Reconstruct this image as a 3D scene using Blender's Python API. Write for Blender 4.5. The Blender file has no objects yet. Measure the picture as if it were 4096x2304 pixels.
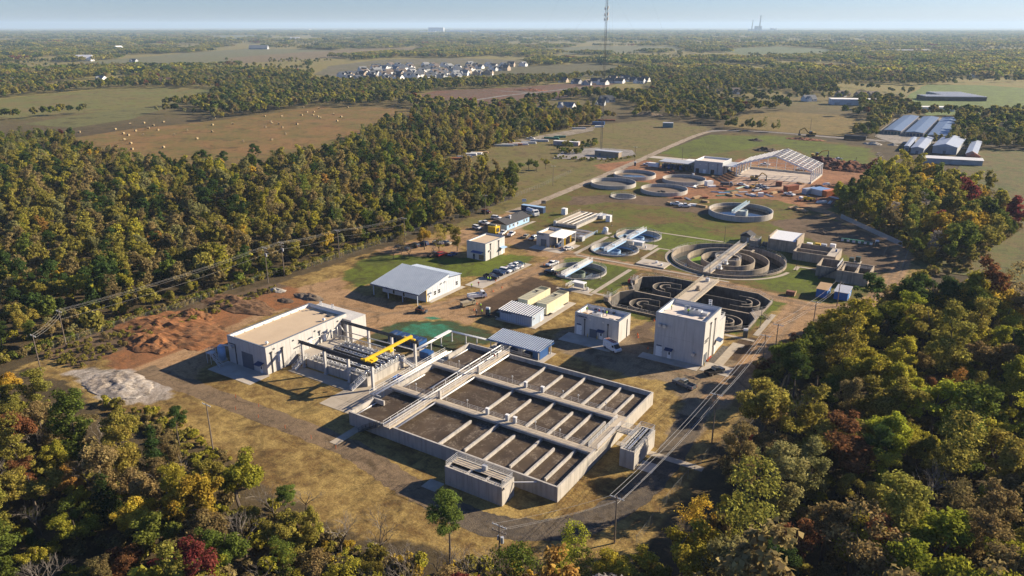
import bpy, bmesh, math, random
import numpy as np
from mathutils import Vector, Matrix, geometry
R = math.radians
SC = bpy.context.scene
COL = SC.collection
# ---------------------------------------------------------------- camera, sky, sun, exposure
F_PX, HORIZON, CAM_H, YAW = 2980.0, 102.0, 85.0, R(32.8)
PITCH = math.atan((1152 - HORIZON) / F_PX)
cam_d = bpy.data.cameras.new('camera'); cam = bpy.data.objects.new('camera', cam_d); COL.objects.link(cam)
cam_d.sensor_width = 36; cam_d.lens = F_PX / 4096 * 36; cam_d.clip_start = 1; cam_d.clip_end = 60000
cam.location = (0, 0, CAM_H); cam.rotation_euler = (math.pi / 2 - PITCH, 0, YAW)
SC.camera = cam
SUN_AZ, SUN_EL = R(51), R(23.5)          # azimuth of the sun seen from the site, counter-clockwise from +X
world = bpy.data.worlds.new('World'); SC.world = world; world.use_nodes = True
wn = world.node_tree.nodes; wl = world.node_tree.links
sky = wn.new('ShaderNodeTexSky'); sky.sky_type = 'NISHITA'; sky.sun_disc = False
sky.sun_elevation = SUN_EL; sky.sun_rotation = math.pi / 2 - SUN_AZ
sky.air_density = 1.0; sky.dust_density = 0.2; sky.ozone_density = 6.0; sky.altitude = 300
sky_t = wn.new('ShaderNodeMix'); sky_t.data_type = 'RGBA'; sky_t.blend_type = 'MULTIPLY'; sky_t.inputs[0].default_value = 1.0; sky_t.inputs[7].default_value = (0.90, 0.93, 1.16, 1)
wl.new(sky.outputs[0], sky_t.inputs[6]); wl.new(sky_t.outputs[2], wn['Background'].inputs[0]); wn['Background'].inputs[1].default_value = 0.05
sun_d = bpy.data.lights.new('sun', 'SUN'); sun = bpy.data.objects.new('sun', sun_d); COL.objects.link(sun)
sun_d.energy = 5.0; sun_d.angle = R(0.5); sun_d.color = (1.0, 0.85, 0.64)
sd = Vector((math.cos(SUN_AZ) * math.cos(SUN_EL), math.sin(SUN_AZ) * math.cos(SUN_EL), math.sin(SUN_EL)))
sun.rotation_euler = sd.to_track_quat('Z', 'Y').to_euler(); sun.location = (0, 200, 400)
vs = SC.view_settings; vs.view_transform = 'Standard'; vs.look = 'None'; vs.gamma = 1; vs.use_curve_mapping = False
vs.exposure = 1.2
SC.cycles.use_denoising = True
SC.cycles.max_bounces = 6; SC.cycles.diffuse_bounces = 3; SC.cycles.glossy_bounces = 2
SC.cycles.transparent_max_bounces = 12; SC.cycles.transmission_bounces = 2; SC.cycles.volume_bounces = 1
SC.cycles.caustics_reflective = False; SC.cycles.caustics_refractive = False
SC.cycles.sample_clamp_indirect = 4
# ---------------------------------------------------------------- survey: a spot on the ground plan (or at height z) from its bearing
_c, _s, _cy, _sy = math.cos(PITCH), math.sin(PITCH), math.cos(YAW), math.sin(YAW)
def G(px, py, z=0.0):
    x = (px - 2048) / F_PX; y = -(py - 1152) / F_PX
    X, Y, Zz = x, _c + y * _s, -_s + y * _c
    t = (z - CAM_H) / Zz; X *= t; Y *= t
    return (X * _cy - Y * _sy, X * _sy + Y * _cy)
KD = 4096 / 2576.0
def D(x, y, z=0.0): return G(x * KD, y * KD, z)
def DP(pts): return [D(*p) for p in pts]
def zoom(ox, oy, w, W=2576.0):
    k = w / W
    return lambda x, y, z=0.0: G(ox + x * k, oy + y * k, z)
z1 = zoom(850, 1150, 1200); z2 = zoom(1350, 1300, 1400, 2574); z3 = zoom(1900, 950, 1200); z4 = zoom(2300, 850, 1400, 2574)
z5 = zoom(1600, 750, 1200); z6 = zoom(2200, 550, 1200); zr = zoom(2900, 200, 1196, 2575); zh = zoom(0, 0, 1400, 2574)
zt = zoom(1200, 0, 1400, 2574); zl = zoom(0, 700, 1400, 2574); zn = zoom(1400, 1500, 1430); zw = zoom(0, 1500, 1430); zq = zoom(3000, 700, 1096, 2574)
# ---------------------------------------------------------------- scene helpers
ORG = {}
def _tag(o, label=None, cat=None, group=None, kind=None):
    if label: o['label'] = label
    if cat: o['category'] = cat
    if group: o['group'] = group
    if kind: o['kind'] = kind
    return o
def thing(name, label, cat, loc=(0, 0, 0), rz=0.0, group=None):
    o = bpy.data.objects.new(name, None); COL.objects.link(o)
    o.empty_display_size = .5
    o.location = loc; o.rotation_euler = (0, 0, rz); ORG[o] = Vector(loc)
    return _tag(o, label, cat, group)
def org(o):
    return ORG.get(o, Vector((0, 0, 0)))
class MB:
    def __init__(s): s.v = []; s.f = []; s.m = []
    def add(s, v, f, mi=0):
        b = len(s.v); s.v += [tuple(p) for p in v]; s.f += [tuple(i + b for i in q) for q in f]; s.m += [mi] * len(f); return s
    def box(s, x0, y0, z0, x1, y1, z1, mi=0):
        return s.add([(x0, y0, z0), (x1, y0, z0), (x1, y1, z0), (x0, y1, z0), (x0, y0, z1), (x1, y0, z1), (x1, y1, z1), (x0, y1, z1)],
                     [(0, 3, 2, 1), (4, 5, 6, 7), (0, 1, 5, 4), (1, 2, 6, 5), (2, 3, 7, 6), (3, 0, 4, 7)], mi)
    def hexa(s, p, mi=0):
        return s.add(p, [(0, 3, 2, 1), (4, 5, 6, 7), (0, 1, 5, 4), (1, 2, 6, 5), (2, 3, 7, 6), (3, 0, 4, 7)], mi)
    def prism(s, poly, z0, z1, mi=0, cap=True):
        n = len(poly); a = sum(poly[i][0] * poly[(i + 1) % n][1] - poly[(i + 1) % n][0] * poly[i][1] for i in range(n))
        if a < 0: poly = poly[::-1]
        f = [(i, (i + 1) % n, n + (i + 1) % n, n + i) for i in range(n)]
        if cap: f += [tuple(range(n, 2 * n)), tuple(range(n - 1, -1, -1))]
        return s.add([(x, y, z0) for x, y in poly] + [(x, y, z1) for x, y in poly], f, mi)
    def xprof(s, prof, x0, x1, mi=0):      # profile in (y,z) pushed along x
        n = len(prof); a = sum(prof[i][0] * prof[(i + 1) % n][1] - prof[(i + 1) % n][0] * prof[i][1] for i in range(n))
        if a < 0: prof = prof[::-1]
        f = [(i, (i + 1) % n, n + (i + 1) % n, n + i) for i in range(n)] + [tuple(range(n, 2 * n)), tuple(range(n - 1, -1, -1))]
        return s.add([(x0, y, z) for y, z in prof] + [(x1, y, z) for y, z in prof], f, mi)
    def yprof(s, prof, y0, y1, mi=0):      # profile in (x,z) pushed along y
        n = len(prof); a = sum(prof[i][0] * prof[(i + 1) % n][1] - prof[(i + 1) % n][0] * prof[i][1] for i in range(n))
        if a > 0: prof = prof[::-1]
        f = [(i, (i + 1) % n, n + (i + 1) % n, n + i) for i in range(n)] + [tuple(range(n, 2 * n)), tuple(range(n - 1, -1, -1))]
        return s.add([(x, y0, z) for x, z in prof] + [(x, y1, z) for x, z in prof], f, mi)
    def tube(s, p, q, r, n=6, r2=None, mi=0, cap=True):
        p, q = Vector(p), Vector(q); d = q - p
        if d.length < 1e-6: return s
        d.normalize(); a = d.orthogonal().normalized(); b = d.cross(a); r2 = r if r2 is None else r2
        vs_ = []
        for c0, rr in ((p, r), (q, r2)):
            for i in range(n):
                t = 2 * math.pi * i / n
                vs_.append(c0 + (a * math.cos(t) + b * math.sin(t)) * rr)
        f = [(i, (i + 1) % n, n + (i + 1) % n, n + i) for i in range(n)]
        if cap: f += [tuple(range(n, 2 * n)), tuple(range(n - 1, -1, -1))]
        return s.add(vs_, f, mi)
    def path(s, pts, r, n=6, mi=0):
        for a, b in zip(pts[:-1], pts[1:]): s.tube(a, b, r, n, mi=mi)
        return s
    def bar(s, p, q, w, h, mi=0):          # rectangular bar, upright section
        p, q = Vector(p), Vector(q); d = (q - p).normalized(); a = d.cross(Vector((0, 0, 1)))
        a = Vector((1, 0, 0)) if a.length < 1e-4 else a.normalized(); b = a.cross(d).normalized()
        v = [c0 + a * (i * w / 2) + b * (j * h / 2) for c0 in (p, q) for i, j in ((-1, -1), (1, -1), (1, 1), (-1, 1))]
        return s.add(v, [(3, 2, 1, 0), (4, 5, 6, 7), (0, 1, 5, 4), (1, 2, 6, 5), (2, 3, 7, 6), (3, 0, 4, 7)], mi)
    def ring(s, cx, cy, r0, r1, za, zb, n=72, a0=0.0, a1=360.0, mi=0):
        full = abs(a1 - a0 - 360) < 1e-6; k = n if full else n + 1; v = []
        for i in range(k):
            t = R(a0 + (a1 - a0) * i / n); c0, s0 = math.cos(t), math.sin(t)
            v += [(cx + r0 * c0, cy + r0 * s0, za), (cx + r1 * c0, cy + r1 * s0, za), (cx + r1 * c0, cy + r1 * s0, zb), (cx + r0 * c0, cy + r0 * s0, zb)]
        f = []
        for i in range(n):
            a, b = 4 * i, 4 * ((i + 1) % k)
            f += [(a + 1, b + 1, b + 2, a + 2), (a + 2, b + 2, b + 3, a + 3), (b, a, a + 3, b + 3), (a, b, b + 1, a + 1)]
        if not full: f += [(0, 1, 2, 3), (4 * n + 3, 4 * n + 2, 4 * n + 1, 4 * n)]
        return s.add(v, f, mi)
    def disc(s, cx, cy, r, z, n=48, mi=0):
        return s.add([(cx + r * math.cos(2 * math.pi * i / n), cy + r * math.sin(2 * math.pi * i / n), z) for i in range(n)], [tuple(range(n))], mi)
    def cyl(s, cx, cy, r, za, zb, n=16, r2=None, mi=0): return s.tube((cx, cy, za), (cx, cy, zb), r, n, r2, mi)
    def mesh(s, name, off=(0, 0, 0), smooth=False):
        me = bpy.data.meshes.new(name); ox, oy, oz = off
        me.from_pydata([(x - ox, y - oy, z - oz) for x, y, z in s.v], [], s.f); me.update()
        if smooth: me.polygons.foreach_set('use_smooth', [True] * len(me.polygons))
        return me
    def build(s, name, mat, parent=None, label=None, cat=None, group=None, kind=None, smooth=False, local=False, loc=None):
        base = org(parent) if (parent is not None and not local) else Vector((0, 0, 0))
        if parent is None and loc is not None: base = Vector(loc)
        me = s.mesh(name, base, smooth)
        for m in (mat if isinstance(mat, (list, tuple)) else [mat]): me.materials.append(m)
        if len(set(s.m)) > 1: me.polygons.foreach_set('material_index', s.m)
        o = bpy.data.objects.new(name, me); COL.objects.link(o)
        if parent is not None: o.parent = parent
        elif loc is not None: o.location = loc
        ORG[o] = base
        return _tag(o, label, cat, group, kind)
def link_mesh(name, me, parent=None, loc=(0, 0, 0), rz=0.0, sc=1.0, **k):
    o = bpy.data.objects.new(name, me); COL.objects.link(o); o.location = loc; o.rotation_euler = (0, 0, rz)
    o.scale = (sc, sc, sc) if not isinstance(sc, tuple) else sc
    if parent is not None: o.parent = parent
    ORG[o] = Vector(loc)
    return _tag(o, **k)
def copy_tree(o, parent=None):
    c = o.copy(); COL.objects.link(c)
    if parent is not None: c.parent = parent
    for ch in list(o.children): copy_tree(ch, c)
    return c
# ---------------------------------------------------------------- materials
def nodes_of(m):
    m.use_nodes = True; nt = m.node_tree; return nt, nt.nodes, nt.links
def mixrgb(nt, fac, a, b, mode='MIX'):
    n = nt.nodes.new('ShaderNodeMix'); n.data_type = 'RGBA'; n.blend_type = mode
    for sock, val in ((n.inputs[0], fac), (n.inputs[6], a), (n.inputs[7], b)):
        if hasattr(val, 'links') or isinstance(val, bpy.types.NodeSocket): nt.links.new(val, sock)
        elif isinstance(val, (int, float)): sock.default_value = val
        else: sock.default_value = (*val, 1) if len(val) == 3 else val
    return n.outputs[2]
def noise(nt, vec, scale, detail=4, rough=.55, ramp=None, dist=0.0):
    n = nt.nodes.new('ShaderNodeTexNoise'); n.inputs['Scale'].default_value = scale; n.inputs['Detail'].default_value = detail
    n.inputs['Roughness'].default_value = rough; n.inputs['Distortion'].default_value = dist
    nt.links.new(vec, n.inputs['Vector']); out = n.outputs[0]
    if ramp:
        r = nt.nodes.new('ShaderNodeMapRange'); r.inputs[1].default_value, r.inputs[2].default_value = ramp; nt.links.new(out, r.inputs[0]); out = r.outputs[0]
    return out
def wpos(nt, scale=(1, 1, 1), objc=False):
    if objc:
        g = nt.nodes.new('ShaderNodeTexCoord').outputs['Object']
    else:
        g = nt.nodes.new('ShaderNodeNewGeometry').outputs['Position']
    if scale == (1, 1, 1): return g
    m = nt.nodes.new('ShaderNodeVectorMath'); m.operation = 'MULTIPLY'; nt.links.new(g, m.inputs[0]); m.inputs[1].default_value = scale
    return m.outputs[0]
def bump(nt, h, strength, dist=.05):
    b = nt.nodes.new('ShaderNodeBump'); b.inputs['Strength'].default_value = strength; b.inputs['Distance'].default_value = dist
    nt.links.new(h, b.inputs['Height']); return b.outputs[0]
def M(name, c1, c2=None, rough=.85, scale=.6, metal=0.0, streak=0.0, bmp=0.0, fine=.12, objc=False, spec=.5, objcol=False):
    m = bpy.data.materials.new(name); nt, N, L = nodes_of(m); b = N['Principled BSDF']
    b.inputs['Roughness'].default_value = rough; b.inputs['Metallic'].default_value = metal
    b.inputs['Specular IOR Level'].default_value = spec
    p = wpos(nt, objc=objc)
    if objcol:
        oi = N.new('ShaderNodeObjectInfo'); col = oi.outputs['Color']
        col = mixrgb(nt, noise(nt, p, scale, 3, ramp=(.35, .75)), col, mixrgb(nt, .35, col, c1))
    else:
        c2 = c2 or tuple(v * .72 for v in c1)
        col = mixrgb(nt, noise(nt, p, scale, 5, ramp=(.3, .72)), c1, c2)
    if streak:
        ps = wpos(nt, (1.6, 1.6, .12), objc)
        col = mixrgb(nt, noise(nt, ps, 1.0, 4, ramp=(.45, .8)), col, mixrgb(nt, streak, col, (.02, .018, .014)))
    if fine:
        f = noise(nt, p, 9.0, 2, ramp=(.25, .8)); col = mixrgb(nt, fine, col, mixrgb(nt, 1.0, col, f, 'MULTIPLY'))
    L.new(col, b.inputs['Base Color'])
    if bmp: L.new(bump(nt, noise(nt, p, 6.0, 3), bmp), b.inputs['Normal'])
    return m
CONC = M('concrete', (.50, .465, .415), (.40, .375, .335), .9, .35, streak=.45, bmp=.15)
CONCP = M('precast_concrete', (.56, .54, .51), (.49, .475, .45), .9, .25, streak=.25, bmp=.1)
CONCOLD = M('weathered_concrete', (.41, .34, .255), (.27, .22, .165), .95, .5, streak=.6, bmp=.3)
CONCDK = M('stained_concrete', (.16, .145, .125), (.07, .062, .055), .95, .4, streak=.6, bmp=.3)
SLAB = M('slab_concrete', (.47, .42, .35), (.36, .31, .25), .92, .3, bmp=.2)
PATHM = M('path_concrete', (.42, .36, .28), (.32, .27, .20), .95, .5, bmp=.2)
DECK = M('walkway_concrete', (.52, .44, .33), (.42, .35, .26), .92, .6)
TANROOF = M('tan_roof_membrane', (.58, .45, .30), (.50, .38, .25), .9, .18, fine=.2)
WHITEROOF = M('white_roof_membrane', (.72, .64, .56), (.6, .52, .44), .8, .25)
PARAPET = M('white_parapet', (.80, .79, .77), (.70, .69, .67), .8, .3)
COPING = M('metal_coping', (.20, .24, .29), None, .5, 1, .3)
ALU = M('galvanized_rail', (.62, .62, .60), (.50, .50, .49), .45, 2, .4, fine=0)
WHITEP = M('white_paint', (.80, .80, .78), (.70, .70, .68), .5, 1.5, fine=.05)
STEELDK = M('dark_steel', (.075, .08, .09), (.05, .055, .06), .6, 1, .2)
STEEL = M('primed_steel', (.56, .57, .58), (.46, .47, .48), .5, 1, .3)
BLUE = M('blue_enamel', (.018, .09, .28), (.014, .07, .22), .45, .5)
NAVY = M('navy_metal', (.02, .05, .13), (.015, .04, .10), .45, .5)
ROOFBL = M('blue_grey_roof_sheet', (.085, .13, .21), (.065, .10, .17), .4, .3, .3)
RIBBL = M('roof_rib', (.34, .40, .50), (.28, .34, .44), .4, .3, .2)
WALLGR = M('light_grey_cladding', (.56, .60, .64), (.50, .54, .58), .6, .3, streak=.1)
WALLBL = M('blue_grey_cladding', (.40, .47, .56), (.34, .41, .50), .6, .3)
OFFBL = M('pale_blue_siding', (.34, .52, .74), (.28, .45, .66), .7, .4)
CREAM = M('cream_enamel', (.66, .60, .40), (.60, .54, .35), .6, .4)
CREAMTOP = M('cream_roof', (.50, .47, .31), (.43, .40, .27), .6, .6)
YELLOW = M('yellow_paint', (.75, .50, .01), (.66, .43, .01), .45, .6)
SAFETY = M('safety_yellow', (.70, .45, .02), None, .5, 1)
SHINGLE = M('asphalt_shingle', (.055, .055, .06), (.035, .035, .04), .95, 1.5)
GLASS = M('dark_glass', (.02, .03, .04), (.015, .02, .03), .08, 1, spec=.8)
DOORG = M('slate_door', (.12, .14, .17), (.10, .12, .15), .5, .5)
RUBBER = M('black_rubber', (.015, .015, .016), None, .8, 3)
BLACKM = M('black_metal', (.02, .02, .022), None, .5, 2)
CHROME = M('bright_metal', (.6, .6, .6), None, .25, 2, .8)
PAINT = M('vehicle_paint', (.02, .02, .02), None, .28, 2, .0, objc=True, objcol=True, fine=0)
WOOD = M('timber', (.42, .28, .14), (.33, .21, .10), .85, 1.5)
POLEW = M('weathered_pole', (.20, .16, .12), (.13, .10, .08), .9, .8, streak=.3)
REDSOIL = M('red_soil', (.30, .115, .045), (.20, .075, .035), .98, .4, bmp=.8)
DARKSOIL = M('dark_soil', (.09, .06, .04), (.055, .038, .026), .98, .5, bmp=.8)
STONE = M('stone', (.40, .36, .30), (.28, .25, .21), .95, .7, bmp=.6)
RUST = M('rust_container', (.36, .11, .04), (.27, .08, .03), .7, .5, streak=.4)
RED = M('red_paint', (.38, .03, .02), None, .5, 1)
ORANGE = M('orange_plastic', (.75, .14, .02), None, .5, 2)
GREENP = M('green_plastic', (.03, .16, .10), (.02, .11, .07), .5, 1)
SKIN = M('skin', (.42, .24, .16), None, .6, 3)
HIVIS = M('high_visibility_cloth', (.45, .75, .03), None, .8, 4)
CLOTHD = M('dark_cloth', (.03, .035, .05), None, .9, 4)
LAMP = M('lamp_lens', (.8, .75, .65), None, .3, 2)
STRAW = M('hay', (.42, .32, .17), (.30, .22, .11), .95, 2, bmp=.5)
def water_mat(name, c1, c2, foam, rough=.35, fscale=.16):
    m = bpy.data.materials.new(name); nt, N, L = nodes_of(m); b = N['Principled BSDF']; b.inputs['Roughness'].default_value = rough; b.inputs['Specular IOR Level'].default_value = .5 if rough < .3 else .2
    p = wpos(nt); col = mixrgb(nt, noise(nt, p, .12, 4, ramp=(.35, .65)), c1, c2)
    swirl = noise(nt, p, fscale, 7, .68, ramp=(.47, .68), dist=2.5)
    speck = noise(nt, p, 2.4, 3, ramp=(.38, .75))
    k = N.new('ShaderNodeMath'); k.operation = 'MULTIPLY'; L.new(swirl, k.inputs[0]); L.new(speck, k.inputs[1])
    col = mixrgb(nt, k.outputs[0], col, foam); L.new(col, b.inputs['Base Color'])
    L.new(bump(nt, noise(nt, p, 3.0, 3), .25, .04), b.inputs['Normal'])
    return m
BROWNW = water_mat('aerated_brown_water', (.088, .062, .038), (.050, .035, .022), (.33, .27, .20), .6)
DARKW = water_mat('dark_water', (.012, .014, .016), (.020, .020, .018), (.03, .035, .03), .06)
BLUEW = water_mat('shallow_water', (.03, .05, .06), (.06, .06, .05), (.09, .10, .09), .08)
ALGAE = M('green_algae', (.16, .28, .01), (.11, .20, .01), .7, .5)
SLUDGE = water_mat('dry_sludge', (.20, .15, .10), (.13, .10, .075), (.32, .27, .21), .6, .1)
def mesh_mat(name, c, alpha):
    m = bpy.data.materials.new(name); nt, N, L = nodes_of(m); b = N['Principled BSDF']; b.inputs['Base Color'].default_value = (*c, 1); b.inputs['Roughness'].default_value = .6
    t = N.new('ShaderNodeBsdfTransparent'); mx = N.new('ShaderNodeMixShader'); mx.inputs[0].default_value = alpha
    L.new(t.outputs[0], mx.inputs[1]); L.new(b.outputs[0], mx.inputs[2]); L.new(mx.outputs[0], N['Material Output'].inputs[0]); return m
CHAIN = mesh_mat('chain_link', (.30, .30, .28), .05)
# ---------------------------------------------------------------- shared builders
def railing(parent, pts, h=1.07, rails=3, gap=2.0, r=.036, mat=None, name='railing'):
    mb = MB()
    for a, b in zip(pts[:-1], pts[1:]):
        a, b = Vector(a), Vector(b); n = max(1, round((b - a).length / gap))
        for i in range(n + 1):
            p = a.lerp(b, i / n); mb.tube(p, p + Vector((0, 0, h)), r, 4)
        for k in range(rails):
            z = Vector((0, 0, h * (k + 1) / rails)); mb.tube(a + z, b + z, r, 4)
    return mb.build(name, mat or ALU, parent)
def circ_pts(cx, cy, r, z, n=40, a0=0, a1=360):
    return [(cx + r * math.cos(R(a0 + (a1 - a0) * i / n)), cy + r * math.sin(R(a0 + (a1 - a0) * i / n)), z) for i in range(n + 1)]
def stairs(parent, p0, p1, w, n=8, mat=None, rails=True):
    """flight from p0 (low) to p1 (high), steps as bars, stringers, handrails"""
    p0, p1 = Vector(p0), Vector(p1); d = (p1 - p0); hz = Vector((d.x, d.y, 0)).normalized(); sd_ = Vector((-hz.y, hz.x, 0)) * (w / 2)
    fl = MB()
    for s_ in (-1, 1): fl.bar(p0 + sd_ * s_, p1 + sd_ * s_, .08, .25)
    o = fl.build('stair_stringer', mat or ALU, parent)
    st = MB()
    for i in range(n):
        c = p0.lerp(p1, (i + .7) / n); st.bar(c - sd_, c + sd_, .28, .05)
    st.build('stair_tread', mat or ALU, parent)
    if rails:
        for s_ in (-1, 1): railing(parent, [p0 + sd_ * s_, p1 + sd_ * s_], 1.05, 2, 1.3, .04, mat or ALU)
    return o
def text(parent, body, loc, size, rot, mat, name='lettering'):
    cu = bpy.data.curves.new(name, 'FONT'); cu.body = body; cu.size = size; cu.extrude = .03; cu.materials.append(mat); cu.space_character = 1.05; cu.offset = .012
    tmp = bpy.data.objects.new(name, cu); COL.objects.link(tmp)
    me = bpy.data.meshes.new_from_object(tmp.evaluated_get(bpy.context.evaluated_depsgraph_get())); bpy.data.objects.remove(tmp)
    o = bpy.data.objects.new(name, me); COL.objects.link(o); o.parent = parent; o.location = Vector(loc) - org(parent); o.rotation_euler = rot
    return o
def panels(parent, axis, at, a0, a1, za, zb, n, mat, proud=.04, gap=.05, name='wall_panel', seed=0):
    """precast panels standing proud of the wall core; axis 'y-' means a wall facing -y at y=at"""
    w = (a1 - a0) / n; rr = random.Random(seed)
    for i in range(n):
        u0, u1 = a0 + i * w + gap / 2, a0 + (i + 1) * w - gap / 2; pr = proud + rr.uniform(0, .02)
        mb = MB()
        if axis == 'y-': mb.box(u0, at - pr, za, u1, at - .002, zb)
        elif axis == 'y+': mb.box(u0, at + .002, za, u1, at + pr, zb)
        elif axis == 'x+': mb.box(at + .002, u0, za, at + pr, u1, zb)
        else: mb.box(at - pr, u0, za, at - .002, u1, zb)
        mb.build(name, mat, parent)
def flat_roof_building(name, label, x0, y0, x1, y1, h, roof_mat, wall=None, drop=.9, pan=(5, 9), storeys=1, cat='building', coping=True):
    t = thing(name, label, cat, ((x0 + x1) / 2, (y0 + y1) / 2, 0)); wall = wall or CONCP
    w = .32; mb = MB()
    mb.box(x0, y0, 0, x1, y0 + w, h - .12).box(x0, y1 - w, 0, x1, y1, h - .12).box(x0, y0 + w, 0, x0 + w, y1 - w, h - .12).box(x1 - w, y0 + w, 0, x1, y1 - w, h - .12)
    wallo = mb.build('wall', wall, t)
    MB().box(x0 + w, y0 + w, h - drop - .2, x1 - w, y1 - w, h - drop).build('roof', roof_mat, t)
    p = MB(); i = w; pw = .02
    p.box(x0 + i, y0 + i, h - drop, x1 - i, y0 + i + pw, h - .13).box(x0 + i, y1 - i - pw, h - drop, x1 - i, y1 - i, h - .13)
    p.box(x0 + i, y0 + i + pw, h - drop, x0 + i + pw, y1 - i - pw, h - .13).box(x1 - i - pw, y0 + i + pw, h - drop, x1 - i, y1 - i - pw, h - .13)
    p.build('parapet_lining', PARAPET, t)
    c = MB(); o = .07
    c.box(x0 - o, y0 - o, h - .12, x1 + o, y0 + w + .05, h).box(x0 - o, y1 - w - .05, h - .12, x1 + o, y1 + o, h)
    c.box(x0 - o, y0 + w + .05, h - .12, x0 + w + .05, y1 - w - .05, h).box(x1 - w - .05, y0 + w + .05, h - .12, x1 + o, y1 - w - .05, h)
    c.build('coping', COPING if coping else PARAPET, t)
    hs = h - .15
    for k in range(storeys):
        za, zb = hs * k / storeys + .03, hs * (k + 1) / storeys - .03
        panels(wallo, 'y-', y0, x0, x1, za, zb, pan[0], wall, seed=k); panels(wallo, 'x+', x1, y0, y1, za, zb, pan[1], wall, seed=k + 9)
        panels(wallo, 'x-', x0, y0, y1, za, zb, pan[1], wall, seed=k + 19)
    return t
def door(parent, axis, at, u, w, h, mat, z=0.02, window=False, name='door', frame=None):
    """leaf proud of the wall panels"""
    mb = MB(); g = MB(); d = .11
    if axis == 'y-':
        mb.box(u - w / 2, at - d, z, u + w / 2, at - .01, z + h)
        g.box(u - w * .22, at - d - .03, z + h * .52, u + w * .22, at - d - .005, z + h * .88)
    else:
        mb.box(at + .01, u - w / 2, z, at + d, u + w / 2, z + h)
        g.box(at + d + .005, u - w * .22, z + h * .52, at + d + .03, u + w * .22, z + h * .88)
    o = mb.build(name, mat, parent)
    if window: g.build('door_pane', GLASS, o)
    hm = MB()
    if axis == 'y-': hm.box(u + w * .36, at - d - .07, z + h * .45, u + w * .43, at - d - .005, z + h * .5)
    else: hm.box(at + d + .005, u - w * .43, z + h * .45, at + d + .07, u - w * .36, z + h * .5)
    hm.build('door_handle', CHROME, o)
    return o
def roller_door(parent, axis, at, u, w, h, mat):
    n = 7; b = MB()
    if axis == 'y-': b.box(u - w / 2, at - .07, .02, u + w / 2, at - .01, h)
    else: b.box(at + .01, u - w / 2, .02, at + .07, u + w / 2, h)
    o = b.build('roller_door', mat, parent)
    for i in range(n):
        za, zb = .05 + (h - .08) * i / n, .05 + (h - .08) * (i + 1) / n - .05
        m_ = MB()
        if axis == 'y-': m_.box(u - w / 2 + .06, at - .11, za, u + w / 2 - .06, at - .072, zb)
        else: m_.box(at + .072, u - w / 2 + .06, za, at + .11, u + w / 2 - .06, zb)
        m_.build('door_slat', mat, o)
    return o
def awning(parent, axis, at, u, w, z, depth=1.2, mat=None):
    mb = MB()
    if axis == 'y-': mb.hexa([(u - w / 2, at - depth, z - .35), (u + w / 2, at - depth, z - .35), (u + w / 2, at - .07, z), (u - w / 2, at - .07, z), (u - w / 2, at - depth, z - .22), (u + w / 2, at - depth, z - .22), (u + w / 2, at - .07, z + .13), (u - w / 2, at - .07, z + .13)])
    else: mb.hexa([(at + .07, u - w / 2, z), (at + depth, u - w / 2, z - .35), (at + depth, u + w / 2, z - .35), (at + .07, u + w / 2, z), (at + .07, u - w / 2, z + .13), (at + depth, u - w / 2, z - .22), (at + depth, u + w / 2, z - .22), (at + .07, u + w / 2, z + .13)])
    return mb.build('awning', mat or NAVY, parent)
def downspout(parent, axis, at, u, ztop, mat=None):
    mb = MB()
    if axis == 'y-': mb.box(u - .1, at - .22, .1, u + .1, at - .075, ztop - .3).hexa([(u - .12, at - .24, ztop - .55), (u + .12, at - .24, ztop - .55), (u + .12, at - .074, ztop - .55), (u - .12, at - .074, ztop - .55), (u - .3, at - .34, ztop), (u + .3, at - .34, ztop), (u + .3, at - .074, ztop), (u - .3, at - .074, ztop)])
    else: mb.box(at + .075, u - .1, .1, at + .22, u + .1, ztop - .3).hexa([(at + .074, u - .12, ztop - .55), (at + .24, u - .12, ztop - .55), (at + .24, u + .12, ztop - .55), (at + .074, u + .12, ztop - .55), (at + .074, u - .3, ztop), (at + .34, u - .3, ztop), (at + .34, u + .3, ztop), (at + .074, u + .3, ztop)])
    return mb.build('downspout', mat or STEELDK, parent)
def bollard(x, y, label, h=1.1, r=.1):
    MB().cyl(x, y, r, 0, h - .1, 10).cyl(x, y, r, h - .1, h, 10, r * .5).build('bollard', SAFETY, None, label, 'bollard', 'yellow guard bollards by the doors', loc=(x, y, 0))
def wall_lamp(parent, axis, at, u, z, s=.5):
    mb = MB(); d = .08
    if axis == 'y-': mb.tube((u, at - d, z), (u, at - d - s, z - s * .15), s * .55, 12, s * .75)
    else: mb.tube((at + d, u, z), (at + d + s, u, z - s * .15), s * .55, 12, s * .75)
    o = mb.build('wall_vent', STEEL, parent)
    g = MB()
    if axis == 'y-': g.tube((u, at - d - s - .01, z - s * .15), (u, at - d - s - .06, z - s * .16), s * .6, 12)
    else: g.tube((at + d + s + .01, u, z - s * .15), (at + d + s + .06, u, z - s * .16), s * .6, 12)
    g.build('vent_cap', LAMP, o)
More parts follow.
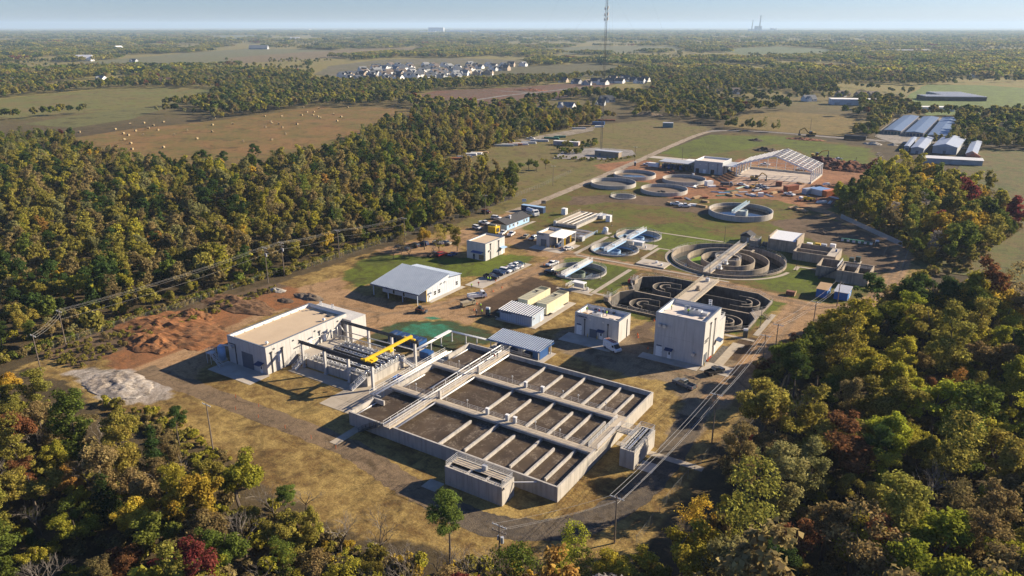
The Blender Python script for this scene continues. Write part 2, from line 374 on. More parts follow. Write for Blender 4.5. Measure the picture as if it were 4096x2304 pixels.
# ---------------------------------------------------------------- ground: one sheet to the horizon, pits cut where tanks are sunk
GT = dict(
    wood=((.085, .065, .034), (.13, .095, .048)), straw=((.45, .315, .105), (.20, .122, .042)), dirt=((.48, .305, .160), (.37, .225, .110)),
    lawn=((.135, .155, .022), (.185, .120, .042)), green=((.150, .190, .018), (.105, .125, .024)), meadow=((.185, .175, .050), (.225, .165, .070)),
    dry=((.30, .22, .105), (.215, .185, .075)), red=((.36, .155, .062), (.24, .125, .060)), dark=((.125, .080, .046), (.085, .055, .034)),
    hydro=((.055, .105, .045), (.085, .080, .032)), turq=((.045, .27, .165), (.050, .15, .075)), gravel=((.56, .50, .43), (.40, .33, .26)), asphalt=((.115, .098, .082), (.075, .066, .060)),
    build=((.42, .205, .100), (.28, .135, .070)), brown=((.20, .135, .085), (.15, .105, .062)), grroad=((.47, .38, .28), (.40, .31, .22)), far=((.25, .245, .075), (.32, .235, .085)))
def _tank_oct():
    # oxidation ditch outline, two race-tracks side by side
    return [(-97.6, 208.5), (-93.5, 204.2), (-56.4, 203.4), (-51.6, 208.5), (-51.6, 217.5), (-54.6, 222.6), (-51.6, 227.6), (-51.6, 236.2), (-57.5, 241.6), (-91.5, 241.8), (-97.6, 237), (-97.6, 228), (-94.4, 222.6), (-97.6, 217.8)]
def _circ(cx, cy, r, n=48): return [(cx + r * math.cos(2 * math.pi * i / n), cy + r * math.sin(2 * math.pi * i / n)) for i in range(n)]
HOLES = [_tank_oct(), _circ(-78.3, 274.2, 21.2), _circ(-120, 231.5, 10.0), _circ(-121, 264, 9.5), _circ(-121, 287.5, 9.5), _circ(-159.7, 355.8, 6.5)]
def inpoly(X, Y, poly):
    ins = np.zeros(X.shape, bool); n = len(poly)
    for i in range(n):
        (xa, ya), (xb, yb) = poly[i], poly[(i + 1) % n]
        if ya == yb: continue
        c = ((ya > Y) != (yb > Y)) & (X < (xb - xa) * (Y - ya) / (yb - ya) + xa); ins ^= c
    return ins
def linedist(X, Y, pts):
    d = np.full(X.shape, 1e9)
    for (xa, ya), (xb, yb) in zip(pts[:-1], pts[1:]):
        L2 = (xb - xa) ** 2 + (yb - ya) ** 2 + 1e-9
        t = np.clip(((X - xa) * (xb - xa) + (Y - ya) * (yb - ya)) / L2, 0, 1)
        d = np.minimum(d, np.hypot(X - xa - t * (xb - xa), Y - ya - t * (yb - ya)))
    return d
def smooth_line(pts, k=2):
    for _ in range(k):
        q = [pts[0]]
        for a, b in zip(pts[:-1], pts[1:]):
            q += [(a[0] * .75 + b[0] * .25, a[1] * .75 + b[1] * .25), (a[0] * .25 + b[0] * .75, a[1] * .25 + b[1] * .75)]
        pts = q + [pts[-1]]
    return pts
def grow(start, step, end, k):
    out = []; v = start
    while abs(v - start) < abs(end - start):
        step *= k; v += step; out.append(v)
    return out
xs = np.array(sorted(set(list(np.arange(-262, 12.1, 1.15)) + [round(v, 3) for v in grow(-262, -1.15, -26000, 1.05)] + [round(v, 3) for v in grow(12.2, 1.15, 22000, 1.06)])))
ys = np.array(sorted(set(list(np.arange(62, 392, 1.15)) + [round(v, 3) for v in grow(62, -1.15, -6000, 1.12)] + [round(v, 3) for v in grow(391.5, 1.3, 30000, 1.035)])))
NX, NY = len(xs), len(ys)
GXX, GYY = np.meshgrid(xs, ys, indexing='ij')
cell = np.ones((NX - 1, NY - 1), bool); extra_v = []; extra_f = []
for hole in HOLES:
    hx = [p[0] for p in hole]; hy = [p[1] for p in hole]
    i0 = np.searchsorted(xs, min(hx)) - 2; i1 = np.searchsorted(xs, max(hx)) + 1; j0 = np.searchsorted(ys, min(hy)) - 2; j1 = np.searchsorted(ys, max(hy)) + 1
    cell[i0:i1, j0:j1] = False
    per = [(i, j0) for i in range(i0, i1)] + [(i1, j) for j in range(j0, j1)] + [(i, j1) for i in range(i1, i0, -1)] + [(i0, j) for j in range(j1, j0, -1)]
    pts = [(xs[i], ys[j]) for i, j in per]; n0 = len(pts); pts += list(hole)
    edges = [(k, (k + 1) % n0) for k in range(n0)] + [(n0 + k, n0 + (k + 1) % len(hole)) for k in range(len(hole))]
    sub_x, sub_y = np.meshgrid(xs[i0 + 1:i1], ys[j0 + 1:j1], indexing='ij'); sub_x, sub_y = sub_x.ravel(), sub_y.ravel()
    keep = ~inpoly(sub_x, sub_y, hole) & (linedist(sub_x, sub_y, list(hole) + [hole[0]]) > .5)
    pts += list(zip(sub_x[keep], sub_y[keep]))
    r = geometry.delaunay_2d_cdt([Vector(p) for p in pts], edges, [], 0, 1e-5)
    fv = np.array([(p.x, p.y) for p in r[0]]); tri = [f for f in r[2] if len(f) == 3]
    cx_ = fv[np.array(tri)].mean(1); ok = ~inpoly(cx_[:, 0], cx_[:, 1], hole)
    b = len(extra_v); extra_v += [(p[0], p[1]) for p in fv]
    extra_f += [tuple(i + b for i in t) for t, k in zip(tri, ok) if k]
VX = np.concatenate([GXX.ravel(), np.array([p[0] for p in extra_v])]); VY = np.concatenate([GYY.ravel(), np.array([p[1] for p in extra_v])])
ii, jj = np.nonzero(cell); q0 = ii * NY + jj
quads = np.stack([q0, q0 + NY, q0 + NY + 1, q0 + 1], 1)
# ragged borders: a smooth wobble of the look-up position
def wob(X, Y, s, k): return (np.sin(X * s * 1.0 + 1.3 * k) * np.cos(Y * s * .83 + 2.1 * k) + .6 * np.sin(X * s * 2.3 - Y * s * 1.9 + k) + .4 * np.sin(X * s * 4.7 + Y * s * 4.1 + 2 * k)) / 2
WX = VX + 1.5 * wob(VX, VY, .23, 1) ; WY = VY + 1.5 * wob(VX, VY, .23, 2)
ROAD_NEAR = smooth_line([z1(-600, 700), z1(-200, 850), z1(0, 930), z1(600, 1150), z1(1160, 1365), zn(100, 590), zn(250, 690), zn(420, 800), zn(560, 880), zn(850, 1040), zn(1100, 1105), zn(1450, 1125), zn(1750, 1060), zn(2050, 880), zn(2280, 640), zn(2420, 400), zn(2470, 300)], 3)
ROAD_EAST = smooth_line([D(1800, 1010), D(1860, 950), D(1905, 900), D(1950, 845), D(1985, 800), D(2005, 770)], 2)
ROAD_SITE = smooth_line([D(1410, 632), D(1470, 645), D(1560, 663), D(1750, 697), D(1900, 733), D(2010, 764), D(2100, 775), D(2180, 768), D(2225, 735), D(2255, 690), D(2275, 650), D(2262, 615), D(2180, 575), D(2100, 545), D(2040, 515)], 2)
ROAD_MAIN = smooth_line([D(1280, 535), D(1340, 515), D(1450, 470), D(1560, 425), D(1700, 362), D(1760, 337), D(1800, 328)], 2)
ROAD_FAR = smooth_line([D(1780, 331), D(1830, 327), D(1960, 333), D(2100, 346), D(2280, 358), D(2420, 373), D(2600, 385), D(2800, 400)], 2)
GROUND_OPS = [
    ('poly', DP([(-300, 1100), (100, 900), (420, 800), (700, 715), (870, 655), (1010, 612), (1140, 570), (1300, 505), (1500, 430), (2200, 400), (2350, 640), (2300, 760), (2050, 800), (1930, 930), (1820, 1100), (1700, 1280), (1600, 1420), (900, 1420), (300, 1250), (-100, 1200)]), 'straw'),
    ('poly', DP([(1130, 572), (1300, 492), (1290, 440), (1190, 420), (1050, 408), (1200, 372), (1400, 325), (1640, 300), (1790, 322), (1770, 335), (1560, 420), (1450, 466), (1330, 512), (1180, 572)]), 'meadow'),
    ('poly', DP([(1290, 560), (1340, 520), (1480, 455), (1560, 430), (1700, 370), (1830, 335), (2000, 342), (2190, 372), (2240, 420), (2150, 470), (2110, 560), (2280, 640), (2290, 690), (2200, 770), (2000, 760), (1900, 740), (1640, 690), (1430, 640), (1400, 600), (1300, 570)]), 'lawn'),
    ('poly', DP([(1660, 385), (1780, 340), (1950, 342), (2190, 375), (2180, 412), (2060, 398), (1960, 362), (1850, 378), (1720, 398)]), 'green'),
    ('poly', DP([(1500, 465), (1560, 500), (1700, 520), (1800, 540), (1950, 580), (1800, 590), (1600, 570), (1420, 540), (1380, 505), (1460, 470)]), 'lawn'),
    ('poly', DP([(1560, 575), (1700, 560), (1860, 590), (1870, 630), (1700, 640), (1560, 610)]), 'green'),
    ('poly', DP([(1930, 560), (2060, 540), (2250, 610), (2280, 650), (2200, 700), (2130, 640), (2030, 600)]), 'brown'),
    ('poly', DP([(1860, 690), (1980, 660), (2060, 690), (2060, 740), (1960, 735)]), 'green'),
    ('poly', DP([(860, 700), (900, 655), (960, 640), (1060, 645), (1170, 650), (1260, 640), (1345, 645), (1325, 665), (1260, 692), (1150, 700), (1000, 690), (900, 725)]), 'green'),
    ('poly', DP([(1370, 690), (1400, 652), (1480, 645), (1600, 680), (1590, 700), (1540, 740), (1480, 735), (1400, 700)]), 'green'),
    ('poly', DP([(1530, 725), (1540, 760), (1650, 800), (1640, 815), (1500, 760)]), 'lawn'),
    ('poly', DP([(1790, 840), (1890, 835), (1975, 760), (1950, 735), (1870, 800)]), 'green'),
    ('poly', DP([(1440, 495), (1560, 488), (1700, 500), (1800, 525), (1790, 540), (1600, 520), (1430, 515)]), 'brown'),
    ('poly', DP([(1455, 520), (1520, 508), (1680, 520), (1740, 545), (1690, 552), (1560, 530)]), 'lawn'),
    ('poly', DP([(1490, 415), (1620, 400), (1700, 430), (1790, 440), (1860, 400), (2090, 400), (2190, 420), (2180, 460), (2130, 500), (2060, 535), (2000, 515), (1930, 500), (1780, 500), (1700, 505), (1650, 485), (1700, 470), (1560, 450)]), 'build'),
    ('poly', DP([(1830, 430), (1890, 412), (2070, 440), (2020, 470), (1850, 455)]), 'dirt'),
    ('poly', DP([(1850, 560), (1980, 590), (1900, 600), (1760, 590)]), 'lawn'),
    ('poly', DP([(600, 760), (700, 735), (860, 695), (870, 728), (940, 745), (1050, 772), (1200, 735), (1350, 662), (1410, 640), (1420, 650), (1370, 692), (1240, 765), (1200, 795), (1190, 818), (1100, 802), (1000, 812), (925, 845), (900, 810), (780, 765), (680, 790), (560, 850), (480, 960), (420, 950), (560, 830)]), 'dirt'),
    ('poly', DP([(940, 630), (1010, 612), (1140, 590), (1180, 572), (1290, 532), (1330, 525), (1310, 560), (1320, 585), (1360, 600), (1450, 640), (1400, 652), (1340, 640), (1260, 605), (1170, 615), (1150, 645), (1020, 645)]), 'dirt'),
    ('poly', DP([(1190, 780), (1300, 703), (1345, 697), (1445, 735), (1420, 745), (1260, 800), (1210, 800)]), 'dark'),
    ('poly', DP([(250, 860), (420, 800), (700, 715), (800, 745), (760, 770), (640, 790), (560, 830), (470, 900), (400, 940), (300, 930), (240, 890)]), 'red'),
    ('poly', DP([(100, 890), (260, 830), (500, 765), (700, 708), (720, 722), (600, 765), (420, 820), (280, 890), (180, 930)]), 'brown'),
    ('poly', DP([(300, 940), (400, 905), (560, 840), (600, 850), (500, 930), (440, 960), (380, 960)]), 'dirt'),
    ('poly', DP([(165, 935), (240, 925), (330, 930), (420, 955), (445, 975), (430, 1000), (380, 1015), (290, 1020), (230, 985), (190, 955)]), 'gravel'),
    ('poly', DP([(925, 852), (960, 825), (1000, 813), (1120, 806), (1190, 822), (1245, 840), (1240, 865), (1150, 872), (1130, 905), (1075, 910), (1020, 880), (960, 868)]), 'hydro'),
    ('poly', DP([(1010, 826), (1060, 815), (1120, 815), (1150, 826), (1120, 842), (1060, 846), (1020, 840)]), 'turq'),
    ('poly', DP([(1070, 798), (1085, 794), (1110, 800), (1090, 806)]), 'turq'),
    ('poly', DP([(1390, 840), (1500, 800), (1570, 830), (1640, 860), (1640, 890), (1760, 905), (1860, 930), (1780, 955), (1650, 960), (1500, 920), (1400, 880)]), 'asphalt2'),
    ('poly', DP([(1650, 880), (1820, 905), (1890, 895), (1870, 960), (1790, 1000), (1720, 1010), (1660, 960)]), 'asphalt2'),
    ('poly', DP([(1830, 870), (1860, 850), (1920, 850), (1950, 870), (1900, 910), (1840, 905)]), 'dark'),
    ('poly', DP([(1580, 850), (1600, 820), (1640, 800), (1650, 850), (1640, 880)]), 'brown'),
    ('poly', DP([(1960, 800), (2030, 770), (2080, 775), (2040, 830), (1990, 850), (1950, 900), (1920, 930), (1900, 910)]), 'dirt'),
    ('line', smooth_line([zn(2400, 430), zn(2530, 190), D(1850, 955), D(1900, 905)], 2), 7, 'asphalt2'),
    ('line', ROAD_SITE, 6.5, 'dirt'), ('line', ROAD_EAST, 7.5, 'dirt'),
    ('line', smooth_line([D(1420, 645), D(1380, 672), D(1300, 715), D(1180, 765), D(1080, 785), D(960, 790), D(860, 770)], 2), 1.4, 'rut'), ('line', smooth_line([D(1400, 640), D(1350, 672), D(1270, 712), D(1160, 752), D(1050, 780), D(900, 800), D(760, 880), D(640, 940)], 2), 1.4, 'rut'), ('line', smooth_line([D(1020, 625), D(1120, 605), D(1200, 585), D(1290, 545)], 2), 1.3, 'rut'), ('line', [(p[0] + 1.1, p[1] + .5) for p in ROAD_SITE], 1.3, 'rut'), ('line', [(p[0] - 1.1, p[1] - .5) for p in ROAD_SITE], 1.3, 'rut'), ('line', [(p[0] + 1.3, p[1]) for p in ROAD_EAST], 1.3, 'rut'), ('line', smooth_line([D(1560, 880), D(1640, 900), D(1720, 940), D(1790, 960), D(1850, 940)], 2), 1.3, 'rut'),
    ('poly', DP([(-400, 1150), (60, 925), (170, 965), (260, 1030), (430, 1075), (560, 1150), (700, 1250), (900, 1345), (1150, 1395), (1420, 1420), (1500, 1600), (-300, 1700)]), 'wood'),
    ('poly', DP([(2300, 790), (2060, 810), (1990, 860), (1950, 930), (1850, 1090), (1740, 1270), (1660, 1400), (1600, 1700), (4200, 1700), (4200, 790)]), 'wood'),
]
GT['asphalt2'] = ((.33, .245, .150), (.24, .18, .115)); GT['rut'] = ((.27, .18, .105), (.37, .25, .145))
def site_colors(X, Y, WX, WY):
    dist = np.hypot(X, Y)
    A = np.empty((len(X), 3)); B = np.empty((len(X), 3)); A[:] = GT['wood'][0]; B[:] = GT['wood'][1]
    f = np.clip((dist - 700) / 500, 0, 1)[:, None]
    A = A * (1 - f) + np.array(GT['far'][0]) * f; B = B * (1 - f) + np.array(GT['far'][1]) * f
    for op in GROUND_OPS:
        if op[0] == 'poly':
            xs_ = [p[0] for p in op[1]]; ys_ = [p[1] for p in op[1]]
            sel = np.nonzero((WX > min(xs_)) & (WX < max(xs_)) & (WY > min(ys_)) & (WY < max(ys_)))[0]
            m = inpoly(WX[sel], WY[sel], op[1])
        else:
            xs_ = [p[0] for p in op[1]]; ys_ = [p[1] for p in op[1]]; w = op[2]
            sel = np.nonzero((X > min(xs_) - w) & (X < max(xs_) + w) & (Y > min(ys_) - w) & (Y < max(ys_) + w))[0]
            m = linedist(X[sel] * .7 + WX[sel] * .3, Y[sel] * .7 + WY[sel] * .3, op[1]) < w / 2
        A[sel[m]] = GT[op[3 if op[0] == 'line' else 2]][0]; B[sel[m]] = GT[op[3 if op[0] == 'line' else 2]][1]
    return A, B
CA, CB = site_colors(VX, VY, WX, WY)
gm = bpy.data.meshes.new('ground'); nv = len(VX); nq = len(quads); nt_ = len(extra_f)
gm.vertices.add(nv); co = np.zeros((nv, 3)); co[:, 0] = VX; co[:, 1] = VY; gm.vertices.foreach_set('co', co.ravel())
gm.loops.add(nq * 4 + nt_ * 3); li = np.concatenate([quads.ravel(), (np.array(extra_f) + NX * NY).ravel()]); gm.loops.foreach_set('vertex_index', li.astype(np.int32))
gm.polygons.add(nq + nt_); gm.polygons.foreach_set('loop_start', np.concatenate([np.arange(nq) * 4, nq * 4 + np.arange(nt_) * 3]).astype(np.int32))
gm.update(calc_edges=True); gm.validate()
for nm, arr in (('soil_a', CA), ('soil_b', CB)):
    at = gm.attributes.new(nm, 'FLOAT_COLOR', 'POINT'); at.data.foreach_set('color', np.concatenate([arr, np.ones((nv, 1))], 1).astype(np.float32).ravel())
def ground_material(name, a=None, b=None, s=1.0):
    m = bpy.data.materials.new(name); nt, N, L = nodes_of(m); bs = N['Principled BSDF']; bs.inputs['Roughness'].default_value = .97; bs.inputs['Specular IOR Level'].default_value = .15
    p = wpos(nt)
    if a is None:
        na = N.new('ShaderNodeAttribute'); na.attribute_name = 'soil_a'; nb = N.new('ShaderNodeAttribute'); nb.attribute_name = 'soil_b'; a, b = na.outputs[0], nb.outputs[0]
    n1 = noise(nt, p, .055 * s, 6, .62, ramp=(.36, .64), dist=.6); n2 = noise(nt, p, .45 * s, 5, .65, ramp=(.3, .7), dist=.4); n3 = noise(nt, p, 2.6 * s, 3, .6, ramp=(.3, .75))
    mm = N.new('ShaderNodeMath'); mm.operation = 'MULTIPLY_ADD'; L.new(n2, mm.inputs[0]); mm.inputs[1].default_value = .55; mm.inputs[2].default_value = 0
    m2 = N.new('ShaderNodeMath'); m2.operation = 'MULTIPLY_ADD'; L.new(n1, m2.inputs[0]); m2.inputs[1].default_value = .45; L.new(mm.outputs[0], m2.inputs[2])
    m3 = N.new('ShaderNodeMapRange'); m3.inputs[1].default_value = .28; m3.inputs[2].default_value = .72; L.new(m2.outputs[0], m3.inputs[0])
    col = mixrgb(nt, m3.outputs[0], a, b)
    col = mixrgb(nt, .5, col, mixrgb(nt, 1.0, col, n3, 'MULTIPLY'))
    dk = noise(nt, p, .13 * s, 9, .74, ramp=(.50, .66), dist=1.6)
    col = mixrgb(nt, dk, col, mixrgb(nt, .68, col, (.035, .024, .012)))
    st = noise(nt, wpos(nt, (.9 * s, .12 * s, 1)), 1.0, 6, .7, ramp=(.5, .78), dist=.8)
    col = mixrgb(nt, st, col, mixrgb(nt, .42, col, (.05, .036, .018)))
    lt_ = noise(nt, p, .3 * s, 8, .75, ramp=(.58, .8), dist=1.0)
    col = mixrgb(nt, lt_, col, mixrgb(nt, .8, col, mixrgb(nt, 1.0, col, (1.5, 1.45, 1.35), 'MULTIPLY')))
    L.new(col, bs.inputs['Base Color'])
    L.new(bump(nt, noise(nt, p, 1.7 * s, 5, .7), .55, .25), bs.inputs['Normal'])
    return m
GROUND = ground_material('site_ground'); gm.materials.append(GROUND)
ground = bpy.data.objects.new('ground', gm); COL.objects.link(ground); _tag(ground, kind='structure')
# roads: thin sheets with uneven edges
def road(name, pts, w, mat, z, uneven=.5, label=None):
    mb = MB(); P = [Vector((x, y, 0)) for x, y in pts]; rr = random.Random(len(pts))
    fine = [P[0]]
    for a, b in zip(P[:-1], P[1:]):
        n = max(1, int((b - a).length / 2.2)); fine += [a.lerp(b, (i + 1) / n) for i in range(n)]
    v = []
    for i, p in enumerate(fine):
        d = (fine[min(i + 1, len(fine) - 1)] - fine[max(i - 1, 0)]).normalized(); nrm = Vector((-d.y, d.x, 0))
        for s_ in (1, -1): 
            q = p + nrm * s_ * (w / 2 + rr.uniform(-uneven, uneven) * .5); v.append((q.x, q.y, z))
    mb.add(v, [(2 * i, 2 * i + 1, 2 * i + 3, 2 * i + 2) for i in range(len(fine) - 1)])
    return mb.build(name, mat, None, label=label, kind='structure')
ASPH = ground_material('dusty_asphalt', (.105, .088, .072), (.19, .15, .105), 2.0)
GRAVELROAD = ground_material('gravel_road', (.50, .41, .31), (.40, .32, .23), 2.0)
PAVED = ground_material('pale_paving', (.36, .33, .30), (.28, .26, .24), 1.0)
k_ = int(len(ROAD_NEAR) * .52)
DUSTY = ground_material('dusty_track', (.30, .21, .125), (.20, .145, .09), 2.0)
road('road', ROAD_NEAR[:k_ + 1], 6.0, DUSTY, .012, .9); road('road', ROAD_NEAR[k_:], 6.2, ASPH, .013, .7); road('road', ROAD_MAIN, 5.2, GRAVELROAD, .014, .6); road('road', ROAD_FAR, 7, PAVED, .016, .2)
# far fields, lying between the woods
def field(name, pts, a, b, z, s=.5):
    P = [Vector(D(*p)) for p in pts]; rr = random.Random(int(abs(P[0].x))); out = []
    for i in range(len(P)):
        p, q = P[i], P[(i + 1) % len(P)]; n = max(2, int((q - p).length / 25))
        for k in range(min(n, 14)): out.append(p.lerp(q, k / min(n, 14)) + Vector((rr.uniform(-1, 1), rr.uniform(-1, 1))) * min(4, (q - p).length * .01))
    mb = MB(); mb.add([(p.x, p.y, z) for p in out], [tuple(range(len(out)))])
    return mb.build(name, ground_material(name + '_grass', a, b, s), None, kind='structure')
FIELDS = dict(
    hay_field=[(150, 352), (330, 325), (560, 302), (800, 268), (1060, 272), (1000, 310), (900, 352), (830, 395), (600, 440), (440, 430), (250, 400)],
    pasture=[(-60, 290), (-40, 255), (60, 243), (280, 222), (560, 223), (520, 252), (380, 275), (150, 287), (60, 300)],
    pasture_strip=[(60, 312), (180, 292), (330, 272), (420, 270), (330, 300), (180, 322)],
    far_pasture=[(200, 157), (330, 146), (480, 133), (620, 122), (760, 124), (900, 128), (900, 136), (640, 152), (420, 163), (230, 168)],
    brown_field=[(560, 147), (720, 134), (880, 124), (1060, 119), (1080, 127), (900, 140), (700, 154), (600, 160)],
    subdivision_field=[(1120, 185), (1290, 168), (1480, 160), (1620, 170), (1520, 190), (1380, 200), (1250, 198)],
    subdivision_ground=[(790, 188), (830, 166), (960, 150), (1150, 146), (1320, 152), (1300, 172), (1130, 190), (900, 200)],
    cleared_ground=[(1010, 250), (1100, 228), (1300, 220), (1480, 205), (1560, 208), (1460, 240), (1330, 262), (1220, 275), (1090, 262)],
    far_meadow=[(1360, 124), (1480, 116), (1700, 117), (1720, 127), (1600, 133), (1420, 136)],
    distant_field=[(500, 92), (640, 89), (660, 95), (560, 99)],
    right_pasture=[(1800, 124), (1960, 117), (2100, 124), (2070, 133), (1870, 138)],
    mown_field=[(1820, 318), (1870, 290), (1960, 281), (2110, 290), (2190, 305), (2180, 330), (2120, 343), (1990, 335)],
    east_field=[(2440, 372), (2576, 378), (2800, 390), (2900, 720), (2576, 715), (2330, 680), (2290, 660), (2420, 620), (2540, 560), (2500, 480), (2400, 440)],
    back_lot=[(2260, 262), (2330, 213), (2480, 215), (2576, 222), (2700, 250), (2600, 285), (2480, 290), (2330, 290)],
    storage_lot=[(2200, 345), (2250, 300), (2400, 295), (2410, 330), (2380, 360), (2250, 362)],
    roadside_lot=[(1300, 352), (1420, 330), (1500, 318), (1490, 330), (1400, 348), (1330, 362)],
    mast_yard=[(1390, 400), (1420, 378), (1500, 372), (1590, 378), (1600, 390), (1520, 402)])
FC = dict(hay_field=((.29, .165, .062), (.19, .155, .045)), pasture=((.185, .20, .055), (.23, .18, .065)), pasture_strip=((.19, .18, .065), (.17, .17, .06)),
    far_pasture=((.19, .21, .10), (.22, .19, .10)), brown_field=((.27, .205, .11), (.22, .17, .09)), subdivision_field=((.17, .155, .075), (.14, .13, .06)),
    subdivision_ground=((.15, .15, .07), (.24, .20, .14)), cleared_ground=((.22, .115, .075), (.17, .12, .08)), far_meadow=((.20, .22, .11), (.19, .17, .09)), distant_field=((.23, .25, .15), (.2, .2, .12)),
    right_pasture=((.18, .22, .10), (.16, .18, .08)), mown_field=((.28, .195, .065), (.20, .16, .05)), east_field=((.125, .145, .040), (.19, .14, .055)), back_lot=((.20, .27, .07), (.15, .19, .06)),
    storage_lot=((.40, .36, .31), (.31, .28, .24)), roadside_lot=((.40, .35, .29), (.28, .23, .16)), mast_yard=((.42, .39, .36), (.33, .30, .27)))
for i, (nm, pts) in enumerate(FIELDS.items()): field('field' if 'lot' not in nm and 'yard' not in nm and 'ground' not in nm else 'ground_patch', pts, *FC[nm], .03 + .012 * i, .5 if i < 11 else 1.0)
# ---------------------------------------------------------------- aeration basin
BX0, BX1, BY0, BY1, BZ = -111.2, -57.4, 104.9, 150.8, 3.3
bas = thing('aeration_basin', 'large open concrete basin of brown water with rows of white baffle walls and walkways', 'basin', ((BX0 + BX1) / 2, (BY0 + BY1) / 2, 0))
def conc_box(name, x0, y0, za, x1, y1, zb, parent, mat=None, **k): return MB().box(x0, y0, za, x1, y1, zb).build(name, mat or CONC, parent, **k)
T = .4
conc_box('outer_wall', BX0, BY0, 0, BX1, BY0 + T, BZ, bas); conc_box('outer_wall', BX0, BY1 - T, 0, BX1, BY1, BZ, bas)
conc_box('outer_wall', BX1 - T, BY0 + T, 0, BX1, BY1 - T, BZ - .004, bas)
for ya, yb in ((BY0 + T, 113.2), (120.9, 134.2), (141.2, BY1 - T)): conc_box('outer_wall', BX0, ya, 0, BX0 + T, yb, BZ - .004, bas)
conc_box('outer_wall', BX0 + 1.4, 113.2, 0, BX0 + 1.8, 120.9, 1.0, bas); conc_box('wall_stub', BX0 + T, 112.8, 0, -107.9, 113.2, BZ, bas)
conc_box('basin_floor', BX0 + T, BY0 + T, .02, BX1 - T, BY1 - T, .3, bas)
wy = 2.15
MB().add([(BX0 + T, BY0 + T, wy), (BX1 - T, BY0 + T, wy), (BX1 - T, BY1 - T, wy), (BX0 + T, BY1 - T, wy)], [(0, 1, 2, 3)]).build('water', BROWNW, bas)
LY = (119.9, 135.5)                       # divider walkways along x
for y in LY:
    conc_box('divider_wall', BX0 + T, y - .25, 0, BX1 - T, y + .25, BZ - .28, bas)
    wk = conc_box('walkway', BX0 - .2, y - .7, BZ - .276, BX1 - T - .02, y + .95, BZ - .03, bas, DECK)
    for i in range(1, 27):
        x = BX0 + i * 2.0; MB().box(x - .03, y - .705, BZ - .05, x + .03, y + .955, BZ - .022).build('deck_joint', CONCOLD, wk)
    railing(bas, [(BX0, y + .85, BZ), (BX1 - 1, y + .85, BZ)], 1.1, 3, 2.2, .03)
    MB().tube((BX0, y - .9, BZ - .1), (BX1 - 1, y - .9, BZ - .1), .07, 8).build('pipe', ALU, bas)
CX0, CX1 = -100.2, -98.3                  # cross walkway along y
conc_box('divider_wall', -99.6, BY0 + T, 0, -99.1, BY1 - T, BZ - .02, bas)
cw = conc_box('cross_walkway', CX0, BY0 - .9, BZ - .016, CX1, BY1 + .6, BZ + .22, bas, DECK)
for i in range(1, 24):
    y = BY0 + i * 2.0; MB().box(CX0 - .004, y - .03, BZ + .2, CX1 + .004, y + .03, BZ + .226).build('deck_joint', CONCOLD, cw)
for x in (CX0 + .1, CX1 - .1): railing(bas, [(x, BY0 - .8, BZ + .22), (x, BY1 + .5, BZ + .22)], 1.15, 2, 2.4, .035, WHITEP)
for k, (x, z, r) in enumerate(((CX0 - .5, BZ + .1, .16), (CX0 - .5, BZ + 1.75, .12), (CX1 + .5, BZ - .25, .2))):
    y0_ = 121 if k == 1 else BY0 + .3
    MB().tube((x, y0_, z), (x, BY1 + .2, z), r, 10).build('air_pipe', WHITEP, bas, smooth=True)
for y in np.arange(122, BY1, 4.8):
    MB().box(CX0 - .55, y - .1, BZ - .2, CX0 - .45, y + .1, BZ + 1.9).box(CX0 - .55, y - .1, BZ + 1.8, CX0 + .05, y + .1, BZ + 1.9).build('pipe_support', STEEL, bas)
for y in (121.2, 136.8): conc_box('pier', CX1 + .05, y - .35, BZ - .1, CX1 + .55, y + .35, BZ + 2.0, bas)
BXS = (-86.4, -80.5, -75.0, -69.4, -65.3, -61.3)
for lane, (ya, yb) in enumerate(((BY0 + T, LY[0] - .25), (LY[0] + .25, LY[1] - .25), (LY[1] + .25, BY1 - T))):
    for i, x in enumerate(BXS):
        low = (i + lane) % 2 == 0 if lane != 1 else i % 2 == 1
        if lane == 2: low = i % 2 == 1
        a, b = (ya + .004, yb - 2.3) if low else (ya + 1.6, yb - .004)
        MB().box(x - .2, a, 0, x + .2, b, BZ - .45 - .05 * (i % 2)).build('baffle_wall', CONC, bas)
# walkway on the end wall
conc_box('end_walkway', BX1 - 1.9, LY[0] + .98, BZ - .2, BX1 + .35, LY[1] - .72, BZ + .02, bas, DECK)
railing(bas, [(BX1 - 1.8, LY[0] + 1, BZ), (BX1 - 1.8, LY[1] - .8, BZ)], 1.1, 3, 2, .04, WHITEP); railing(bas, [(BX1 + .25, LY[0] + 1, BZ), (BX1 + .25, LY[1] - 3.4, BZ)], 1.1, 3, 2, .04, WHITEP)
# gate boxes and control posts on the dividers
for (x, y) in ((-84.5, 121), (-79.2, 121), (-77.2, 121), (-84.2, 136.7), (-79.5, 136.7)):
    g = MB().box(x - .35, y - .3, BZ - .03, x + .35, y + .3, BZ + 1.3).build('gate_housing', STEEL, bas); MB().box(x - .42, y - .36, BZ + 1.3, x + .42, y + .36, BZ + 1.42).build('housing_lid', WHITEP, g)
for (x, y) in ((-90, 121), (-72, 121), (-66, 121), (-88, 136.7), (-74, 136.7), (-70, 136.7), (-63, 136.7), (-105, 121), (-104, 136.7)):
    MB().cyl(x, y, .05, BZ, BZ + 1.9, 6).box(x - .15, y - .12, BZ + 1.6, x + .15, y + .12, BZ + 1.95).build('instrument_post', ALU, bas)
